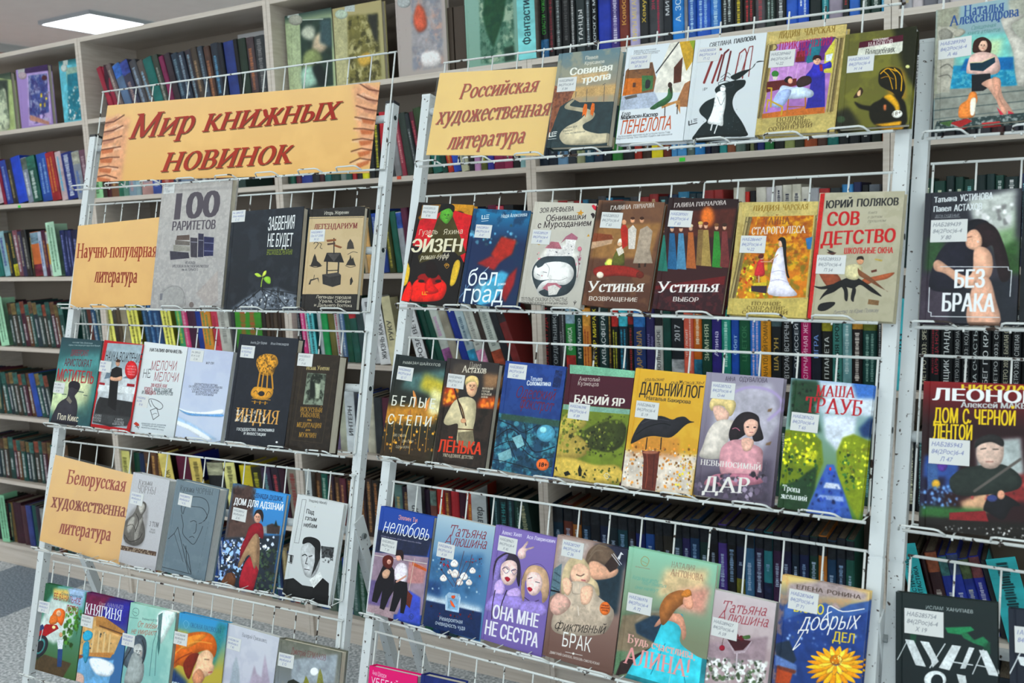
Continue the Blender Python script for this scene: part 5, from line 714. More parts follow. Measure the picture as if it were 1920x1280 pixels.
B('M', 2, 4, (938, 758, 1280, 772, 1174, 1404, 828, 1362), 16, '2f4f90', 'blue book titled Одесский фокстрот with painted moonlit waves',
  'G 30549c 2a4c88 0 .5;N 24407c .6 40;B 2;P 28506a 885,1040 1235,1085 1174,1404 828,1362;N 5aa8b8 .8 36 885,1040 1235,1085 1174,1404 828,1362;N 14303c .6 24 885,1040 1235,1085 1174,1404 828,1362;P 3c5c50 900,1045 1230,1085 1225,1120 895,1075;B 0;E 5a9cb4 1150,1155 52,48;E 9ad0d8 1135,1135 20,18;E 4a8494 985,1102 16,15;C 101c28 5 870,1180 950,1130 1030,1190 1090,1260 1200,1230;C 101c28 4 850,1240 960,1200 1080,1290 1180,1290;C 101c28 4 885,1080 960,1110 1020,1150 1100,1110;C 101c28 4 930,1120 940,1200 980,1300;C 101c28 4 1030,1100 1040,1180 1020,1260;P 90c0c8 960,1180 1010,1160 1030,1220 990,1240;P 8ab8c0 880,1270 950,1240 960,1290 890,1320;C 101c28 4 850,1300 950,1320 1100,1360 1180,1340;P 182e5c 1205,800 1245,808 1228,902 1185,895;N 2c4c8c .7 12 1205,800 1245,808 1228,902 1185,895;T b e8ecf0 26 1062,862 1128,864 Татьяна;T B e8ecf0 28 1042,886 1175,890 Соломатина;T w 7a1c30 64 975,952 1198,970 Одесский;T w 7a1c30 64 1000,1010 1185,1034 фокстрот;E d87038 1132,1330 36,34;T B 2c1c1c 26 1112,1342 1155,1344 18+', (945, 762), txt='НАБ285850|84(2Рос)6-4|С 60')
B('M', 2, 4, (1290, 775, 1660, 797, 1560, 1455, 1178, 1402), 16, '4c1c2c', 'maroon and mint book titled Бабий яр with grassy hill painting',
  'G 521e30 4a1c2a;P 8ac0a4 1285,770 1665,795 1655,846 1285,820;P 7a8a34 1238,990 1625,1020 1560,1460 1178,1410;P 8ab0a0 1250,992 1625,1022 1620,1050 1245,1020;B 4;S b8a858 1225,1120 1260,1050 1330,1040 1380,1100 1300,1160 1230,1200;S 3c4420 1330,1170 1420,1110 1540,1080 1600,1120 1580,1220 1500,1260 1400,1240 1330,1230;S a89450 1210,1180 1300,1150 1400,1240 1320,1300 1200,1290;S c0a858 1190,1300 1290,1290 1420,1330 1560,1340 1550,1440 1180,1400;B 1;R 130 12 5c6828 1240,1050 1610,1060 1570,1300 1220,1260;R 80 10 8a8a44 1230,1080 1500,1120 1450,1220 1210,1200;R 60 9 2c3418 1360,1150 1600,1120 1570,1280 1380,1260;R 40 9 4a5424 1180,1380 1560,1340 1555,1440;B 0;P 1c2014 1330,1360 1340,1330 1352,1360 1350,1395 1335,1395;P 1c2014 1250,1375 1275,1365 1290,1385 1260,1395;P 1c2014 1360,1385 1370,1370 1380,1395;P 1c2014 1200,1350 1210,1340 1215,1370;T i dcd4cc 24 1335,860 1452,866 Анатолий;T i dcd4cc 24 1330,886 1446,892 Кузнецов;T B ece8e0 46 1310,984 1588,1006 БАБИЙ_ЯР;T B 7ab498 26 1286,1000 1312,825 ПЕРПЕТУУМ;C dcdcd0 3 1476,1390 1492,1378 1508,1394 1492,1410 1476,1390;C dcdcd0 2 1482,1390 1502,1398', (1284, 980, 1.05), txt='НАБ246398|84(2Рос)6-4|К 89')
B('M', 2, 4, (1672, 798, 2065, 820, 1960, 1507, 1556, 1455), 16, 'd8aa3c', 'yellow book titled Дальний лог with a black raven on stump',
  'G e0b442 d0a23c;N e8c458 .4 80;B 10;P e4d8cc 1600,1250 2000,1280 1960,1507 1556,1455;A .5;P c88048 1640,1160 1900,1180 1900,1300 1620,1280;A 1;B 1;R 150 9 c8843c 1620,1200 1990,1220 1960,1480 1580,1440;R 130 8 f0e4d0 1600,1240 2000,1260 1960,1500 1570,1450;R 70 8 f0b030 1880,1280 2000,1260 1960,1480 1860,1450;B 0;P 6a3428 1690,1470 1700,1300 1690,1250 1740,1262 1790,1255 1782,1330 1765,1480;C 9a5440 4 1710,1460 1722,1360 1718,1270;C 4a2420 4 1750,1460 1755,1360 1760,1275;E 9a6450 1738,1262 44,10;S 2a2a30 1626,1206 1670,1110 1720,1065 1800,1058 1860,1078 1890,1066 1930,1062 1960,1085 1985,1092 1952,1100 1925,1118 1880,1160 1840,1180 1760,1170 1700,1180 1650,1205;C 14141a 6 1660,1160 1720,1120 1800,1100 1850,1110;C 4a4a54 4 1690,1100 1760,1075 1840,1085;L 1c1c20 6 1720,1180 1712,1245;L 1c1c20 6 1800,1180 1795,1245;T w 4a3a28 20 1702,862 1812,862 уральские;T w 4a3a28 20 1845,880 2035,880 рассказы;T b 2c2826 72 1676,938 1912,952 ДАЛЬНИЙ;T b 2c2826 70 1925,952 2028,960 ЛОГ;T b 3a3430 22 1715,966 1962,990 Наталья_Бакирова', (1662, 970, 1.05), txt='НАБ284678|84(2Рос)6-4|Б 19')
B('M', 2, 5, (150, 820, 580, 838, 490, 1561, 43, 1506), 16, '8a8294', 'grey-lilac book titled Невыносимый дар with fair man and dark-haired woman',
  'G a29cac 6a6070 .1 1;B 14;P c0bcc8 200,900 500,880 540,1100 420,1300 150,1200;P 5c5464 60,1400 500,1300 490,1560 43,1506;B 4;C b8a8d0 16 200,980 350,900 500,920 560,1000 480,1080;B 0;S d8c490 150,1000 165,960 210,945 260,950 298,985 290,1030 265,1060 235,1010 190,1000 165,1030;S dcb8a8 170,1010 210,1000 260,1040 250,1080 200,1090 180,1060;S d0c8c0 110,1230 150,1130 200,1085 270,1080 330,1110 260,1180 230,1290 100,1290;S 2a2228 260,1150 290,1080 330,1042 380,1036 425,1060 435,1110 450,1160 450,1190 400,1200 380,1150 310,1190 270,1200;S dcb4a4 345,1100 380,1075 420,1090 420,1130 400,1165 370,1175 348,1150;S c898a0 210,1260 260,1200 330,1190 380,1210 440,1240 450,1290 420,1400 230,1400;S dcb4a4 330,1190 370,1180 400,1200 380,1250 340,1250;E 3a2c34 365,1120 9,4;E 3a2c34 405,1122 9,4;C a04c54 4 375,1150 395,1150;S b07888 150,1400 230,1380 420,1390 430,1440 140,1450;B 2;R 60 22 5a5060 70,1400 480,1360 470,1540 60,1500;R 30 18 8a8090 70,1420 480,1380 470,1540 60,1500;P 8a7058 480,1020 505,1015 495,1035 475,1035;P 8a7058 470,1210 500,1200 490,1222 465,1222;B 0;C d888a0 4 280,1130 300,1125 320,1140;T b 5c5464 26 238,862 295,864 АННА;T b 5c5464 26 318,864 475,872 ОДУВАЛОВА;T S ece8e4 30 98,1330 440,1362 НЕВЫНОСИМЫЙ;T S ece8e4 84 110,1480 382,1490 ДАР;T b a8a0a8 16 440,1500 470,1320 ТОЛЬКО_СМЕРТЬ', (166, 864), txt='НАБ287552|84(2Рос)6-4|О-44')
B('M', 2, 5, (612, 850, 1090, 880, 985, 1645, 530, 1573), 16, '5a8c50', 'book titled Тропа желаний with a sunlit path between green hedges',
  'G a8c0dc 5c8440;B 10;P dfe8f2 760,870 1080,885 1060,1060 780,1040;P 4a7ac0 950,870 1090,880 1070,960 980,960;P 2c4a34 612,850 760,860 790,960 740,1000 780,1150 600,1120;P 24406c 990,1130 1060,1060 1060,1180 1010,1180;P e0e8f4 790,1050 980,1060 960,1200 870,1260 800,1180;B 5;P 7a8c20 565,1140 700,1120 780,1200 790,1320 720,1500 540,1570;P 8a9a24 900,1180 960,1160 1050,1200 1030,1500 985,1645 940,1560 870,1400 865,1260;P 28482c 545,1450 640,1420 760,1330 740,1480 690,1600 530,1573;P c8cc34 690,1250 760,1260 740,1340 680,1330;B 2;R 100 13 d0d030 570,1150 760,1160 740,1330 560,1330;R 70 13 2c5028 580,1260 780,1300 700,1500 550,1480;R 80 12 c8cc40 900,1200 1040,1220 1010,1500 900,1360;R 50 12 3c6430 880,1250 960,1260 970,1500 900,1460;R 40 12 1c3c28 620,870 740,880 760,1060 610,1060;B 3;P 4a6cb8 810,1330 850,1330 905,1480 955,1640 690,1600 760,1440;P dfe6f6 805,1430 880,1440 890,1470 790,1460;P a0b4e0 770,1500 900,1510 905,1540 760,1520;R 60 14 2c4490 800,1360 850,1360 940,1620 710,1590;B 0;E c8342c 830,1355 6,10;T S b82c38 60 748,946 968,956 МАША;T S b82c38 84 686,1034 1012,1058 ТРАУБ;T S e8ecec 32 560,1474 662,1490 Тропа;T S e8ecec 32 552,1518 700,1536 желаний', (615, 1034, 1.05), txt='НАБ287625|84(2Рос)6-4|Т 65')
B('M', 3, 7, (234, 292, 530, 346, 436, 952, 130, 886), 16, '3a4c90', 'blue and pink book titled Нелюбовь with couple on a bench',
  'G 2a54a8 3454a0 0 .3;B 3;P 28304c 205,420 508,470 480,570 190,545;B 1;L 3c4668 6 210,540 490,580;P a08c9c 185,545 490,575 450,900 130,886;B 4;P 7a6a98 165,700 300,720 260,860 140,830;P c08c8c 380,600 480,620 460,720 370,720;P 4a5cc0 380,760 445,800 440,950 300,920;P b8a0a8 130,840 300,860 290,930 130,886;B 0;P c86838 400,600 480,640 478,655 400,620;L e0d8d0 4 185,562 480,610;L d8c8b8 3 412,580 380,760;P 1c1820 225,640 245,600 280,620 300,650 295,760 270,800 240,870 215,860 230,760 200,830 170,820 190,720;S 5a2018 232,612 235,575 265,562 292,580 285,625 265,640 245,630;E d8a898 268,600 12,14;' + face(268, 602, 10) + face(322, 578, 13) + 'S c8a48c 230,660 255,640 275,655 260,690 235,690;S dcd4dc 300,640 330,605 365,620 372,680 350,720 305,705;E d8a898 322,575 16,20;S 28181c 302,565 308,538 340,534 350,560 345,595 330,565;P 16141c 300,700 370,715 375,800 350,890 330,885 335,800 300,880 270,875 290,790;L d8a898 10 362,680 310,712;P 6a3428 372,760 400,790 385,860 365,840;T b e8a89c 26 320,362 425,380 Эллин_Ти;T w f0f2f4 84 228,432 490,480 нелюбовь;T i c0b8c8 9 222,458 448,500 Слова_не_нужны,_если_рано_казнить_любви;C 3a4a7a 3 380,905 392,890 406,905 394,922 380,905;T i 3a4a7a 12 386,910 402,912 16', (228, 462), pages='p', txt='НАБ289533|84(2Рос)6-4|Т 39')
B('M', 3, 7, (554, 342, 874, 398, 775, 1040, 446, 958), 14, '7aa0c0', 'winter blue book by Татьяна Алюшина with roses in glass vase',
  'G b8ccd8 5c88b0 0 .5;B 14;P 4a78a0 500,560 800,560 790,700 740,800 500,740;P dfe8f0 480,780 790,860 780,900 470,820;P 2c5080 460,700 560,720 560,800 470,770;B 2;P 1c3460 478,815 790,885 775,1040 446,958;R 40 6 b8d0e4 500,560 820,600 780,820 480,760;B 0;' + ''.join(f'S e4dcd8 {x - r},{y} {x},{y - r} {x + r},{y} {x + r * .6},{y + r * .9} {x - r * .6},{y + r * .9};C b89898 2 {x - r * .4},{y} {x},{y - r * .4} {x + r * .4},{y + r * .2};' for x, y, r in ((636, 608, 22), (575, 690, 20), (640, 665, 24), (690, 680, 22), (738, 648, 18), (665, 712, 20), (718, 714, 18), (610, 655, 14))) + 'L 5a3c44 3 640,720 600,640 575,600;L 5a3c44 3 640,740 700,600 760,600;L 5a3c44 3 630,740 560,640;L 5a3c44 3 660,740 720,620 735,560;L 5a3c44 3 640,740 690,540;R 22 8 8a2030 550,560 600,590 610,640 560,650;R 20 8 8a2030 680,520 790,580 780,700 700,620;R 26 8 6a1c2c 480,840 760,880 750,940 500,900;P a8c4dc 585,790 605,770 665,780 672,800 660,885 585,870;P 8ab0d0 600,800 660,810 650,870 600,860;S c8542c 620,790 640,790 636,805 622,803;S d8602c 612,815 625,825 640,855 620,845;L dfecf4 3 590,790 588,868;L dfecf4 3 668,800 658,880;T w 8a2434 60 600,452 812,474 Татьяна;T w 8a2434 60 572,505 815,528 Алюшина;T i e4ecf2 24 552,926 680,948 Невероятная;T i e4ecf2 24 528,950 694,984 очевидность_чуда', (546, 486), hard=False, pages='w', txt='НАБ289476|84(2Рос)6-4|А 59')
B('M', 3, 7, (880, 398, 1220, 466, 1120, 1128, 770, 1036), 14, '8a78b8', 'lilac book titled Она мне не сестра with two drawn girls', 
  'G 8e7cbc 8270b0;L 7464a4 4 902,405 795,1040;S 3a3040 850,690 862,600 900,560 950,545 995,580 1008,660 1000,740 985,700 980,620 920,610 890,690 870,760;S 8a7cb4 850,740 870,610 905,570 940,560 900,640 880,740 860,800;S e4c8c4 895,650 905,610 945,590 985,610 985,680 960,725 925,730 900,700;C 3a3040 4 905,640 925,632 938,645;C 3a3040 4 955,650 978,645;C 8a7a9c 3 905,640 925,625 945,645 925,665 905,640;C 8a7a9c 3 955,650 975,640 988,655 970,670 955,650;S a02038 918,690 935,684 950,698 934,712;S c0a8d8 865,720 900,700 920,760 880,800 860,770;S c0a8d8 930,770 990,745 1010,790 960,820;S 9c8ac8 810,850 860,780 930,790 1010,800 1030,860 840,880;C 3a3040 5 865,760 850,840 845,920;C 3a3040 6 930,760 900,840 890,900;S c8a88c 1010,760 1020,680 1050,630 1100,620 1150,650 1168,720 1160,800 1130,830 1120,760 1040,700 1030,800 1020,820;S e4c8c4 1040,700 1060,660 1110,665 1130,710 1120,760 1085,790 1050,770;C 3a3040 4 1050,695 1072,688;C 3a3040 4 1092,712 1115,718;S a02038 1045,748 1060,742 1075,755 1060,768;C 3a3040 4 1030,800 1070,825 1110,815;S 9c8ac8 1000,860 1040,820 1120,830 1150,860 1140,900 1010,890;C 4a3c5c 2 860,600 920,550 990,570 1010,650 1012,730;C 4a3c5c 2 1015,700 1050,630 1120,615 1170,690 1165,790;S e0c4c0 990,560 1000,530 1015,520 1045,485 1050,495 1035,525 1080,515 1078,525 1040,540 1035,575 1005,585;T b e8e4f0 22 903,445 1012,462 Алекс_Хилл;T b e8e4f0 22 1042,470 1200,496 Ася_Лавринович;T B f0eef4 78 848,915 1102,970 ОНА_МНЕ;T B f0eef4 82 805,1005 1100,1082 НЕ_СЕСТРА', (890, 450), pages='w', txt='НАБ289621|84(2Рос)6-4|Х 45')
B('M', 3, 7, (1226, 460, 1625, 522, 1510, 1230, 1120, 1128), 18, '9a7c70', 'book titled Фиктивный брак with man kissing woman in beige sweater',
  'G b09890 7c6058 .2 .9;B 12;P c8bcb8 1230,470 1400,500 1320,640 1200,700;P 2a2e44 1420,500 1625,522 1590,640 1480,620;P 283c48 1400,640 1590,620 1550,900 1470,860;B 2;P 6a8490 1195,640 1240,610 1230,760 1170,800;L 3a4c58 5 1200,660 1230,680;L 3a4c58 5 1192,700 1228,720;L 3a4c58 5 1185,740 1222,760;S 6c5a4c 1370,620 1390,540 1450,500 1520,530 1560,600 1540,640 1480,620 1430,600 1400,640;C 8a7868 6 1400,560 1440,510 1490,520;C 8a7868 6 1390,590 1430,540 1470,540;S d0a48c 1385,640 1400,600 1440,600 1490,630 1555,640 1540,680 1470,700 1400,695;P 3c2c28 1480,620 1520,570 1560,600 1548,640 1510,660;S e0cca8 1235,740 1250,640 1290,580 1350,575 1390,620 1400,680 1440,720 1450,790 1400,760 1340,620 1290,660 1270,780 1245,800;S e4bca4 1290,660 1310,620 1350,610 1390,640 1400,690 1380,720 1320,720 1295,700;C 5a3c34 5 1322,672 1345,680 1365,670;C a8485c 5 1350,702 1372,706;B 0;S c0b0a0 1180,960 1220,830 1270,760 1300,710 1410,730 1440,790 1530,870 1510,960 1450,1010 1250,1010;C a89888 4 1300,720 1300,775 1350,780;L d8c8b8 4 1310,720 1308,775;L d8c8b8 4 1340,722 1338,780;L d8c8b8 4 1370,725 1368,780;S e4bca4 1245,700 1270,690 1295,720 1290,770 1270,790 1250,760;S e4bca4 1345,760 1370,735 1410,740 1412,790 1390,835 1350,835;S d8b0a4 1175,830 1210,780 1260,790 1290,830 1270,870 1220,900 1180,880;N b0a090 .5 14 1220,830 1500,850 1500,960 1220,960;L e8dcd0 5 1330,850 1335,900;L 1c1c20 10 1180,760 1225,770;E d87838 1482,862 30,38;T B 6a2c1c 9 1462,848 1502,852 ГЕРОИНИ;T B 6a2c1c 9 1458,862 1506,866 ЛИРИЧЕСКОЙ;T B 6a2c1c 9 1466,876 1498,880 ПРОЗЫ;P e4e4e8 1552,580 1572,545 1588,562 1575,560 1565,590;L d8d8e0 4 1520,560 1565,620;L d8d8e0 4 1530,555 1575,615;T w 221c1c 56 1190,985 1480,1002 Фиктивный;T i f2f0ee 82 1240,1072 1400,1108 БРАК;L e8e4e0 3 1260,1105 1355,1125;E e8e4e0 1305,1115 7,7;T b ded8d4 14 1172,1112 1450,1180 ДМИТРИЙ_СИЛЛОВ,_ЛЮБОВЬ_СМОЛЕНСКАЯ', (1248, 472, 1.05), pages='w', txt='НАБ287297|84(2Рос)6-4|С 36')
B('M', 3, 8, (-290, 522, 200, 612, 105, 1370, -400, 1236), 18, 'a8b890', 'green-edged book titled Будь счастлива, Алина! with woman in turquoise dress',
  'G a0d0b8 8a9078 0 .6;B 20;P e0c8a0 -100,640 150,640 120,780 -150,800;P dca494 -20,760 160,740 120,900 -50,860;P 5c6460 -330,900 -50,860 -60,960 -330,1000;P 6a8a6c -370,900 -300,880 -330,1240 -400,1230;B 4;P 8a7c68 -340,900 -60,880 -90,1100 -380,1100;P 2c4458 -270,950 -170,900 -40,920 -60,1000 -150,1060 -260,1000;L c8b8a8 5 -260,930 -180,880 -60,880;B 2;P 3a2c2c -350,1160 -180,1080 -120,1100 -200,1200 -380,1240;B 0;S 4ac0d0 -320,1240 -260,1140 -180,1080 -150,1020 -100,920 -30,900 0,900 -10,990 -10,1060 80,1130 160,1180 100,1370 -60,1330 -330,1270;C 2c98b0 6 -180,1230 -130,1120 -100,1060;C 8adce4 6 -80,1290 -60,1180 -50,1080;C 2c98b0 5 20,1320 0,1200 -20,1100;S dca48c -160,960 -110,900 -40,890 0,910 20,1000 0,1040 -20,960 -90,930 -140,960;S a06a3c -130,860 -90,790 -20,760 30,770 50,790 10,830 -40,870 -90,940 -120,950;S dca48c 10,790 40,780 60,830 50,865 20,860 0,830;S c8843c -10,790 10,760 40,758 48,785 20,800;C a8905c 3 -235,590 -215,570 -190,590 -205,625 -230,615 -235,590;C a8905c 2 -230,595 -200,612;T i a87868 6 -265,630 -185,645 БЕЛЬКО_РОМАНЫ;T t 8a4c44 32 -65,630 68,655 НАТАЛИЯ;T t 8a4c44 36 -70,675 115,710 АНТОНОВА;T w 6aa8a0 22 -285,695 -140,720 Когда_ваши_мечты;T w 6aa8a0 22 -230,722 -95,748 будут_сбываться;T w 6aa8a0 22 -270,750 -140,772 они_начнут;T S e8b8b0 46 -312,1050 72,1150 Будь_счастлива,;T S e8a8a8 90 -330,1165 38,1248 АЛИНА!', (-305, 770, 1.1), txt='НАБ286976|84(2Рос)6-4|А 72')
B('M', 3, 8, (160, 760, 540, 826, 450, 1420, 65, 1330), 16, 'cfc4c8', 'pale pink book by Татьяна Алюшина with cherries in glass bowl',
  'G d4c8cc b8a4a8 0 .5;N dcd0d2 .4 60;B 6;P a8949c 130,1060 480,1020 460,1160 110,1160;B 2;R 90 24 e4e4e0 100,1130 480,1160 450,1290 90,1260;R 70 16 4c5c44 100,1130 480,1160 450,1290 90,1260;R 60 12 f0f0ec 110,1150 470,1170 440,1290 100,1260;B 0;P 4a2028 238,1020 388,1045 340,1095 290,1100;P b8a8b0 232,1018 240,1018 296,1105 350,1098 384,1045 390,1048 350,1110 300,1118 290,1115;E 6a1824 300,1020 16,18;E 5a1420 330,1030 16,16;E 7a1c2c 270,1020 14,12;S 4c6a3c 335,1020 375,1012 378,1030 350,1035;E 8a1c34 222,1084 16,16;C 5a3c34 3 222,1068 230,1030 250,1010;L d8ccd4 5 305,1115 300,1200;L b8a8b0 3 310,1115 306,1200;T w a03c48 62 212,880 470,905 Татьяна;T w a03c48 62 186,930 480,968 Алюшина', (170, 908, 1.05), hard=False, pages='w', txt='НАБ289427|84(2Рос)6-4|А 59')
B('M', 3, 8, (576, 680, 1056, 764, 985, 1470, 480, 1350), 18, '3c5080', 'blue book titled Бюро добрых дел with big yellow flower',
  'G e8d090 284080 .05 .3;N e0a878 .5 60;B 8;P b8a8a8 600,720 800,710 1040,780 1030,820 820,800 580,800;B 3;P 4a6ca8 570,850 640,800 720,860 800,830 870,870 940,840 1050,820 1040,1000 560,1000;P 2c4a8a 560,930 700,880 850,940 1040,880 1000,1300 540,1300;P c0a8a8 830,850 860,830 890,870;P 28384c 520,1060 600,1040 640,1150 540,1280;P 6a84b8 520,1120 640,1180 640,1240 520,1180;P b8542c 530,1190 620,1220 600,1290 520,1280;P 7a4030 530,1180 640,1210 630,1230 530,1200;R 60 10 8aa0d0 560,920 1030,900 980,1100 560,1050;B 0;' + ''.join(f'S {"f0b428" if i % 2 else "dc9418"} {860 + 40 * math.cos(a):.0f},{1190 + 30 * math.sin(a):.0f} {860 + 110 * math.cos(a - .16):.0f},{1190 + 80 * math.sin(a - .16):.0f} {860 + 168 * math.cos(a):.0f},{1190 + 118 * math.sin(a):.0f} {860 + 110 * math.cos(a + .16):.0f},{1190 + 80 * math.sin(a + .16):.0f};' for i, a in enumerate([k * math.pi / 11 for k in range(22)])) + ''.join(f'S {"f8cc50" if i % 2 else "e8a424"} {862 + 20 * math.cos(a):.0f},{1165 + 15 * math.sin(a):.0f} {862 + 70 * math.cos(a - .2):.0f},{1165 + 50 * math.sin(a - .2):.0f} {862 + 105 * math.cos(a):.0f},{1160 + 76 * math.sin(a):.0f} {862 + 70 * math.cos(a + .2):.0f},{1165 + 50 * math.sin(a + .2):.0f};' for i, a in enumerate([k * math.pi / 8 + .1 for k in range(16)])) + 'E c07810 862,1150 36,28;R 30 6 f8d870 830,1125 895,1125 895,1175 830,1175;T b 5c4c44 24 640,752 788,776 ЕЛЕНА;T b 5c4c44 24 812,780 1000,812 РОНИНА;T b e8d848 56 625,880 790,898 БЮРО;T w f4f4f2 100 650,985 985,975 добрых;C f4f4f2 6 820,960 820,850 900,880 1020,865;C f4f4f2 6 680,990 640,1060 620,1095 660,1060;T b e0c840 56 842,1045 962,1060 ДЕЛ', (602, 748, 1.1), txt='НАБ287604|84(2Рос)6-4|Р 71')
B('M', 4, 7, (158, 1183, 428, 1243), 22, 'd81c78', 'magenta-pink book by Ана Шерри, lowest visible on the centre stand',
  'G e01c7c c81870;T i f4dce8 26 172,1234 252,1256 Ана_Шерри;T i f4e8f0 46 165,1292 320,1330 УБЕГАЙ', None, pages='w')
B('M', 4, 7, (448, 1232, 668, 1282), 26, '1f2c66', 'dark blue book peeking up beside the magenta-pink one', 'G 223070 1c2860;N 2c4088 .5 40', None)
# ---------------------------------------------------------------- right-hand stand
B('R', 0, 2, (1430, 50, 1960, -25, 1940, 660, 1405, 740), 18, '6ab0b8', 'book by Наталья Александрова with woman reading on steps beside ginger cat',
  'G a0b8c0 8aa0a4 0 .7;B 6;P a8a898 1430,50 1560,30 1520,540 1410,560;P b4b4a8 1830,0 1960,-20 1940,520 1860,520;B 14;P 8ad0c8 1540,200 1850,180 1850,380 1530,380;P c8e0b8 1640,230 1800,220 1780,320 1640,310;B 3;P 2c94b8 1515,370 1860,360 1880,480 1500,500;P 1c70a8 1590,330 1860,320 1860,390 1560,400;N 8ad0d8 .5 14 1515,400 1860,390 1880,480 1500,510;B 1;P 9a9c94 1420,530 1520,500 1940,480 1940,720 1410,740;L 4c5a5c 5 1420,555 1940,505;L 4c5a5c 5 1415,620 1940,565;L 5c6a6c 4 1410,670 1940,610;P bcb8ac 1435,150 1500,150 1580,180 1530,200 1520,400 1500,520 1430,520;S 8a8880 1440,180 1480,160 1520,190 1500,230 1460,240;S a8a498 1520,190 1560,160 1590,180 1550,210;C 6a6a64 5 1450,380 1490,360 1520,385;C 6a6a64 5 1440,430 1490,420 1510,440;S bcb8b0 1790,120 1830,95 1920,80 1900,110 1850,140 1880,200 1940,260 1940,470 1880,460 1860,300;B 0;S 3c2420 1630,290 1640,230 1690,208 1735,240 1730,300 1700,310 1660,300;E e0bca8 1688,255 26,34;S 3c2420 1648,260 1655,225 1690,212 1712,228 1680,232 1662,262;S d8b8b0 1595,400 1615,320 1660,295 1720,295 1770,320 1785,390 1740,420 1620,415;' + face(1688, 260, 21) + 'P 1c3c4c 1615,355 1680,350 1755,320 1758,350 1690,400 1618,395;L e8dcb0 4 1615,352 1682,350 1755,318;P 24262c 1625,420 1730,412 1735,480 1690,510 1625,515;S d8ac98 1680,470 1740,440 1780,460 1800,540 1840,600 1870,650 1840,640 1770,570 1720,500;S d0a08c 1740,445 1780,440 1790,480 1780,540 1820,620 1810,650 1770,580;P c83c50 1830,620 1890,650 1880,665 1830,650;P c83c50 1765,600 1790,625 1815,655 1790,655;S d88848 1550,640 1560,590 1600,560 1610,530 1625,515 1650,520 1658,560 1645,600 1640,650 1600,665 1560,662;S ece0d0 1620,560 1650,555 1640,640 1618,640;P 3c4c4c 1430,680 1940,630 1940,720 1410,740;N c8ccc8 .7 14 1430,680 1940,630 1940,720 1410,740;P b03434 1500,690 1600,665 1630,680 1560,715;P c04848 1680,690 1780,680 1800,700 1690,715;P 4c6a3c 1440,690 1520,675 1500,710;T S 3c5c94 60 1582,95 1808,60 Наталья;T S 3c5c94 56 1502,148 1895,90 Александрова;T w 5c8a84 24 1620,170 1760,150 Священная;T w 5c8a84 24 1600,198 1785,176 книга_атлантов', (1440, 228, 1.15), txt='НАБ289390|84(2Рос)6-4|А 46')
B('R', 1, 5, (1376, -194, 1906, -226, 1880, 540, 1320, 534), 20, '33343c', 'dark book titled Без брака with embracing couple',
  'G 32343c 4a4450 0 1;B 14;P 8aa880 1650,-80 1860,-120 1880,160 1760,120;P c8ccc8 1600,-160 1880,-220 1860,0 1660,40;P 3a5c34 1760,120 1890,60 1890,260 1800,260;P 3c5c3c 1380,60 1480,40 1440,240 1360,240;P 4c4450 1340,260 1500,300 1500,540 1320,534;P 2c3038 1500,300 1880,280 1880,540 1500,534;B 3;R 30 26 e4e4e4 1640,-100 1860,-140 1840,0 1660,20;B 1;S 242430 1400,240 1440,140 1500,80 1570,60 1620,100 1640,200 1600,330 1500,360 1390,340;S 1c1c24 1580,30 1600,-30 1660,-50 1720,-30 1720,20 1660,20 1600,60;S 2c2024 1640,0 1700,-30 1760,0 1800,80 1830,180 1840,280 1790,300 1760,200 1740,100 1690,120 1660,60;S dcb098 1590,60 1610,20 1650,10 1680,50 1680,100 1650,125 1600,110;S dcb098 1640,120 1700,110 1740,160 1740,250 1700,300 1600,340 1480,260 1420,240 1410,200 1440,180 1500,220 1590,270 1630,240;S c8a08c 1640,300 1720,280 1760,400 1780,540 1600,534;C 6a3c34 4 1600,55 1625,50;E e8e0e0 1660,78 5,6;B 0;A 1;L d8dce0 5 1450,218 1830,220 1832,238 1850,240 1840,385;L d8dce0 5 1388,335 1382,470 1398,475 1396,496 1780,502;T B e4e8ea 32 1415,-140 1540,-150 Татьяна;T B e4e8ea 38 1560,-148 1742,-162 УСТИНОВА;T B e4e8ea 32 1412,-88 1508,-94 Павел;T B e4e8ea 38 1526,-92 1682,-102 АСТАХОВ;T i b8bcc0 14 1420,-58 1555,-64 ДЕЛА_СУДЕБНЫЕ;L b8bcc0 2 1418,-54 1560,-60;T B f0f2f4 104 1530,338 1694,334 БЕЗ;T B f0f2f4 104 1460,468 1750,472 БРАКА', (1398, -42, 1.25), txt='НАБ289439|84(2Рос)6-4|У 80')
B('R', 1, 5, (1918, -228, 2300, -250, 2280, 548, 1892, 542), 20, '1c2226', 'nearly black book cut off by the frame beside Без брака', 'G 1e2428 1a1f24;N 2a3034 .4 60', None)
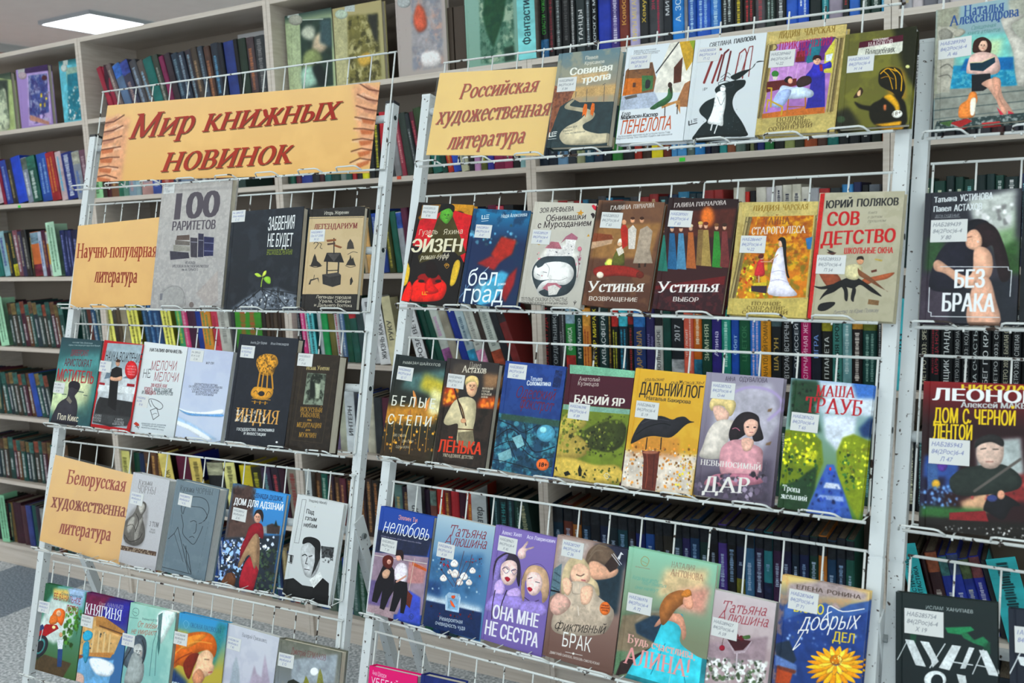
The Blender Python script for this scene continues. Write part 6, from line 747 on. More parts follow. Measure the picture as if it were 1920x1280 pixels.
B('R', 2, 5, (1366, 864, 1990, 880, 1975, 1760, 1318, 1690), 22, '5a2024', 'dark red thriller titled Дом с черной лентой with gunman',
  'G 8a1c24 30181c 0 .3;B 10;P b8c0c0 1650,1200 1900,1180 1920,1400 1660,1420;P 3c5c9c 1360,1280 1560,1250 1540,1480 1340,1500;P 24203c 1330,1400 1480,1400 1460,1650 1320,1640;P d8b090 1560,1540 1760,1460 1800,1560 1600,1640;P 3c6c3c 1340,1560 1700,1580 1680,1640 1330,1640;P 8a3434 1780,1400 1960,1380 1960,1540 1800,1540;P 24201c 1320,1620 1960,1660 1960,1760 1320,1690;B 4;P 4a6a9c 1370,1330 1430,1300 1440,1450 1380,1470;E c8a040 1425,1440 24,26;E 5a3c8c 1460,1330 30,40;R 60 14 6a8cb4 1340,1460 1560,1440 1540,1560 1340,1580;R 50 14 8a4040 1600,1440 1960,1380 1960,1520 1620,1540;B 1;S 2c3430 1500,1420 1560,1360 1640,1340 1800,1330 1900,1400 1880,1470 1700,1500 1540,1500;S c8b0a4 1650,1260 1670,1200 1740,1180 1800,1210 1800,1300 1760,1350 1700,1350 1660,1310;S 2c2c2c 1640,1240 1660,1185 1740,1160 1800,1190 1800,1230 1740,1205 1680,1215;C 1c1c1c 5 1675,1245 1705,1240;C 1c1c1c 5 1745,1245 1775,1245;C 8a4c44 4 1705,1315 1745,1315;L 6a6460 16 1900,1300 1640,1480;S 1c1c20 1690,1580 1720,1510 1780,1490 1850,1520 1900,1560 1850,1570 1800,1640 1720,1600;E c89880 1790,1500 22,26;E 3c4470 1740,1520 30,20;B 2;P 8c2c30 1500,1600 1700,1590 1720,1650 1500,1640;R 60 8 e0e4e4 1400,1670 1960,1690 1960,1750 1460,1700;B 0;T B e0c83c 30 1570,912 1990,920 НИКОЛАЙ;T B f0f2f2 70 1410,970 1990,990 ЛЕОНОВ;T B c8cccc 32 1565,1010 1990,1020 Алексей_МАКЕЕВ;T B e8cc28 86 1412,1096 1545,1100 ДОМ;T B e8cc28 86 1575,1104 1608,1104 С;T B e8cc28 86 1640,1106 1868,1114 ЧЕРНОЙ;T B e8cc28 86 1408,1186 1625,1194 ЛЕНТОЙ', (1388, 1182, 1.35), txt='НАБ285943|84(2Рос)6-4|Л 47')
B('R', 3, 8, (1206, 772, 1780, 830, 1765, 1640, 1190, 1550), 20, '1f2c2c', 'very dark green book titled Луна with white slanted letters',
  'G 223030 1a2428;B 1;P 2c8a5c 1475,970 1620,965 1640,985 1560,1010 1490,1000;P 2c7a54 1560,1000 1600,1000 1640,1040 1690,1020 1720,1050 1700,1080 1640,1060 1580,1030;A .7;P 1f5c40 1280,980 1320,975 1310,1060 1280,1060;P 1f5c40 1690,1060 1730,1050 1730,1120 1690,1120;A 1;P d8a83c 1385,980 1445,975 1430,1005 1390,1000;P b85c2c 1410,985 1445,980 1425,1018;B 0;T i c8d0d0 20 1368,866 1465,874 ИСЛАМ;T i c8d0d0 20 1482,876 1632,892 ХАНИПАЕВ;P dde2e4 1250,1035 1300,1042 1368,1190 1310,1180;L dde2e4 5 1260,1050 1208,1150;P dde2e4 1335,1045 1385,1052 1440,1160 1405,1195 1395,1150;L dde2e4 7 1475,1062 1390,1195;P dde2e4 1515,1068 1565,1075 1500,1210 1440,1195;L dde2e4 7 1500,1160 1630,1180;P dde2e4 1590,1200 1640,1085 1610,1080 1560,1200;L dde2e4 6 1690,1095 1630,1230;P dde2e4 1665,1095 1710,1100 1780,1245 1720,1235;L dde2e4 6 1650,1180 1750,1200;E dde2e4 1420,1262 62,50;E 1c262a 1430,1272 34,40;P dde2e4 1540,1230 1590,1240 1600,1300 1560,1300', (1248, 858, 1.3), txt='НАБ285754|84(2Рос)6-4|Х 19')
B('R', 3, 8, (1832, 862, 2300, 910), 20, '242b38', 'dark navy book cut off by the frame beside the very dark green one', 'G 262e3c 222834;L dde2e4 8 1900,1110 1830,1250;P dde2e4 1880,1130 1940,1140 1960,1200 1900,1180', (1866, 960, 1.3))
# ---------------------------------------------------------------- shelf contents, bookcase by bookcase (k), shelf by shelf (n)
# behind the centre stand (k=2)
run(2, 1, 981, '33 7fd4d6 D O @232 16323a Фантастика;15 15181a 3fae3a СПАСТИ_ЧУЖОГО %2f6a9a;12 1a1517 8c2430 =;13 17191c 9aa4a4 ~;16 101114 555 ~;10 1c2022 c8c8c8 =;18 2a3436 /556068 ddd ТАНЦЫ;12 14181c b8c4cc =;11 14181c d0d8dc ДОРОГА_К_МАРСУ;24 2036a4;17 3c2c78 d8d4e8 =;18 6e2f24 d8a048 Ковбой;19 a8a0c4 e0c878 МИРЫ_МЕГАПОЛИС;17 26282a d0b040 Хемуль;27 3a3c40 c02848|e0e0e0 2014|=;17 22262c ccd0d4 МИРА;23 1f78c8 d8ecf8 А._ЗОРИЧ;7 84858c;15 2a5ab4 b8dcf4 =;26 2454b8 a8d0f0 =|~;20 2f74cc bfe0f4 ~;24 171b1d c8d0cc ~|~;18 1c1d1c e0c830 =;22 24201f c82c34 =|~;20 4c4a4e a8444c ~;19 26322e 9ab0a8 =|=;20 1e2022 d8dcdc =;21 2c58b8 e0ecf4 ДЕНЬ;21 2450b8 e8f0f8 ~|=;24 1a2424 e4e8e8 ДЕНЬ_2;13 2a8a94 a8dce0 =;26 8e8494 e0dce0 БОГ;13 26282a c03030 ~;20 2c60b4 d8e8f4 4_РУСС;20 24382f c8d0c8 =;20 26423a e0e4e0 =;19 3aa4d8 d8f0f8 =', 'top shelf behind the centre stand')
run(2, 2, 1009, '18 1c2838 9aa 18;17 222c3c 9aa ~;20 6c94b8 24282c ~;16 353b42;16 9aa07c 4a6a3c ~;17 1c4a60 c8d8dc ~;17 24344c c8743c ~;16 1c242e;21 2f7a38;22 202428 c8ccd0 ~;14 a83024;18 3a2c26 b09070 ~;21 e0d028 b03030|3a3a28 ~|~;15 6a2c24 c09060 ~;12 4a94d0 e8f0f4 ~;17 4a94d0 e8f0f4 ~;16 5c706c b8c8c8 ~;19 2a80c8 e8e8b0 ~;11 1a2140 d8c850 ~;15 1f2430 d8c850 ~;15 2c8a8c;16 7c4a34;20 5a7068 e0e4e0 ~;7 20261f;8 6c7450;6 1c2430;14 24306c;17 2a7a44 9ab080 ~;20 26292a e0e4e4 ~;19 8a945c 5c7c30|d8d080 ~|~;18 34382c e0dcc8 ~;24 9a4c2c e0b060 ~;19 4c342c c8a888 ~;21 1f6a64 9ad0c4 ~;21 202528;20 24282c;20 20242a e0e4e4 =;21 26302a 9ac040 ~;10 8a4424', None)
filler(2, 3, ['22262c', '1c2c44', '3a3c40', '8a2c2c', '2c6a8a', 'b8b0a0', '24343c'], 2.02, 2.57, seed=3, hdef=.21)
run(2, 3, 1376, '22 c8c4b4;8 c03028;12 1c1c20;19 c8c4b8 3a3c4c ~;17 b8b4b8;13 c4c0bc 3a3c4c ~;18 ccc8ba 3a3c4c ~;17 c8c4b4 3a3c4c ~;15 ccc8be 3a3c4c ~;18 a8aab0;20 a83030;22 2c3438;22 3a7cb0;15 24284c;14 16191c;22 5a6068', None, hdef=.213)
run(2, 4, 1017, '17 1d1416 b02c30 КАПИТАН_УДАЧИ;16 20252a a8b0b4 ГОРДЕЛЬШИКИ;12 343438 c8ccd0 ПРОСТ|=;18 2f8a44 f0f4f0 ФЕНИКСА /8aa8bc %b83430;14 163c3a c8d0d0 МТ_Метро;15 d88a38 9a3c28|4a3c8c =|~ /d8983c;15 17181a e8d830 СЕКТОР_МИРАЖ;18 183434 e0e4e4 АКВАСФЕРА;6 3c3020 c8983c ~;13 15181a d8d430 =|~ /b82c28;17 1c2c38 30a4c8 =|= /3cb4c8;11 181c1a b02828 = /8a2424;22 1f3468 c89a48 ДАР_КРЫЛА /2a6cb0;17 2c2658 8a84b8 ЭМАРИ|Мари;15 b4b4b0 3a3c40 ВОЛШЕБНОЕ /1c1c20;15 14423a;24 1d2228 c8ccd0 2017 %a8acb0;18 d8604c f0dcd4 ЧТО_ЛЮБИТ|~;16 d0681c f0e0c8 ~ %28708c;19 153c2f c8d0b0 ЗИМНЯЯ;18 2c2474 d8d4f0 Алина;17 1f8a78 c8f0e4 ~;16 1d4cac a8d0f4 Обет;20 18563a 3a7c54 ЦВЕТОК;20 2a74d0 f0c8e0|b0e0f4 =|~;19 dc9420 6a4c1c АНАТОЛИЙ_РОМАНОВ;20 1a1e22 c8a850 ШАТУН /3c5054;20 1b1c1e c8ccd0 ВТОРАЯ_ВСТРЕЧНАЯ;16 1d2630 d0d4d8 ОДИССЕЙ;19 b0195e f0c8d8 СЛУЧАЙНАЯ_ЖЕНА;20 1a1f2c 7a9ce0 ИГРА;20 1c1e1c d8dcd8 ПЛАНЕТА /8a8420;18 3c7c74 10201e ДРЕВНЯЯ_КРОВЬ;18 6c9ca0 c8dcdc ~;20 20181a e0d8d0 = /c89030;27 16403c 8ab0a4 =|= /5c6420;13 1a1e20 c8ccd0 =', 'fourth shelf behind the centre stand')
filler(2, 5, ['1c2230', '2a3c60', '3a2c34', '28443c'], 2.02, 2.98, seed=5)
P6 = ['1c2c44', '163448', '6a3428', 'a0622c', '14283c', '1a1d24', '1c2848', '1e2c34', '1c4450', '241f26', '1c2868', '244c94', '2c2c2c', '33302a', '20303a', '2c2858', '1c3a60', '1a3634', '1b1c20', '4c3888', '1c1c1e', '1c2440', '3c6c94', '2a2440', '2c7a84', '3c2444', '202040', '1a2838', '1c2448', '1c3c34', 'b8702c', '1c3c5c', '1f2838', '245c50']
run(2, 6, 1024, ';'.join(f'{16 + (i % 3)} {c} {"b0c4e0" if i % 4 else "8cb0d8"}{"|d0d028" if 0 else ""} ~ /20242a{"" if i % 3 else " %" + ("6c6c24" if i % 2 else "1c2440")}' for i, c in enumerate(P6)), 'sixth shelf behind the centre stand')
run(2, 7, 1036, ';'.join(f'{17 + (i % 3)} {c} 8ca ~' for i, c in enumerate(['24305c', '2c3c50', '1c4c54', '2c8a9a', '24283c', '3c2c34'] * 5)), None)
# behind the gap between the stands and the centre of the left stand (k=1)
run(1, 2, 538, '6 22382c S;9 1f5c4c S;10 5c2434 S;20 2c4094 S;16 22262e S;9 4c242c S;12 2c6c6c S;17 22443c S;11 70807c S;11 2c5c54 S;8 b02c34 S;11 26282c c8c8c8 ~ S;13 d8d428 3c3c28 ~ S;12 202428 S;11 22231f d8d430 ~ S;16 c02834 S;11 3a3c40 c0c0c0 ~;13 8c8c90 ^8;9 a03c50 ^8 e0a0a0 ~;14 34403a ^8;9 2c3438 ^10 9aa0a0 ~;10 5a2434 ^10 d05060 ~;15 33482c ^10;18 1f6c60 ^10;10 18443c ^10;12 b03028 ^10 d8a040 =;13 2a50b8 ^10;15 c8c8a8 ^8 5a6a70 ~ S;10 202428 S;12 b888b8 S;12 5c6430 c8c040 ~ S;12 3a3c9c S;19 8a2850 S;16 902c50 S;15 24282c e0e0e0 ~ S;13 9ac8cc S;14 4c6828 S;16 b0b0c0 5a5c60 ~ S;8 c8c0a8 S;15 244c68 S;14 2c4494 8ac ~ S;10 1c2438 S', 'second shelf seen between the stands')
filler(1, 3, ['1c4844', '2c3c4c', '3a3440', '1c2c3c'], 1.02, 1.33, seed=9)
run(1, 3, 664, '8 1c5c4c;9 1f4c40 ^4;8 c8b08c ^4;10 d8a868 ^4;8 24302c ^4;11 2448a8 ^6 a8b0b8 ~;12 1c3c8c ^6;12 3c4420 c8b848 = ^6;12 1a6050 ^6;12 aab0b8 /2c50a0 ^6;12 5c2440 ^6;14 1f5a50 ^4;12 24304c S;14 2c4090 S;16 4c2038 S;12 26282c S;12 b03848 S;16 1c2838 S;14 2c58a8 S;16 4c2034 S;13 202428 S;16 5c1f38 S;14 c04454 S;18 242428 S', 'third shelf seen between the stands')
run(1, 4, 552, '10 24263c ^4;9 1c1f28 ^4 a8a8b0 ~;9 d83c80 ^4 f0c0d8 ~;10 c8ccd0 1c1c1c = ^4;12 5cc4cc D @225 1c3c44 = ^4;8 b8c0c4 ^4;12 1f9c54 ^4 ;12 6c6834 ^4;9 b8bcc0 b03c50 ~ ^4;9 4c6c94 ^4 c8d0d8 ~;12 14503c ^4;14 22564c ^6 /a82830;20 34484c ^6;20 c8ccd0 D @225 3a3c40 = ^6;20 e0e2e4 D @235 2a2c30 ЖИЗНЬ_КАК_РОМАН ^7;20 d0c8a0 D @230 3a3a38 РУКУ ^9;32 gap;20 dcdee0 D @235 3a3c40 РОЗА_ВЕТРОВ ^15;13 0e4438 ^17;13 114a3c ^17;17 c4ccc4 c090b8 ~ ^18 %9a5c94;15 9a9484 ^18;16 1c3490 ^18;16 a8bcc4 4a6478 ~ ^18 %2c88b0;18 c8ccc4 8a8c88 = ^18 %d890b4;10 3a302c ^18;22 bcc4bc 7a8480 = ^18 %a84c34;16 24262c ^19;15 7c2c2c ^20 /2c2428 ', 'fourth shelf seen between the stands', hdef=.215)
run(1, 5, 566, '10 6c2c28;12 c8c0a8;10 2c4c4c;20 d8dcdc;20 7c6c94 c8b8d0 ~;18 b0b4a0;18 d4dce0 D @220 2a2c30 ИНТЕРН;14 2c50b0;16 c8c4b0;16 34383c;18 5c2c3c;20 2c5c60', None)
filler(1, 5, ['3a2c28', '4c4438', '2c3c44', '5c2c34'], 1.5, 1.98, seed=12)
run(1, 6, 578, '16 ccd4d6 D @222 3a4044 дней;12 4a3428 c08850 ~ S;12 1c5c50 a8c0b0 ~ S;12 3c2c38 b88850 ~ S;11 4a3428 c08c50 ~ S;12 5c2c38 c89058 ~ S;12 2a2420 c08048 = S;12 2c5c58 c89c58 ~ S;12 38292c b87c40 = S;12 3c302c c08850 = S;14 2a2624 c47c44 = S;13 2f3c3c b88450 = S;14 4c2f2c b87844 =;16 5c7c78 c8a868 ~;15 2c1c2c b89058 ~;26 d0d6d8 D @212 26282c СССР;11 2c1c30;12 7c4840 d89050 ~ /6a8078;14 c42c24 f0c040 ~;12 6c2c2c d8a848 =;15 b82c34 e8b048 18;15 40182c b02c3c АУ;14 b8422c e8a840 ~;28 c8d0d2 D @215 26282c фарватер;18 1c3c40 7aa8b0 ДОЛ|=;16 1c2c30 3c9c9c ИЗБАВЛЕНИЕ;13 24343c 4c8c90 =;18 1c4038 8ab0a4 ~;22 1f3a34 c8c498 ~ ^8', 'sixth shelf seen between the stands')
run(1, 7, 585, ';'.join(f'15 {c} 9aa ~' for c in ['2c3c3c', '1c4c8c', '5c6c60', '2c4c44', '1c4498', '3c6058', '24503c', '1c3c8c', 'b8c0c0', '4c2c38', 'd0d4d4', '3c1c2c', 'a8b0b8', 'c0c8cc', '1c5c48', '1c4480', '24305c', '2c4c54'] * 1), None)
# behind the left stand (k=0)
run(0, 1, 200, '9 3a1c2c;9 a02c40 ^20 ;9 962840 ^20;10 6c5c5c ^20 b8a8a0 ~;15 5c7494 /3a6cc0 ^20;16 3c3c50 ^19 /3c4c9c b09088 ~;13 4a4a50 ^18 9ab0c8 ~;12 5c5450 ^18 8ab8d8 ~;17 1f6a64 ^17;11 3c443c ^16 a8a8a0 ~;9 7c2850 ^15;11 3a3038 ^14;12 2c3c4c ^13 7a98a8 ~;12 2c3444 ^12 9ab0c0 ~;11 3a343c ^11 88a8b8 ~;11 4a4038 ^10 a88868 ~;10 3c4450 ^9 7890a0 ~;11 503830 ^8 b87850 ~;13 2c3440 ^6 60a0c8 ~;9 20242c ^6;19 2a3c80 ^5;8 16181c ^5;14 26362c ^4;14 4a3c40 ^4 b87048 ~;19 34383c ^3 8a8888 =;14 2c3440 ^3 7898a0 ~;13 2f2c30 ^2 a06848 ~', 'top shelf above the wide title banner')
run(0, 2, 179, '20 9ad49c D @225 3a5c3c =;9 4a2028;14 6a4834 c09868 ~;9 1f6c54;10 5c8c7c;14 7c94a4 c08888 ~;9 8ca8b0;22 b08884 8a98b0 ~;16 3c54a0 c8c8d0 ~;22 a03c34 c8b0a8 ~;14 34405c;22 6c7c90 ;16 5c5c64 a8a8b0 ~;12 888890 c8c8c8 ~;13 50444c a8a8a8 ~;30 3c2c28 8a3028 ~;28 2c4440', None)
filler(0, 3, ['2c3438', '1c2830', '3a3a3c', '2c2c30'], .02, .98, seed=15)
run(0, 4, 155, '8 20403c b8bcb8 ~;8 1f3c3c c0c4c4 = ^6;8 5c3028 ^6;9 1c4a6c c8ccd0 ~ ^6;9 20403c b8c0bc ~ ^6;9 3a4648 c0c4c4 = ^6;20 e4e070 D @228 5c5c28 =|~ ^6;7 5a4c3c ^6;14 9a9078 ^6;8 1c3080 ^7;20 e8e268 D @228 5c5c28 =|= ^7;11 24405c 5c88b0 ~ ^7;10 1c4878 6c98c0 ~ ^7;13 24446c 5c88b0 ~ ^7;10 1f3c64 ^7;18 eae66c D @226 5c5c28 =|~ ^7;12 3c9c68 c8c848 ~ ^6;10 c83c70 d8a0b0 ~ ^6;15 44243c ^5;11 1f3c90 ^5;18 d88c30 3c8c5c ~|~ ^5;13 c43c54 a02c3c ~ ^5;20 b8b8b0 8a8a84 ~ ^5;8 3a3c40;49 3c8c2c c04c34 ~|~;9 2c2824 S;7 4c3c30 S;7 3a3028 S;8 4c4034 S;7 3c3028 S;8 54463a S;8 40352c S;8 50443a S', 'fourth shelf behind the left stand')
run(0, 6, 236, '19 dcd67c D @205 5c5c28 ~;12 14402f;9 1c2c4c;11 4a3428 c89048 ~;11 5c3c2c c89850 ~;11 4c3424 d0a040 ~;11 38302a d0a048 ~;22 e4d070 D @215 5c5028 ЖЖЖ ^9;24 5a1c34 ^6;9 1c3090 ^6;22 e6cc6c D @212 5c5028 ~ ^7;30 26282a /b8b898 ^5;10 202226;22 dcd888 D @208 5c5c34 ~ ^6;22 d8c430 3a3420 ХХХ ^5;20 2a2c1c c8c430 ~ ^6;18 3a2c44 6cb0b0 ~ ^6;16 2c2430 c0444c ~ ^6;12 3a1c2c ^6;30 8a8478 8a3430 ~ ^5', None)
filler(0, 5, ['2c2c30', '3a3034', '24343c', '4c3c34'], .02, .98, seed=17)
filler(0, 7, ['2c3c64', '7c2c2c', '24544c', '3c3c44', '8c7c5c', '2c4c8c'], .02, .98, seed=18)
# leftmost bookcase (k=-1)
run(-1, 2, -14, '21 c8b8c0 b03c50 ~ ^9;5 8c1c3c ^9;11 2a44a0 ^9 8aa0d0 ~;10 2c2c30 ^9 a09868 ~;18 1f48c4 ^9;11 8a94a8 /5a6860 ^9 e0e4e8 ~;16 1c5448 e0e8e4 = ^8 /2a6c5c;20 2450a8 8cb0e0 ~|~ ^6;16 9c2830 d89040 ~|~ ^7;11 c8b0b4 40b8e0 ~ ^7;20 1c3078 e8ecf0 = ^7;14 8c94a0 /b8b8a8 4a6cb0 ~ ^6;13 6c4c5c c8b0b8 ~ ^6', 'second shelf of the leftmost bookcase', hdef=.195)
run(-1, 3, -2, '9 1c6c64 ^8 ;12 8cb4bc 3c3c8c ~ ^8;7 20231f c8a848 ~ ^7;9 20342c c0a048 ~ ^7 %c8c030;9 7c4a54 d8dce0 ~ ^7;7 34304c c8b898 ~ ^6;9 2c2c2c a8a8a0 ~ ^6;4 3a3428 c0a850 ~;16 c06434 /6a8494 %6c2434 ^5;6 b8c4d8 3050a0 ~ ^5;8 4c2038 b07848 ~ ^5;8 c89838 /b0b0b0 %a8a8a8 ^5;3 2878b8 ^5;16 b4dcc0 D @226 4c7c5c =|~ ^5;8 242c5c 8890c8 ~ ^4;6 232c54 7c84b8 ~ ^4;6 2a3060 8890c8 ~ ^4;12 242848 7c84b8 ~ ^4', 'third shelf of the leftmost bookcase', hdef=.195)
W5 = lambda n, s, ln: ';'.join(f'{7 + (i * 7 + s) % 3} {["20403c", "2c3c38", "1f4a44", "4c2434", "3a342c", "24343c", "5c3c24"][(i * 3 + s) % 7]} d8dcdc {"=" if i % 3 else "~"} /{["2c5c54", "5c4430", "6c5c38", "3c6c64", "7c4030"][(i + s) % 5]} ^{ln}' for i in range(n))
run(-1, 4, -4, '12 3a2c30 ^7 c87050 ~;15 a4d8b4 D @218 4c7c5c =|~ ^7;' + W5(13, 1, 7), None, hdef=.195)
run(-1, 5, -4, W5(9, 3, 7) + ';10 2c4ca0 ^10;' + W5(3, 2, 10), None, hdef=.195)
run(-1, 6, -4, W5(17, 5, 1), None, hdef=.19)
run(-1, 7, -4, '5 2c2c30;9 26221f d0c838 =;14 88c8a0 D @222 3c6c4c =|= ^3;7 6c5430 ^3;16 3a1c28 ^3;9 4c2c34 ^3;10 34407c ^3;8 1c4c48 ^2;8 2c2434 ^2;10 8c8c88 ^2;' + W5(8, 4, 1), None, hdef=.19)
run(-1, 6, 0, W5(30, 2, 1), None, xm=-.98) if 0 else None
for n in (2, 3, 4, 5, 6, 7): filler(-1, n, ['20403c', '2c3c58', '4c2434', '3a342c'], -.98, -.66 - (.04 if n < 6 else .0) - .03 * max(0, n - 2), seed=30 + n, hdef=.19)
# rightmost bookcase (k=3)
filler(3, 1, ['8c8c94', 'b0b0b8', 'c8c0c4', '3a2c34', '6c6c74'], 3.02, 3.7, seed=41)
filler(3, 2, ['2c2c30', '1c242c', '3a3c44', '4c2c30'], 3.02, 3.7, seed=42)
filler(3, 3, ['1c2c2c', '203434', '2a3050', '1c2024', '1f4038'], 3.02, 3.7, seed=43, hdef=.215)
run(3, 4, 1681, '15 3fb8c4 D @232 16323a 2033;25 14171a;20 15181b c8c4a8 МЕТРО_2033:_SPECTRE;20 15181b 9c2030|e0e4e4 ~|ЦАРИЦА_НОЧИ;24 15181b e0e4e4 ЯЩИК_ПАНДОРЫ;16 171a1d b0b4b4 МЕТРО_2033:_ПРАВО_НА_СИЛУ;17 1a1d20 a8acac МЕТРО_2033:_КОДЕКС;17 15181b b8c0c0 ЗА_СЧАСТЬЕМ;22 15181b e0e4e4 БЕГ_ПО_КРАЮ;17 15181b b8bcbc МЕТРО_2033:_СЕВЕР;20 15181b c8c4a8 МЕТРО_2033:_БЫЛАЯ_СИЛА;20 15181b c8cccc МЕТРО_2033:_СЛЕПАЯ_ТРОПА;22 15181b c8cccc МЕТРО_2033', 'fourth shelf of the rightmost bookcase')
filler(3, 5, ['14181c', '1c2c2c', '22262c'], 3.02, 3.7, seed=45)
run(3, 6, 1712, '10 2a2c1c c8b830 =;34 36b8c0 D @222 16282c ФАНТАСТИЧЕСКАЯ|ФАНТАСТИКА ^13;9 2c1a1c ^13;24 3a2428 c0b8b0 ~ ^13 /8a4c34;20 24348c b8bcc0 ~ ^13 /3c6c6c;24 26389c b8bcd0 ~ ^14 /34405c;22 24348c c0c0b0 ~ ^15 /4c5c3c;22 242c8c b8b8d0 ~ ^15 /6c3c40;14 2c3034 ^15;60 36b8c0 D @212 16282c = ^15;30 24282c ^10', 'sixth shelf of the rightmost bookcase')
filler(3, 7, ['1c242c', '2c3440'], 3.02, 3.7, seed=47)
# ---------------------------------------------------------------- large picture books standing face-out on the top shelf
def face_book(name_label, quad, Y, th, base, prog, group='large picture books facing out on the top shelf', cat='book', z1=None):
    n = np.array([0, -1., 0]); O = np.array([0, Y, 0.]); q = np.array(quad, float).reshape(-1, 2); L = [on_plane(*p, O, n) for p in q]
    x0 = (L[0][0] + L[3][0]) / 2; x1 = (L[1][0] + L[2][0]) / 2; zt = (L[0][2] + L[1][2]) / 2; zb = ZS[1] + .001 if z1 is None else z1
    w_, h_ = x1 - x0, zt - zb; M = frame((x0, Y, zb), (1, 0, 0), (0, 1, 0), (0, 0, 1))
    quad = np.array([proj((x0 + a, Y, zb + b)) for a, b in ((0, h_), (w_, h_), (w_, 0), (0, 0))])
    b, p = book_mesh(w_, h_, th); img = art(name_label[:20], quad, None, prog, w_, h_, base, 1100)
    bk = tag(put('book', b.mesh('book', [img_mat('cover print', img, .35)], False, lambda co: np.c_[np.clip(co[:, 0] / w_, .002, .998), np.clip(co[:, 2] / h_, .002, .998)]), M), name_label, cat, group)
    put('page_block', p.mesh('page_block', [M_pg]), M, bk); return bk
F = face_book
F('pale green picture book with a draped statue at the left picture edge', (-30, 142, 22, 137, 28, 245, -28, 254), .05, .02, 'b8c8a0', 'G 3a4c44 b8c8a0 0 .3;P b8c890 -30,142 22,150 28,245 -28,254;B 2;P 3c4844 -30,150 14,150 18,240 -28,248;B 1;S c8d0b8 0,170 10,168 14,200 17,240 -10,246 -6,200;N 5a6c5c .6 10 -30,150 14,150 18,240 -28,248')
F('lilac picture book with whirling purple and white painting', (33, 128, 91, 123, 97, 230, 37, 240), .05, .02, 'b49cd4', 'G b8a0d8 b098d0;P 4a3464 33,124 92,120 93,132 34,140;P c8b4e0 50,140 91,134 96,230 54,236;B 1;P 50609c 53,142 88,138 92,210 56,220;N c8c8e0 .7 9 53,142 88,138 92,225 56,235;N 3c3474 .6 7 53,142 88,138 92,225 56,235;E 4a2430 83,146 5,5;R 12 3 d8b040 74,170 92,170 92,200 74,200;P c89888 56,215 92,228 92,234 56,225;T b 6c5c90 6 42,225 39,165 у_камелька;B 0;P c8c8c8 33,128 46,128 46,139 34,140;E b8a8b0 42,142 8,7')
F('turquoise picture book with white sprays beside the bookcase side', (113, 115, 148, 108, 156, 222, 117, 230), .05, .02, '70c4d4', 'G 1f6a70 78ccdc 0 .12;P 78ccdc 114,124 150,120 156,222 117,230;B 1;P a8c4b4 123,128 150,124 154,150 126,160;P 2c8ca0 126,140 150,135 156,222 128,226;R 60 3 e4f4f4 126,165 152,160 156,222 128,226;N 1c7080 .5 9 126,140 150,135 156,200 128,200;B 0;P c8d0cc 118,114 127,112 127,122 118,124;E b8c0bc 120,128 6,7')
F('pale green picture book with a dark painted scene, nearest the case side above the banner', (535, 24, 623, 20, 628, 160, 541, 172), .055, .022, 'bcc8a4', 'G 3c5450 bccaa4 0 .12;P c0cca8 536,45 560,45 566,170 541,172;B 1;P 34483f 562,38 620,34 625,160 567,166;B 3;S c0c4b4 564,60 575,48 590,52 588,75 570,72;S c8b8a0 590,70 605,60 615,85 600,100 585,95;S 8a9468 570,100 590,92 605,110 590,125 568,130;S a8c8b8 566,130 590,125 600,150 580,165 567,166;S 1c2828 585,128 600,120 612,150 600,160;P 4c6468 600,36 620,34 622,90 600,80;B 0;L c8d4c8 2 562,38 605,36;T b 5c6c54 8 548,140 546,55 СБОРНИК_ЭРИКА;T b 5c6c54 8 558,95 556,52 ВЕНЕЦИИ;P c8d0cc 539,22 560,22 560,34 539,34;E a8a89c 554,38 13,10')
F('olive and cream picture book with twisting figures, right of the pale green one', (626, 10, 716, 6, 722, 150, 629, 160), .055, .022, 'c0bc94', 'G c4b88c b8b488;P c8c49c 626,34 650,32 653,156 629,160;B 2;P 8a8450 652,30 708,26 715,148 655,156;N d8d0a0 .8 14 652,30 708,26 715,148 655,156;N 4c4a2c .8 10 652,30 708,26 715,148 655,156;P 3a3c34 688,28 708,26 708,80 700,70;S c8a858 670,110 690,98 698,115 680,125;B 0;T b 8a8664 8 643,130 638,40 УЕДИНЕНИЕ;E b8c4b4 640,27 12,9;P c8d0cc 646,8 665,8 665,22 646,22')
F('greyish pink picture book with soft floral painting', (742, -6, 833, -16, 840, 128, 746, 140), .055, .022, 'c4b8b4', 'G c8bcb8 c0b8b4;B 2;P b4b0b4 770,-6 826,-14 832,124 774,132;N d8b0a0 .7 18 770,-6 826,-14 832,124 774,132;N 9098a8 .6 12 770,-6 826,-14 832,124 774,132;S c86850 782,10 795,18 800,50 785,60 775,40;S e0dcdc 790,100 820,95 826,120 795,125;B 0;T b 8a7c78 8 752,130 748,30 УЗІМКУ_ІДУЦЬ;T b 8a7c78 8 762,75 760,22 ЦВІТУЦЬ;E b0b4b4 757,5 13,10')
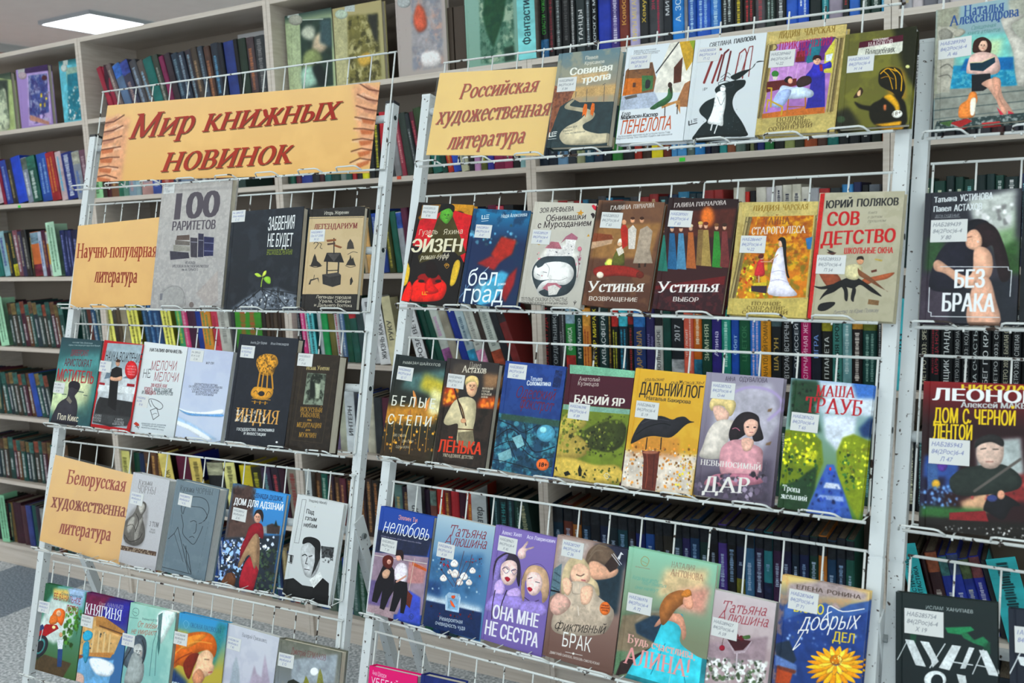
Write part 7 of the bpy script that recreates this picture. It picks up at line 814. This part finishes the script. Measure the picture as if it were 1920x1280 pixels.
F('sea-green picture book with trailing willow painting', (872, -12, 968, -24, 974, 112, 874, 124), .055, .022, '98bcb0', 'G a0c4b8 94b8a8;B 2;P 6c9480 898,-10 960,-20 966,112 902,120;N c8d8c0 .8 18 898,-10 960,-20 966,112 902,120;P 2c5c40 908,-10 950,-18 945,30 935,60 925,90 912,60 905,30;P 2c4838 945,90 962,85 966,112 946,116;N 1c4c3c .5 8 898,-10 960,-20 966,112 902,120;B 0;T b 6c9088 8 882,115 878,10 МЫ_ЎСЕ_ПАД_АДНЫМІ;T b 6c9088 8 892,60 890,5 ТАПОЛЯМІ')
run(1, 1, 843, '14 463c34;14 4c3c30', 'top shelf between the picture books', Y=.09, hdef=.2) if 0 else None
for i, (a, b_) in enumerate(((1.665, 1.705), (1.71, 1.75))):
    bb = MB(); bb.box(0, b_ - a, 0, .15, 0, .2); tag(put('book_box', bb.mesh('book_box', [mat('brown card', '4a3d33', .7)]), Matrix.Translation((a, .07, ZS[1] + .001))), f'plain dark brown slipcased volume, {"left" if i == 0 else "right"} of the pair between pink and sea-green picture books', 'book', 'brown slipcased volumes on the top shelf')
bb = MB(); bb.box(0, .31, 0, .06, 0, .268); tag(put('cardboard_box', bb.mesh('cardboard_box', [mat('white card', 'c4c2c2', .8)]), Matrix.Translation((.66, .2, ZS[1] + .001))), 'white card box behind the leaning books on the top shelf', 'box')
# coloured shelf marker stickers
for lab, px, py, k, n, c in (('small lime-green sticker on the left bookcase shelf edge', 36, 387, -1, 2, '3ce03c'), ('small orange-red sticker on a shelf edge between the stands', 748, 333, 1, 2, 'f0502c'), ('small lime-green sticker on the shelf edge behind the centre stand', 1279, 299, 2, 2, '3ce03c')):
    P = on_plane(px, py, np.array([0, -.0004, 0]), np.array([0, -1., 0])); b = MB(); b.box(-.008, .008, -.0004, .0008, -.005, .005)
    tag(put('shelf_sticker', b.mesh('shelf_sticker', [mat('sticker ' + c, c, .5)]), Matrix.Translation(tuple(P))), lab, 'sticker')
# ---------------------------------------------------------------- finish
if STUFF.v:
    me = STUFF.mesh('more_books', [M_SP, M_PT], False, lambda co: np.array(STUFF.uv)); tag(put('book_rows', me), 'remaining rows of shelved books half hidden behind the stands', 'books', kind='stuff')
finish_slips(); finish_spines()
print('books', sum(1 for o in bpy.data.objects if o.get('category') == 'book'), 'cells', len(CELL), 'objects', len(bpy.data.objects))
